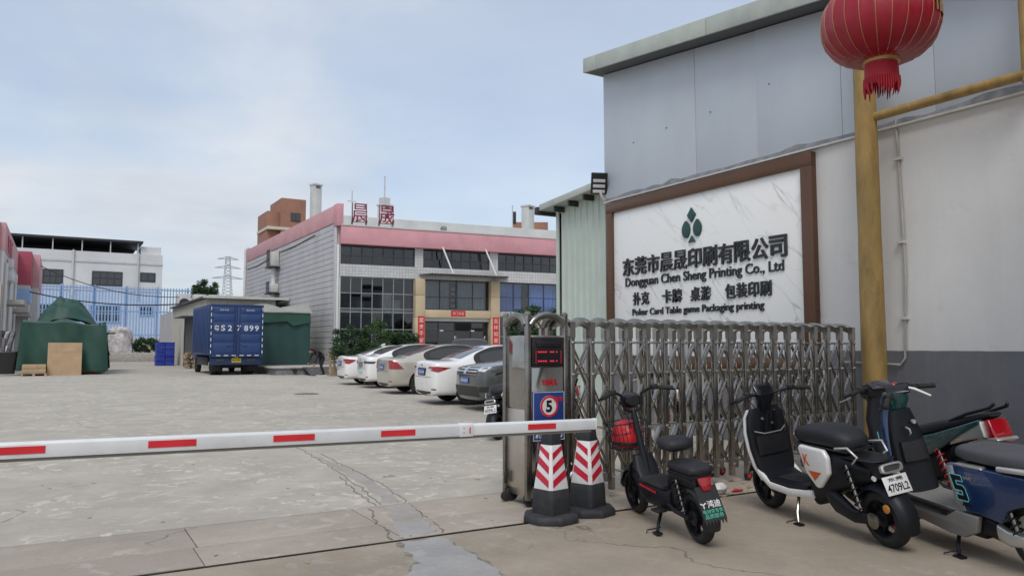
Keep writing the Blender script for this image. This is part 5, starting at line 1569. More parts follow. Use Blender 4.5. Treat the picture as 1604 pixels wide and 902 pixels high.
car('parked_car', 'champagne beige saloon with tall red shoulder tail lamps', P3, 'car_champagne', place(8.28, 21.75, P3, CH), CH, rear_set('shoulder'), '粤S·N2G06')
P2 = mkP(L=4.5, W=1.8, H=1.5, belt=.95, deck=1.1, rb=-1.8, rt=-.75, pz=.56)
car('parked_car', 'white car with dark tail lamps and pale green plate next to the champagne saloon', P2, 'car_white', place(8.84, 25.2, P2, CH), CH, rear_set('dark'), '粤SD·0628', 'plate_green')
P1 = mkP(L=4.7, W=1.8, H=1.46, rb=-1.7)
def fin(t, bvh, P):
    MB().sup([((P['rt'] - .05, 0, P['H'] - .02), YA, ZA, .035, .02, 2.5), ((P['rt'] + .1, 0, P['H'] + .02), YA, ZA, .03, .03, 2.5)], 10).build('antenna_fin', 'car_white', t, smooth=50)
car('parked_car', 'white saloon with blocky red tail lamps, farthest along the row by the bushes', P1, 'car_white', place(8.93, 27.7, P1, CH), CH, rear_set('block'), '粤S·3H91Q', 'plate_blue', False, fin)
# dark car facing out
P5 = mkP(L=4.73, W=1.86, H=1.66, belt=1.06, deck=1.2, hood=1.1, rb=-2.15, rt=-1.75, ft=.2, fb=.95, gc=.22, wr=.35, pz=.66)
fl_ = [('headlamp', (2.2, .68, .9), (.5, -.86, 0), (0, 0, 1), [(-.2, .06), (.1, .045), (.1, -.03), (-.1, -.05)], 'white_lens', .012),
       ('grille', (2.3, 0, .86), (0, 1, 0), (0, 0, 1), [(-.62, .085), (.62, .085), (.55, -.1), (-.55, -.1)], 'car_trim', .006),
       ('grille_bar', (2.3, 0, .915), (0, 1, 0), (0, 0, 1), [(-.6, .014), (.6, .014), (.6, -.014), (-.6, -.014)], 'chrome', .014),
       ('grille_bar', (2.3, 0, .855), (0, 1, 0), (0, 0, 1), [(-.58, .012), (.58, .012), (.58, -.012), (-.58, -.012)], 'chrome', .014),
       ('grille_bar', (2.3, 0, .79), (0, 1, 0), (0, 0, 1), [(-.56, .012), (.56, .012), (.56, -.012), (-.56, -.012)], 'chrome', .014),
       ('front_badge', (2.3, 0, .875), (0, 1, 0), (0, 0, 1), [(.085 * cos(k * pi / 10), .085 * sin(k * pi / 10)) for k in range(20)], 'chrome', .022),
       ('lower_grille', (2.3, 0, .42), (0, 1, 0), (0, 0, 1), [(-.6, .12), (.6, .12), (.68, -.1), (-.68, -.1)], 'car_trim', .006),
       ('fog_lamp', (2.15, .72, .48), (.5, -.86, 0), (0, 0, 1), [(-.12, .07), (.12, .05), (.1, -.06), (-.1, -.05)], 'car_trim', .008)]
h5 = R(180 - 5.6)
car('parked_car', 'dark grey car facing out with chrome grille and blue plate beside the gate cabinet', P5, 'car_grey', (7.66 - cos(h5) * P5['L'] / 2, 15.1 - sin(h5) * P5['L'] / 2, 0), h5, fl_, '粤S·6L0C2', 'plate_blue', True)
P6 = mkP(L=4.6, W=1.84, H=1.72, belt=1.06, deck=1.25, hood=1.05, rb=-2.1, rt=-1.75, ft=.2, fb=.95, gc=.22, wr=.35, pz=.9)
def rails(t, bvh, P):
    for s_ in (-1, 1):
        MB().tube([(-1.7, .56 * s_, 1.68), (-1.5, .57 * s_, 1.77), (-.6, .58 * s_, 1.79), (.1, .57 * s_, 1.76), (.25, .56 * s_, 1.68)], .022, 8).build('roof_rail', 'silver', t, smooth=50)
car('parked_car', 'black car with silver roof rails behind the white and champagne saloons', P6, 'car_black', (14.2, 27.4, 0), R(62), rear_set('none'), '粤S·8T5N1', 'plate_blue', False, rails)

# ================================================================ box truck (local: y forward, origin at the rear centre on the ground)
tk = thing('box_truck', 'dark blue box truck with white licence number painted on its rear doors', 'truck', (7.55, 39.35, 0), R(0))
bw, bl_, z0, z1 = 1.25, 5.6, .98, 3.45
bx_ = MB().box(-bw, bw, .05, bl_, z0, z1).build('cargo_box', 'truck_blue', tk, bevel=.02)
for s_ in (-1, 1):
    for k in range(13):
        y = .3 + k * .4
        MB().box(s_ * bw - (.03 if s_ < 0 else 0), s_ * bw + (.03 if s_ > 0 else 0), y, y + .22, z0 + .12, z1 - .12).build('side_rib', 'truck_blue', bx_, bevel=.012)
for (xa, xb, za2, zb2) in ((-bw, -bw + .09, z0 - .1, z1), (bw - .09, bw, z0 - .1, z1), (-bw + .09, bw - .09, z1 - .1, z1), (-bw + .09, bw - .09, z0 - .1, z0)):
    MB().box(xa, xb, -.02, .05, za2, zb2).build('door_frame', 'truck_blue_dark', bx_, bevel=.008)
for s_ in (-1, 1):
    d_ = MB().box(min(s_ * .012, s_ * (bw - .1)), max(s_ * .012, s_ * (bw - .1)), 0, .05, z0 + .01, z1 - .11).build('rear_door', 'truck_blue', tk, bevel=.006)
    for (za2, zb2) in ((3.02, 3.27), (2.62, 2.94), (2.06, 2.52), (1.66, 1.98), (1.08, 1.56)):
        MB().box(min(s_ * .16, s_ * (bw - .14)), max(s_ * .16, s_ * (bw - .14)), -.022, .0, za2, zb2).build('door_panel', 'truck_blue', d_, bevel=.018)
    MB().tube([(s_ * .1, -.035, z0), (s_ * .1, -.035, z1 - .12)], .017, 8).build('lock_rod', 'truck_blue_dark', d_, smooth=45)
    MB().tube([(s_ * .1, -.045, 1.5), (s_ * .35, -.05, 1.42), (s_ * .5, -.05, 1.42)], .014, 6).build('lock_handle', 'truck_blue_dark', d_)
    for z in (1.2, 1.8, 2.3, 2.8, 3.2):
        MB().box(s_ * (bw - .12) - .06, s_ * (bw - .12) + .04, -.035, .0, z - .03, z + .03).build('hinge', 'truck_blue_dark', d_, bevel=.005)
    for k in range(8):
        z = 1.05 + k * .3
        MB().box(s_ * (bw - .045) - .018, s_ * (bw - .045) + .018, -.025, -.0205, z, z + .16).build('reflective_strip', 'sign_white', d_)
TT = lambda x, z: frame((x, -.0225, z), (1, 0, 0), ZA, (0, -1, 0))
for ch, x in zip('粤S27899', (-.95, -.66, -.34, .08, .42, .67, .93)):
    text('number', ch, 'sign_white', bx_, TT(x, 2.29), w=.19 if ch != '粤' else .22, h=.27, depth=.004, bold=.015)
text('box_lettering', '货车专用', 'sign_white', bx_, TT(-.62, 3.17), w=.4, h=.08, depth=.003)
text('box_lettering', '厢式货车', 'sign_white', bx_, TT(.62, 3.17), w=.4, h=.08, depth=.003)
for k in range(6):
    x = -.95 + k * .36
    if abs(x) > .1: MB().box(x, x + .2, -.026, -.0205, .94, .98).build('reflective_strip', 'sign_white', bx_)
MB().box(-bw + .05, bw - .05, .12, .2, .5, .86).build('rear_bumper', 'truck_blue_dark', tk, bevel=.02)
for s_ in (-1, 1):
    MB().box(s_ * .72 - .2, s_ * .72 + .2, .09, .12, .66, .78).build('tail_lamp', 'smoke_lens', tk, bevel=.01)
    MB().box(s_ * .88 - .25, s_ * .88 + .25, .55, .58, .2, .6).build('mud_flap', 'rubber', tk)
TPt = frame((.02, .11, .72), (1, 0, 0), ZA, (0, -1, 0))
plt = MB().box(-.22, .22, -.11, .11, -.012, 0, TPt).build('license_plate', 'plate_yellow', tk, bevel=.004)
text('plate_digits', '粤S·27899', 'letter_black', plt, TPt, w=.38, h=.1, depth=.002, bold=.01)
for s_ in (-1, 1):
    MB().box(s_ * .42 - .05, s_ * .42 + .05, .2, 7.2, .55, .75).build('chassis_rail', 'dark_steel', tk)
    for x in (.62, .9):
        w = MB().lathe([(.2, -.11), (.4, -.12), (.42, -.08), (.42, .08), (.4, .12), (.2, .11)], 28, MX.Translation((s_ * x, 1.1, .42)) @ rotm(R(90), 'Y')).build('wheel', 'rubber', tk, smooth=40)
    w = MB().lathe([(.2, -.11), (.4, -.12), (.42, -.08), (.42, .08), (.4, .12), (.2, .11)], 28, MX.Translation((s_ * .88, 5.9, .42)) @ rotm(R(90), 'Y')).build('wheel', 'rubber', tk, smooth=40)
    MB().box(s_ * 1.05 - .03, s_ * 1.05 + .03, 1.7, 4.9, .45, .85).build('side_guard', 'dark_steel', tk, bevel=.01)
MB().tube([(-.9, 1.1, .42), (.9, 1.1, .42)], .09, 12).build('axle', 'dark_steel', tk)
MB().sup([((0, 5.7, 1.4), XA, ZA, 1.0, .85, 6), ((0, 5.9, 1.5), XA, ZA, 1.03, .95, 6), ((0, 6.8, 1.5), XA, ZA, 1.03, .95, 6), ((0, 7.3, 1.35), XA, ZA, 1.0, .8, 5)], 28).build('cab', 'truck_blue', tk, smooth=40)

# more two-wheelers inside the gate
o = copy_tree(ws); o.location = (5.72, 10.1, 0); o.rotation_euler = (R(-9), 0, R(38)); o['label'] = 'white backed scooter parked behind the gate cabinet next to the dark car'
o = copy_tree(tb); o.location = (6.0, 8.6, 0); o.rotation_euler = (R(-6), 0, R(70)); o['label'] = 'dark scooter parked inside the yard behind the left half of the folding gate'
o = copy_tree(tb); o.location = (7.1, 7.6, 0); o.rotation_euler = (R(-6), 0, R(60)); o['label'] = 'dark scooter parked inside the yard below the middle of the marble sign'
# ================================================================ factory
FA = R(-5.6)
FC = (13.0, 41.1, 0)
fa = thing('factory_building', 'two storey factory with pink parapet band, tiled front and beige entrance', 'building', FC, FA)
def fb_(name, m, s0, s1, t0, t1, z0, z1, parent=None, **k):
    return MB().box(s0, s1, t0, t1, z0, z1).build(name, m, parent or fa, **k)
def win(s0, s1, z0, z1, cols, zs, t=.12, glass='glass_dark', fm='alu', fw=.05):
    mb = MB()
    for a, b_, c, d_ in ((s0, s1, z0, z0 + fw), (s0, s1, z1 - fw, z1), (s0, s0 + fw, z0 + fw, z1 - fw), (s1 - fw, s1, z0 + fw, z1 - fw)):
        mb.box(a, b_, t - .05, t + .05, c, d_)
    w = mb.build('window', fm, fa)
    zl = [z0] + list(zs) + [z1]
    sx = [s0 + (s1 - s0) * i / cols for i in range(cols + 1)]
    for i in range(1, cols): fb_('mullion', fm, sx[i] - .022, sx[i] + .022, t - .04, t + .04, z0 + fw, z1 - fw, w)
    for z in zs: fb_('transom', fm, s0 + fw, s1 - fw, t - .035, t + .035, z - .022, z + .022, w)
    for i in range(cols):
        for a, b_ in zip(zl, zl[1:]):
            e = random.uniform(-.012, .012); e2 = random.uniform(-.012, .012)
            p = [(sx[i] + .02, t + e, a + .02), (sx[i + 1] - .02, t - e, a + .02), (sx[i + 1] - .02, t - e + e2, b_ - .02), (sx[i] + .02, t + e + e2, b_ - .02)]
            MB().add(p, [(0, 1, 2, 3)]).build('pane', glass, w)
    return w
END = 19.0
# upper storey
G1 = [(.24, 4.5), (5.0, 9.17), (9.72, 13.9), (14.4, 18.6)]
for a, b_ in G1: win(a, b_, 5.93, 6.96, 7, [6.42], fm='window_dark_frame')
for a, b_ in ((-.02, .24), (4.5, 5.0), (9.17, 9.72), (13.9, 14.4), (18.6, END)): fb_('tiled_pier', 'tile_white', a, b_, 0, .3, 5.93, 7.02)
fb_('tiled_band', 'tile_white', -.02, END, 0, .3, 5.27, 5.93)
fb_('tiled_pier', 'tile_white', -.02, .24, 0, .3, 0, 5.27)
# ground floor
win(.24, 4.5, .25, 5.27, 7, [1.35, 2.35, 3.3, 3.5, 4.35], .14)
fb_('sill_wall', 'tile_white', .24, 4.5, 0, .3, 0, .25)
win(9.76, 13.9, 3.48, 5.25, 4, [4.36], .14, 'glass_blue', 'window_dark_frame', .04)
win(14.4, 18.6, 3.48, 5.25, 4, [4.36], .14, 'glass_blue', 'window_dark_frame', .04)
win(9.76, 13.9, .6, 3.2, 6, [2.0], .14)
win(14.4, 18.6, .6, 3.2, 6, [2.0], .14)
fb_('tiled_band', 'tile_white', 9.74, END, 0, .3, 3.2, 3.48)
fb_('tiled_band', 'tile_white', 9.74, END, 0, .3, 0, .6)
fb_('tiled_pier', 'tile_white', 13.9, 14.4, .0, .3, .6, 3.2); fb_('tiled_pier', 'tile_white', 13.9, 14.4, 0, .3, 3.48, 5.27); fb_('tiled_pier', 'tile_white', 18.6, END, 0, .3, .6, 3.2)
fb_('tiled_pier', 'tile_white', 18.6, END, 0, .3, 3.48, 5.27)
# entrance
for a, b_ in ((4.5, 5.06), (9.17, 9.74)):
    for z in ((0, 1.5), (1.515, 3.05), (3.065, 4.3), (4.315, 5.265)):
        fb_('stone_slab', 'beige_stone', a, b_, -.25, .28, z[0], z[1], bevel=.006)
fb_('entrance_beam', 'beige_stone', 5.06, 9.17, -.2, .28, 3.06, 3.5, bevel=.006)
fb_('entrance_head', 'roof_white', 5.06, 9.17, .0, .3, 2.86, 3.06)
cw_ = win(5.06, 9.17, 3.52, 5.26, 4, [4.25], .2, 'glass_dark', 'window_dark_frame', .05)
dr = win(5.06, 9.17, .02, 2.85, 4, [2.3], .4, 'glass_dark', 'window_dark_frame', .06)
for s_ in (6.15, 8.1):
    fb_('door_lamp', 'white_lens', s_, s_ + .22, .3, .36, 2.28, 2.36, dr)
# curtains
def curtain(s0, s1, z0, z1, m, t=.55):
    MB().grid(lambda u, v_: (s0 + (s1 - s0) * u, t + .06 * sin(u * (s1 - s0) * 22) * (1 - .4 * v_), z0 + (z1 - z0) * v_), int((s1 - s0) * 40), 3).build('curtain', m, fa, smooth=60)
curtain(5.1, 6.75, 3.5, 5.15, 'curtain'); curtain(7.35, 9.1, 3.5, 5.15, 'curtain')
curtain(9.78, 11.5, 3.45, 5.2, 'curtain_blue'); curtain(12.0, 13.9, 3.45, 5.2, 'curtain_blue'); curtain(14.4, 18.5, 3.45, 5.2, 'curtain_blue')
for z in (3.7, 4.05, 4.4, 4.7):
    MB().sup([((7.05, .6, z), XA, YA, .12, .1, 3), ((7.05, .6, z + .16), XA, YA, .14, .1, 3)], 10).build('shelf_item', 'interior_pale', fa, smooth=40)
# interior shell
fb_('floor_slab', 'interior_pale', .24, 18.6, .32, 6.5, 3.3, 3.45)
fb_('ceiling_slab', 'interior', .24, 18.6, .32, 6.5, 5.4, 5.9)
fb_('back_wall', 'interior', .24, 18.6, 6.5, 6.6, 0, 7.3)
fb_('partition', 'interior', 4.6, 4.7, .45, 6.4, 0, 7.2); fb_('partition', 'interior', 9.4, 9.5, .45, 6.4, 0, 7.2)
for (a, b_, t, z0_, z1_, m) in ((2.9, 3.5, 1.2, 3.46, 4.5, 'interior_pale'), (3.6, 4.1, 1.4, 3.46, 4.1, 'interior_pale'), (1.4, 1.9, 1.1, 3.46, 4.0, 'interior'), (.6, 1.3, 1.0, 0, 1.8, 'interior_pale'), (2.2, 2.7, 1.0, 0, 2.6, 'interior_pale')):
    fb_('stored_goods', m, a, b_, t, t + .5, z0_, z1_, bevel=.03)
# couplets and banner
FTx = lambda s_, z, t=-.255: frame((s_, t, z), (1, 0, 0), ZA, (0, -1, 0))
for s_, body in ((4.84, '富贵平安福'), (9.47, '吉祥如意财')):
    c = fb_('couplet', 'red_paper', s_ - .2, s_ + .2, -.262, -.252, 1.15, 3.12)
    for i, ch in enumerate(body):
        text('couplet_character', ch, 'gold' if 0 else 'sign_white', c, FTx(s_, 2.9 - i * .38, -.2625), w=.26, h=.27, depth=.002, bold=.0)
c = fb_('banner', 'red_paper', 6.65, 7.55, -.215, -.202, 3.14, 3.48)
text('banner_character', '开门大吉', 'sign_white', c, FTx(7.1, 3.31, -.216), w=.7, h=.18, depth=.002)
# canopy hung on two rods
mb = MB(); mb.prism([(4.75, -.02), (10.35, -.02), (9.9, -1.15), (5.2, -1.15)], 5.47, 5.53, 'xy'); mb.build('canopy', 'steel_dark', fa, bevel=.01)
for s_ in (6.05, 8.75):
    MB().tube([(s_, -.38, 7.12), (s_ + .45, -.95, 5.54)], .05, 10).build('canopy_rod', 'white_plastic', fa, smooth=45)
# parapet band and roof
fb_('parapet_band', 'pink_paint', .18, END, -.36, .3, 7.02, 8.02, bevel=.01)
fb_('parapet_coping', 'roof_white', .18, END, -.4, .3, 8.02, 8.09)
fb_('roof_slab', 'roof_white', .3, END, .3, 24, 7.3, 7.6)
fb_('roof_parapet', 'roof_white', .5, END, 6.4, 6.6, 7.6, 9.72)
fb_('downpipe', 'white_plastic', .03, .14, -.12, -.01, 0, 6.98, bevel=.02)
fb_('corner_pipe', 'white_plastic', .17, .22, -.06, -.01, 0, 5.2)
# flank wall, lying along the yard
def flank(name, m, mb, **k):
    o = mb.build(name, m, fa, **k); o.rotation_euler = (0, 0, -FA); return o
flank('flank_wall', 'interior_pale', MB().box(0.03, .3, .05, 23.3, 0, 9.0))
nz = 26
for i in range(nz):
    z = i * 8.2 / nz
    yy = .34
    for a, b_ in ((.34, 9.0), (9.02, 16.2), (16.22, 23.3)):
        flank('cladding_panel', 'cladding', MB().box(-.03 + random.uniform(-.006, .006), .028, a, b_, z + .012, z + 8.2 / nz - .012), bevel=.006, segs=1)
flank('corner_trim', 'cladding', MB().box(-.05, .029, -.02, .335, 0, 8.0), bevel=.01)
flank('parapet_flank', 'pink_pale', MB().box(-.06, .3, .32, 23.35, 8.22, 9.2), bevel=.01)
flank('parapet_corner', 'pink_paint', MB().box(-.08, .26, -.36, .31, 8.0, 9.22), bevel=.01)
flank('stack_pipe', 'conduit', MB().tube([(-.12, 23.4, 0), (-.12, 23.4, 9.2), (.1, 23.4, 9.4)], .12, 10), smooth=45)
# loading canopy and roof plant on the flank
flank('loading_canopy', 'flashing', MB().box(-1.5, -.03, 4.8, 12.0, 3.55, 3.72), bevel=.02)
ri = flank('riser_duct', 'white_plastic', MB().tube([(-.35, 12.8, 2.6), (-.35, 12.8, 7.0)], .16, 12), smooth=45)
for z0_, z1_ in ((5.1, 5.7), (6.9, 7.9)):
    flank('plant_cage', 'conduit', MB().box(-.62, -.05, 12.5, 13.2, z0_, z1_), bevel=.05)
    for k in range(5):
        flank('cage_bar', 'dark_steel', MB().box(-.75, -.72, 12.4 + k * .2, 12.43 + k * .2, z0_ - .1, z1_ + .15))
    flank('cage_shelf', 'dark_steel', MB().box(-.8, -.04, 12.2, 13.5, z0_ - .12, z0_ - .06))
flank('wall_cable', 'cable', MB().tube([(-.06, 4, 8.0), (-.06, 9, 7.82), (-.06, 13, 7.9), (-.06, 19, 7.55), (-.06, 23, 7.6)], .025, 6))
# company name on the roof edge
for i, (ch, s_) in enumerate((('晨', 1.42), ('晟', 2.98))):
    t_ = thing('roof_letter', 'dark red roof letter ' + ('nearest the pink corner, left of the pair' if i == 0 else 'on the right of the pair above the pink band'), 'letter', (0, 0, 0), 0, 'roof letters')
    P_ = V((FC[0] + cos(FA) * s_ - sin(FA) * .6, FC[1] + sin(FA) * s_ + cos(FA) * .6, 7.6))
    t_.location = P_; t_.rotation_euler = (0, 0, FA)
    text('character', ch, 'roof_letter', t_, frame((0, -.02, 1.33), (1, 0, 0), ZA, (0, -1, 0)), w=.88, h=1.05, depth=.08, bold=.0)
    for a in (-.4, .4):
        MB().tube([(a, .06, 0), (a, .06, 1.9)], .025, 6).build('support_post', 'dark_steel', t_)
        MB().tube([(a, .06, 1.2), (a, .7, 0)], .02, 6).build('brace', 'dark_steel', t_)
    MB().box(-.46, .46, .03, .07, .8, .84).build('support_rail', 'roof_letter', t_)
# things on or behind the roof
st = thing('stair_tower', 'brown brick tower block rising behind the pink roof edge on the left', 'building', (19.7, 81.2, 0))
MB().box(0, 2.6, 0, 5, 0, 17.0).build('tower_wall', 'brick_brown', st, bevel=.03)
MB().box(-1.3, -.01, .6, 5, 0, 15.6).build('side_wall', 'brick_brown', st, bevel=.03)
MB().box(-1.38, 2.65, -.05, 5, 13.6, 13.9).build('string_course', 'cream', st)
w = MB().box(1.0, 2.0, -.06, .1, 14.6, 15.5).build('window', 'window_dark_frame', st)
for a in (1.06, 1.53): MB().box(a, a + .41, -.08, -.055, 14.67, 15.43).build('pane', 'car_glass', w)
MB().box(1.9, 2.7, -.9, -.06, 14.2, 14.3).build('balcony', 'dark_steel', st)
def chimney(label, x, y, z0, z1, r, top=False):
    c = thing('roof_chimney', label, 'chimney', (x, y, 0), R(20), 'rooftop chimneys')
    MB().sup([((0, 0, z0), XA, YA, r, r, 8), ((0, 0, z1 - .4), XA, YA, r, r, 8)], 16).build('shaft', 'roof_white', c, smooth=40)
    for a in (-.8, .8): MB().box(a * r - .06, a * r + .06, -r * .9, r * .9, z1 - .42, z1 - .1).build('cap_leg', 'roof_white', c)
    MB().box(-r * 1.1, r * 1.1, -r * 1.1, r * 1.1, z1 - .12, z1).build('cap', 'roof_white', c)
    if top:
        MB().box(-.3, .3, -.3, .3, z1, z1 + .5).build('upper_stage', 'roof_white', c); MB().tube([(0, 0, z1 + .5), (0, 0, z1 + 2.2)], .05, 6).build('lightning_rod', 'pylon', c)
        MB().box(-.25, .05, -r - .03, -r + .02, z1 - 2.2, z1 - .8).build('louvre', 'dark_steel', c)
    return c
chimney('plain white chimney between the brick tower and the pink corner', 17.7, 61.6, 7, 14.6, .36)
chimney('white stepped chimney with a spike beside the roof letters', 21.1, 55, 7, 12.2, .4, True)
chimney('white chimney beside the brown brick block at the right end of the roof', 34.2, 55.4, 7, 13.4, .42)
b2 = thing('roof_block', 'low brown brick block behind the right end of the factory roof', 'building', (38.1, 64.6, 0), R(-30))
MB().box(0, 3.5, 0, 4, 0, 13.6).build('block_wall', 'brick_brown', b2, bevel=.03)
MB().box(2.3, 3.0, -.04, .1, 11.2, 12.0).build('window', 'window_dark_frame', b2)
an_ = thing('antenna_mast', 'thin mobile phone antenna mast standing on the factory roof at the right', 'antenna', (30.5, 51.7, 7.4))
MB().tube([(0, 0, 0), (0, 0, 5.1)], .05, 8).build('mast', 'pylon', an_); MB().box(.02, .3, -.08, .08, 3.6, 4.6).build('antenna_panel', 'dark_steel', an_, bevel=.03)
for a in range(3): MB().tube([(0, 0, 3), (1.2 * cos(a * 2.1), 1.2 * sin(a * 2.1), 0)], .015, 5).build('guy_wire', 'pylon', an_)
an2 = thing('antenna_mast', 'thin aerial mast behind the left roof letter', 'antenna', (15.5, 46, 7.4)); MB().tube([(0, 0, 0), (0, 0, 3.7)], .035, 6).build('mast', 'pylon', an2)
MB().box(-.3, .3, -.02, .02, 3.0, 3.05).build('crossbar', 'pylon', an2)
rv = thing('roof_vent', 'small dark turbine vent on the factory roof near its middle', 'vent', (19.4, 40.9, 7.6)); MB().lathe([(.12, 0), (.12, .55), (.18, .6), (.2, .75), (.15, .86), (.03, .9)], 14).build('vent_head', 'flashing', rv, smooth=40)

# ================================================================ sheds, dock, tarps
sh = thing('yard_shed', 'pale metal shed with dark roof edge behind the blue truck', 'shed', (7.9, 51, 0))
mb = MB(); prof = []
for i in range(64):
    y = i * .25; prof += [(0.0, y), (0, y + .19), (-.03, y + .21), (-.03, y + .24)]
mb.loft([[(x, y, 0) for x, y in prof], [(x, y, 4.38) for x, y in prof]], cap=False, closed=False); mb.build('side_wall', 'shed_wall', sh)
mb = MB(); prof = []
for i in range(17):
    x = i * .25; prof += [(x, 0), (x + .19, 0), (x + .21, -.03), (x + .24, -.03)]
mb.loft([[(x, y, 0) for x, y in prof], [(x, y, 4.42) for x, y in prof]], cap=False, closed=False); mb.build('front_wall', 'shed_wall', sh)
MB().box(-.25, 5.0, -.35, 16.2, 4.42, 4.52).build('roof', 'shed_roof', sh, bevel=.01)
MB().box(-.28, 5.0, -.39, -.355, 4.4, 4.56).build('roof_edge', 'conduit', sh)
dw = MB().box(-.06, .02, 4.5, 8.5, 0, 3.4).build('doorway', 'interior', sh)
MB().box(-.8, -.03, 4.3, 8.7, 3.4, 3.46).build('awning', 'shed_roof', sh)
for y in (4.35, 8.6): MB().box(-.1, 0, y, y + .1, 0, 3.4).build('door_jamb', 'dark_steel', sh)
dk = thing('loading_dock', 'low grey loading platform with metal edge beside the blue truck', 'platform', (8.9, 37.3, 0))
MB().box(.3, 4.0, 1.0, 9, 0, .32).build('platform_base', 'flashing', dk)
MB().box(.15, 4.05, .9, 9, .322, .4).build('platform_top', 'kerb', dk, bevel=.01)
for x in (1.2, 1.8): MB().tube([(x, .93, .2), (x, .8, .2)], .1, 10).build('dock_buffer', 'rubber', dk)
mb = MB(); mb.prism([(.88, .38), (.88, .34), (-.75, .0), (-.8, .03)], 1.55, 3.35, 'yz'); mb.build('ramp', 'steel_dark', dk)
mb = MB(); mb.box(1.75, 3.55, -1.2, -.82, .004, .04); mb.build('ramp_foot_board', 'white_plastic', dk)
tg = thing('tarp_shelter', 'dark green tarpaulin shelter with pale top beside the blue truck', 'tarp', (9.0, 42, .4))
def drape(w, d_, h, amp=.08, n=26):
    mb = MB()
    per = []
    for (x0, y0, x1, y1) in ((0, d_, 0, 0), (0, 0, w, 0), (w, 0, w, d_)):
        for k in range(n): per.append((x0 + (x1 - x0) * k / n, y0 + (y1 - y0) * k / n))
    per.append((w, d_))
    rings = []
    for j in range(9):
        v_ = j / 8
        rings.append([(x + amp * sin(i * .9 + 1.3 * sin(j * .4)) * (1 - v_) * .6 + amp * .5 * sin(i * .37), y + amp * cos(i * .8 + j * .2) * (1 - v_ * .6) - .05 * (1 - v_), h * v_ + (random.uniform(-.05, .05) if j == 0 else 0)) for i, (x, y) in enumerate(per)])
    mb.loft(rings, cap=False, closed=False)
    return mb
drape(2.9, 4, 2.85, .05).build('tarp_side', 'tarp_dark', tg, smooth=60)
MB().grid(lambda u, v_: (-.1 + 3.1 * u, -.15 + 4.2 * v_, 2.8 + (.2 + .28 * abs(sin(u * 4.3 + .6))) * min(1, v_ * 4) + .1 * v_), 24, 16).build('tarp_top', 'tarp_pale', tg, smooth=60)
mb = MB(); mb.add([(0.05, -.1, 2.84), (2.85, -.1, 2.84), (2.9, -.14, 2.3), (1.9, -.16, 2.1), (1.6, -.15, 2.35), (.5, -.15, 2.25), (0, -.14, 2.4)], [(0, 1, 2, 3, 4, 5, 6)]); mb.build('tarp_flap', 'tarp_green', tg)
for x, y in ((.1, .1), (2.8, .1), (.1, 3.9), (2.8, 3.9)): MB().tube([(x, y, 0), (x, y, 2.8)], .03, 6).build('frame_post', 'dark_steel', tg)

tp = thing('tarp_stack', 'dark green tarpaulin covering stacked goods on the left of the yard', 'tarp', (-1.45, 44.2, 0))
MB().box(.15, 3.2, .35, 3.6, .06, 2.2).build('stacked_goods', 'cardboard', tp)
def tarp_skin(u, v_):
    # one cloth over the load: skirt up the front, then back across the top
    f_ = lambda a, b_, c=0: pnoise(V((a, b_, c)))
    x = -.1 + 3.65 * u
    if v_ < .5:
        w = v_ * 2
        fold = .28 * (1 - w * .7) * f_(u * 3.2, w * .9) + .1 * f_(u * 9 + w * 2, w * 2, 4)
        return (x + .15 * (1 - w) * (u - .5) * 2, -.15 - .12 * (1 - w) + fold, .2 + .22 * f_(u * 4, 7) * (1 - w) + 2.38 * w + .14 * f_(u * 3, 2) * w - .1 * u * w)
    w = (v_ - .5) * 2
    return (x, -.15 + .28 * .3 * f_(u * 3.2, .9) + .1 * f_(u * 9 + 2, 2, 4) + 4.0 * w, 2.58 - .1 * u + .14 * f_(u * 3, 2) + .25 * f_(u * 3, w * 3, 9) * min(1, w * 6) + .1 * sin(w * 3))
MB().grid(tarp_skin, 44, 40).build('tarp_front', 'tarp_green', tp, smooth=60)
def tarp_flank(u, v_):
    n_ = .5 * sin(u * 9 + v_ * 2) + .5 * sin(u * 21 + 1)
    return (3.5 + .22 * (1 - v_) + .1 * n_ * (1 - v_), -.15 + 4.0 * u, .25 + .12 * n_ * (1 - v_) + 2.4 * v_)
MB().grid(tarp_flank, 30, 14).build('tarp_side', 'tarp_green', tp, smooth=60)
MB().grid(lambda u, v_: (-.1 - .15 * (1 - v_) - .08 * sin(u * 17) * (1 - v_), -.15 + 4 * u, .25 + 2.45 * v_), 20, 10).build('tarp_side', 'tarp_green', tp, smooth=60)
mb = MB(); mb.grid(lambda u, v_: (3.25 + .55 * u * (1 - v_ * .6), .1 + .5 * v_ + 1.5 * u * .2, 2.65 - 1.7 * u - .1 * v_), 8, 6); mb.build('tarp_corner', 'tarp_green', tp, smooth=60)
t2 = thing('tarp_stack', 'peaked green tarpaulin behind the big covered stack on the left', 'tarp', (-1.0, 48.6, 0))
MB().grid(lambda u, v_: (-.2 + 4 * u, -.1 + 3.2 * v_, 2.15 + 1.85 * max(0, 1 - ((u - .4) / .42) ** 2) ** .9 * max(0, 1 - ((v_ - .5) / .62) ** 2) ** .8 * (1 + .25 * pnoise(V((u * 5, v_ * 5, 3)))) + .15 * pnoise(V((u * 9, v_ * 9, 8)))), 36, 30).build('tarp_top', 'tarp_green', t2, smooth=60)
MB().box(.1, 3.4, .1, 2.9, 0, 2.2).build('covered_goods', 'tarp_green', t2, bevel=.06)

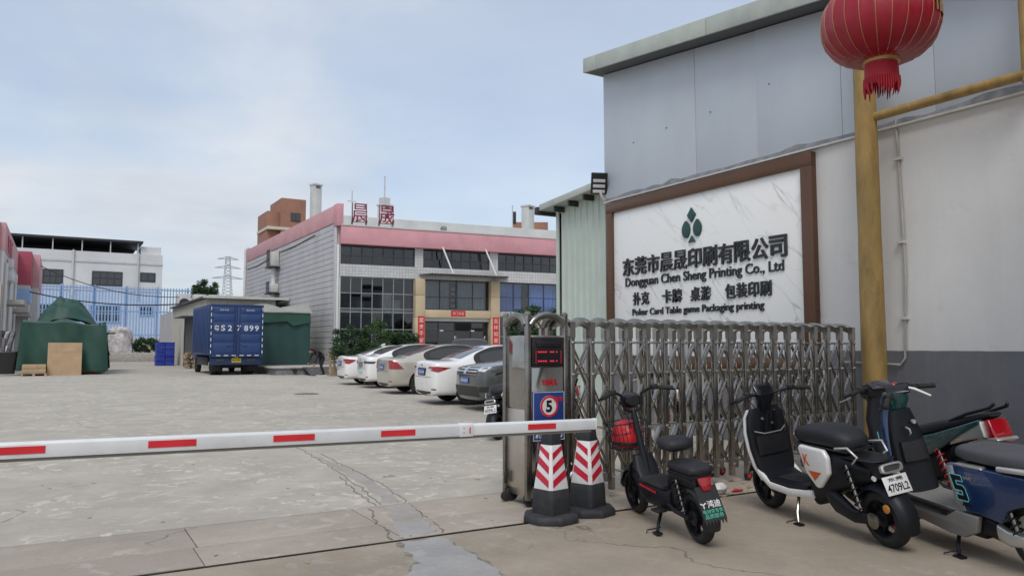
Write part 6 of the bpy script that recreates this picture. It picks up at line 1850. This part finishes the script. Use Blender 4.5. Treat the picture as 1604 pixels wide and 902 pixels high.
cbd = thing('cardboard_sheet', 'tall brown cardboard sheets leaning against the green tarpaulin', 'cardboard', (-.4, 43.42, 0))
mb = MB(); mb.box(0, 1.45, 0, .05, 0, 1.6, MX.Rotation(R(-9), 4, 'X')); mb.build('sheet', 'cardboard', cbd)
MB().box(.7, .73, -.006, .0, 0, 1.15, MX.Rotation(R(-9), 4, 'X')).build('crease', 'wood', cbd)
MB().box(.02, 1.43, -.007, .0, 1.15, 1.17, MX.Rotation(R(-9), 4, 'X')).build('crease', 'wood', cbd)
def pallet(name, label, loc, w, d_, m, load=0, lm='cardboard', group=None, rz=0):
    p = thing(name, label, 'pallet', loc, rz, group)
    for k in range(5): MB().box(0, w, d_ * k / 5 + .01, d_ * (k + 1) / 5 - .03, .1, .125).build('deck_board', m, p)
    for x in (0, w / 2 - .05, w - .1): MB().box(x, x + .1, 0, d_, 0, .098).build('runner', m, p)
    if load:
        for k in range(2): MB().box(.04, w - .04, .04, d_ - .04, .13 + k * load / 2, .12 + (k + 1) * load / 2).build('boxed_load', lm, p, bevel=.01)
    return p
pallet('loaded_pallet', 'wooden pallet with low pale boxes left of the cardboard sheets', (-1.45, 43.05, 0), 1.05, .9, 'wood', .42, 'wood')
def stack(label, loc, n, m, w=1.1, d_=1.0, group='stacked pallets', dz=.15, jit=.03):
    for i in range(n):
        p = pallet('plastic_pallet' if m == 'crate_blue' else 'wooden_pallet', label, (loc[0] + random.uniform(-jit, jit), loc[1] + random.uniform(-jit, jit), loc[2] + i * .127), w, d_, m, 0, group=group)
for i in range(5):
    for j in range(2):
        c = thing('plastic_crate', 'blue plastic crate in the stack beside the shed', 'crate', (6.2 + j * .64 + random.uniform(-.02, .02), 61.5 + random.uniform(-.05, .05), i * .345), random.uniform(-.04, .04), 'stacked blue crates')
        MB().box(0, .6, 0, .9, 0, .29).build('crate_body', 'crate_blue', c, bevel=.01)
        MB().box(-.015, .615, -.015, .915, .292, .335).build('rim', 'crate_blue', c, bevel=.006)
        for k in range(4): MB().box(.06 + k * .14, .1 + k * .14, -.02, -.001, .02, .28).build('rib', 'crate_blue', c)
stack('worn wooden pallet in the pile between shed and truck', (7.0, 52.6, 0), 8, 'wood', .8, .9, 'stacked wooden pallets', jit=.12)
# dark bins and scrap at the left edge
sc_ = thing('waste_bin', 'dark wheeled bin standing left of the tarpaulin stack', 'bin', (-2.55, 43.9, 0))
MB().sup([((.45, .4, .08), XA, YA, .36, .32, 6), ((.45, .4, 1.1), XA, YA, .45, .4, 6)], 20).build('bin_body', 'black_plastic', sc_, smooth=40)
MB().sup([((.45, .4, 1.1), XA, YA, .47, .42, 6), ((.45, .4, 1.16), XA, YA, .42, .38, 6)], 20).build('lid', 'black_plastic', sc_, smooth=40)
sp2 = thing('scrap_pile', 'heap of scrap pipes and wrapped bundles at the left edge by the pink building', 'scrap', (-2.9, 47, 0))
for i in range(16):
    a = V((random.uniform(0, .8), random.uniform(0, 3), random.uniform(.0, .6))); b_ = V((random.uniform(0, 1.0), a.y + random.uniform(-1, 1), random.uniform(1.2, 2.3)))
    MB().tube([a, b_], random.uniform(.03, .1), 7).build('pipe', random.choice(['scrap', 'plastic_wrap', 'scrap']), sp2, smooth=45)

# ================================================================ pink building on the left
lb = thing('pink_building', 'pink topped workshop with beige column at the left edge', 'building', (-3, 55.5, 0))
MB().box(-14, 0, 0, 17, 0, 7.2).build('wall', 'cladding', lb)
MB().box(-14, .03, -.02, 17.02, 7.2, 8.9).build('parapet', 'pink_pale', lb, bevel=.02)
MB().box(-14, -.3, -.3, -.03, 5.2, 8.95).build('front_band', 'pink_maroon', lb)
MB().box(-14, -.3, -.2, -.0, 6.9, 7.7).build('window', 'car_glass', lb)
MB().box(-.7, -.05, -.4, -.02, 0, 5.2).build('beige_column', 'beige_stone', lb)
for y, z in ((1.2, 4.0), (8.5, 3.8), (13.5, 3.7)):
    MB().box(.03, 1.1, y, y + 3.6, z, z + .3).build('concrete_awning', 'kerb', lb, bevel=.02)
    MB().box(.0, .04, y + .6, y + 2.8, .2, z - .3).build('doorway', 'interior', lb)
for y in (.6, 5.5, 7.5, 12.6): MB().tube([(.12, y, 0), (.12, y, 6.5)], .09, 8).build('downpipe', 'white_plastic', lb, smooth=45)
for y, z in ((3, 5.6), (4.6, 5.6), (3, 6.4), (9, 5.9)):
    MB().box(.03, .35, y, y + .8, z, z + .6).build('air_conditioner', 'white_plastic', lb, bevel=.03)
for k, (y, z) in enumerate(((3, 7.9), (5.2, 7.9), (7.4, 7.9))):
    text('wall_character', '印刷厂'[k], 'pink_maroon', lb, frame((.035, y, z), (0, 1, 0), ZA, (1, 0, 0)), w=1.1, h=1.2, depth=.03)
lb2 = thing('rear_workshop', 'maroon and pink stepped workshop beyond the left pink building', 'building', (-3, 72.6, 0))
MB().box(-12, .9, 0, 4, 0, 6.3).build('wall', 'cladding', lb2); MB().box(-12, .95, -.04, 4, 6.3, 9.0).build('parapet', 'pink_maroon', lb2, bevel=.02)
MB().box(-.2, .97, -.06, 3, 4.9, 6.0).build('blue_panel', 'fence_blue', lb2)
MB().box(-12, 1.4, 4.05, 15, 0, 6.4).build('wall', 'cladding', lb2); MB().box(-12, 1.45, 4.02, 15, 6.4, 9.2).build('parapet', 'pink_pale', lb2, bevel=.02)

# ================================================================ far end of the yard
kb = struct(MB().box(-40, 60, 80, 160, 0, .8).build('raised_ground', 'kerb', bevel=.03))
rw = thing('retaining_wall', 'low grey wall below the blue bar fence at the end of the yard', 'wall', (5, 91.8, .8)); 
for k in range(12): MB().box(-22 + k * 3.4, -22 + k * 3.4 + 3.38, 0, .4, 0, 1.5).build('wall_block', 'kerb', rw, bevel=.02)
fe = thing('bar_fence', 'tall blue vertical bar fence in front of the white building', 'fence', (0, 92, 2.3))
bar_m = MB().box(-.06, .06, -.05, .05, 0, 5.5).mesh('fence_bar', 'fence_blue')
for k in range(72): link('fence_bar', bar_m, fe, (-6 + k * .3, 0, 0))
for z in (.3, 2.8, 5.2): MB().box(-6.2, 15.6, .05, .11, z, z + .12).build('rail', 'fence_blue', fe)
for k in range(8): MB().box(-6.1 + k * 3.05, -5.9 + k * 3.05, .11, .25, -.3, 5.6).build('post', 'fence_blue', fe)
wbd = thing('white_building', 'long white building with dark rooftop canopy behind the blue fence', 'building', (0, 104, .8))
MB().box(-20, 10.85, .0, 14, 7.3, 11.9).build('upper_wall', 'paint_white', wbd)
MB().box(-20, 10.8, .1, 14, 0, 7.3).build('lower_wall', 'paint_paleblue', wbd)
MB().box(-20, 10.9, -.08, .0, 10.6, 10.85).build('ledge', 'roof_white', wbd)
MB().box(8.4, 10.7, .5, 6, 11.9, 12.9).build('roof_box', 'paint_white', wbd)
for (x0, x1, z0_, z1_, c, r_) in ((-2.3, .15, 7.95, 9.5, 4, 2), (3.3, 6.36, 7.95, 9.5, 4, 2), (8.48, 10.0, 8.6, 9.56, 2, 1), (3.2, 6.3, 3.6, 5.5, 4, 2), (8.47, 9.99, 4.5, 5.48, 2, 1), (-2.3, .3, 3.6, 5.5, 4, 2)):
    w = MB().box(x0 - .1, x1 + .1, -.06, .12, z0_ - .1, z1_ + .1).build('window', 'window_dark_frame' if z0_ > 7 else 'fence_blue', wbd)
    for i in range(c):
        for j in range(r_):
            a = x0 + (x1 - x0) * i / c; b_ = z0_ + (z1_ - z0_) * j / r_
            MB().box(a + .06, a + (x1 - x0) / c - .06, -.085, -.055, b_ + .06, b_ + (z1_ - z0_) / r_ - .06).build('pane', 'car_glass', w)
for x in (1.2, 8.1): MB().tube([(x, -.15, 6.5), (x, -.15, 12)], .12, 8).build('downpipe', 'conduit', wbd)
rc = thing('roof_canopy', 'dark flat steel canopy on posts on top of the white building', 'canopy', (0, 104.5, 12.7))
MB().box(-9, 8.6, -.6, 8, 1.35, 1.6).build('canopy_roof', 'dark_steel', rc)
mb = MB(); mb.prism([(-9, 1.35), (8.4, 1.35), (7.6, .0), (-9, .0)], 7.8, 8, 'xz'); mb.build('back_screen', 'dark_steel', rc)
for k in range(6): MB().box(-7 + k * 3.0, -6.88 + k * 3.0, -.3, -.2, 0, 1.35).build('post', 'pylon', rc)
wp = thing('wrapped_bundle', 'bundle wrapped in white plastic film standing before the blue fence', 'bundle', (5.2, 84, .8))
mb = MB(); rings = []
for j in range(9):
    z = 2.5 * j / 8; rr0 = (1.25 - .3 * (j / 8) ** 2) if j < 8 else .6
    rings.append([(rr0 * cos(2 * pi * k / 18) * random.uniform(.85, 1.1), rr0 * sin(2 * pi * k / 18) * random.uniform(.85, 1.1), z) for k in range(18)])
mb.loft(rings); mb.build('film_wrap', 'plastic_wrap', wp, smooth=30)

# steel pylon far off
py = thing('power_pylon', 'distant lattice electricity pylon above the shed roof', 'pylon', (48.8, 273, 0))
mb = MB()
H_ = 31.9
for sx in (-1, 1):
    for sy in (-1, 1):
        mb.tube([(sx * 3, sy * 3, 0), (sx * 1.3, sy * 1.3, 20), (sx * .6, sy * .6, H_)], .11, 5)
mb.build('leg_frame', 'pylon', py)
mb = MB()
for k in range(14):
    z = 16 + k * 1.15; w0 = 1.7 - (z - 16) * .07
    mb.tube([(-w0, -w0, z), (w0, -w0, z + 1.1)], .1, 4); mb.tube([(w0, -w0, z), (-w0, -w0, z + 1.1)], .1, 4)
struct(mb.build('lattice', 'pylon', py), 'stuff')
for z, w0 in ((24.5, 5.0), (28, 4.2), (31, 3.4)):
    MB().tube([(-w0, 0, z), (0, 0, z + .9), (w0, 0, z)], .16, 5).build('cross_arm', 'pylon', py); MB().tube([(-w0, 0, z), (w0, 0, z)], .13, 5).build('cross_arm', 'pylon', py)
# plant room and condensers on the far shed roofs
pr_ = thing('roof_condenser', 'grey rooftop condenser units above the shed roof', 'air conditioner', (9.0, 70, 0))
MB().box(-.9, 4, 0, 8, 0, 4.3).build('plinth_wall', 'cladding', pr_)
for k in range(3):
    u = MB().box(-.3 + k * 1.25, .75 + k * 1.25, 1, 2, 4.3, 5.9).build('unit', 'conduit', pr_, bevel=.05)
    MB().lathe([(.42, 0), (.42, .06), (.3, .07)], 18, MX.Translation((.22 + k * 1.25, 1, 5.1)) @ rotm(R(90), 'X')).build('fan_grille', 'dark_steel', u)
# cables strung across the yard
def cable(label, pts, r=.035):
    o = MB().tube(pts, r, 6).build('overhead_cable', 'cable'); return tag(o, label, 'cable', 'cables over the yard')
def sag(a, b_, s_, n=14):
    a, b_ = V(a), V(b_); return [a.lerp(b_, i / n) - V((0, 0, s_ * 4 * (i / n) * (1 - i / n))) for i in range(n + 1)]
cable('upper black cable sagging between the left workshop and the shed', sag((-1.5, 76, 8.2), (8.2, 66, 5.3), .7))
cable('lower double cable crossing in front of the blue fence', sag((-2, 70, 5.6), (8.0, 60, 4.5), .45), .05)

# ================================================================ planting
def leaf_mesh(n, rx, ry, rz_, size, clumps, seed):
    rnd = random.Random(seed); mb = MB(); cl = []
    for _ in range(clumps):
        while True:
            p = V((rnd.uniform(-1, 1), rnd.uniform(-1, 1), rnd.uniform(-1, 1)))
            if p.length < 1: break
        p = p.normalized() * (p.length ** .5)
        cl.append((V((p.x * rx, p.y * ry, p.z * rz_)), rnd.uniform(.18, .36) * min(rx, rz_)))
    for _ in range(n):
        c, s_ = rnd.choice(cl)
        d = V((rnd.gauss(0, 1), rnd.gauss(0, 1), rnd.gauss(0, 1))).normalized() * s_ * rnd.uniform(.4, 1.05)
        p = c + d
        a = V((rnd.gauss(0, 1), rnd.gauss(0, 1), rnd.gauss(0, .6))).normalized()
        u = a.cross(V((rnd.gauss(0, 1), rnd.gauss(0, 1), rnd.gauss(0, 1)))).normalized()
        l = size * rnd.uniform(.7, 1.4); w = l * .42
        mb.add([p, p + a * l * .5 + u * w * .5, p + a * l, p + a * l * .5 - u * w * .5], [(0, 1, 2, 3)])
    return mb, cl
def bush(name, label, loc, rx, ry, rz_, trunk, n=5000, size=.12, m='leaf_dark', seed=1, group='shrubs', clumps=40):
    t = thing(name, label, 'shrub' if trunk < 1.2 else 'tree', loc, 0, group)
    mb, cl = leaf_mesh(n, rx, ry, rz_, size, clumps, seed)
    lift(mb, trunk + rz_); struct(mb.build('crown', m, t, recalc=False), 'stuff')
    st_ = MB().tube([(0, 0, 0), (.02, .01, trunk * .6), (.0, .03, trunk + rz_ * .5)], [.07, .06, .03], 8).build('trunk', 'bark', t, smooth=50)
    mb = MB()
    for c, s_ in cl[:10]:
        mb.tube([(0, .02, trunk + rz_ * .15), c * .5 + V((0, 0, trunk + rz_ * .9)), c + V((0, 0, trunk + rz_))], [.03, .02, .008], 5)
    mb.build('branches', 'bark', t, smooth=50)
    return t
bush('round_shrub', 'round dark shrub nearest the factory corner behind the bending worker', (11.9, 35.4, 0), .9, .9, .85, .65, 6500, .11, 'leaf_dark', 3)
bush('round_shrub', 'taller round shrub in the middle of the three by the factory windows', (13.1, 34.9, 0), .8, .8, .9, .75, 6500, .11, 'leaf_mid', 4)
bush('round_shrub', 'low wide shrub on the right of the three behind the white cars', (14.2, 34.5, 0), .8, .8, .72, .7, 6500, .11, 'leaf_dark', 5)
bush('round_shrub', 'green shrub below the blue fence right of the wrapped bundle', (7.4, 84, .8), 1.2, 1, .7, .1, 3500, .2, 'leaf_dark', 6)
bush('round_shrub', 'small green shrub below the blue fence near the blue pallets', (9.2, 84.4, .8), 1.0, 1, .6, .1, 3000, .2, 'leaf_mid', 7)
bush('yard_tree', 'leafy tree top seen through the arch of the gate cabinet', (18.8, 29.8, 0), 1.3, 1.2, 1.0, 1.2, 8000, .14, 'leaf_dark', 8, 'yard trees')
bush('yard_tree', 'dark tree top above the end of the blue fence', (13.6, 88, .8), 1.3, 1, 1.4, 5.0, 5000, .22, 'leaf_dark', 9, 'yard trees')

# ================================================================ the worker bending over by the dock
wk = thing('person', 'person in dark clothes bending forward beside the loading platform', 'person', (10.95, 36.6, 0), R(200))
def skinned(name, verts, edges, radii, m, parent, root=0):
    me = bpy.data.meshes.new(name); me.from_pydata(verts, edges, []); me.update()
    o = link(name, me, parent)
    sk = o.modifiers.new('skin', 'SKIN')
    for i, r in enumerate(radii): me.skin_vertices[0].data[i].radius = (r, r) if not isinstance(r, tuple) else r
    for i in range(len(verts)): me.skin_vertices[0].data[i].use_root = (i == root)
    sk.use_smooth_shade = True
    ss = o.modifiers.new('sub', 'SUBSURF'); ss.levels = 2; ss.render_levels = 2
    me.materials.append(MT[m]); return o
vb = [(0, 0, .86), (.12, 0, 1.0), (.3, 0, 1.14), (.42, 0, 1.2), (.52, 0, 1.2),
      (-.02, .1, .82), (.12, .12, .47), (-.02, .13, .09), (.1, .14, .04),
      (-.02, -.1, .82), (-.06, -.12, .46), (-.26, -.13, .09), (-.14, -.14, .04),
      (.36, .19, 1.14), (.42, .22, .88), (.52, .2, .66), (.55, .19, .58),
      (.36, -.19, 1.14), (.46, -.22, .9), (.58, -.18, .7), (.61, -.17, .62)]
eb_ = [(0, 1), (1, 2), (2, 3), (3, 4), (0, 5), (5, 6), (6, 7), (7, 8), (0, 9), (9, 10), (10, 11), (11, 12), (2, 13), (13, 14), (14, 15), (15, 16), (2, 17), (17, 18), (18, 19), (19, 20)]
rb_ = [.15, .15, .165, .09, .055, .1, .072, .048, .045, .1, .072, .048, .045, .07, .05, .038, .03, .07, .05, .038, .03]
skinned('body', vb, eb_, rb_, 'clothes_dark', wk)
MB().sup([((.5, 0, 1.15), YA, ZA, .04, .05, 2.2), ((.55, 0, 1.17), YA, ZA, .075, .095, 2.2), ((.63, 0, 1.18), YA, ZA, .08, .11, 2.2), ((.7, 0, 1.17), YA, ZA, .05, .07, 2.2)], 16).build('head', 'skin', wk, smooth=60)
MB().sup([((.5, 0, 1.2), YA, ZA, .05, .05, 2.2), ((.56, 0, 1.215), YA, ZA, .084, .085, 2.2), ((.64, 0, 1.225), YA, ZA, .085, .085, 2.2), ((.7, 0, 1.22), YA, ZA, .05, .05, 2.2)], 16).build('hair', 'hair', wk, smooth=60)
for s_, x in ((1, .55), (-1, .61)):
    hx, hy, hz = x + .01, s_ * (.19 if s_ > 0 else .17), (.56 if s_ > 0 else .6)
    h = MB().sup([((hx, hy, hz + .04), XA, YA, .03, .016, 3), ((hx + .005, hy, hz - .02), XA, YA, .04, .018, 3), ((hx + .01, hy, hz - .05), XA, YA, .036, .014, 3)], 10).build('hand', 'skin', wk, smooth=50)
    for k in range(4): MB().tube([(hx - .022 + k * .02, hy, hz - .045), (hx - .018 + k * .02, hy - s_ * .012, hz - .085), (hx - .014 + k * .018, hy - s_ * .03, hz - .105 - .006 * (k % 2))], [.009, .008, .006], 6).build('finger', 'skin', h, smooth=50)
    MB().tube([(hx + .03, hy, hz), (hx + .055, hy - s_ * .015, hz - .03), (hx + .055, hy - s_ * .02, hz - .055)], [.01, .009, .007], 6).build('finger', 'skin', h, smooth=50)
for (x, y) in ((.07, .14), (-.17, -.135)):
    MB().sup([((x - .1, y, .035), YA, ZA, .035, .035, 3), ((x, y, .04), YA, ZA, .045, .04, 3), ((x + .12, y, .028), YA, ZA, .04, .028, 3)], 12).build('shoe', 'black_plastic', wk, smooth=50)
ht = thing('wooden_pallet', 'upright wooden pallet standing on edge beside the bending person', 'pallet', (11.15, 35.9, 0), R(15))
for x in (0, .22, .44): MB().box(x, x + .12, 0, .03, .06, 1.15, MX.Rotation(R(-6), 4, 'X')).build('upright_board', 'wood', ht)
for z in (.2, .6, 1.0): MB().box(-.02, .58, .03, .06, z, z + .1, MX.Rotation(R(-6), 4, 'X')).build('cross_board', 'wood', ht)
MB().box(-.05, .62, -.05, .2, 0, .06).build('foot_block', 'wood', ht)
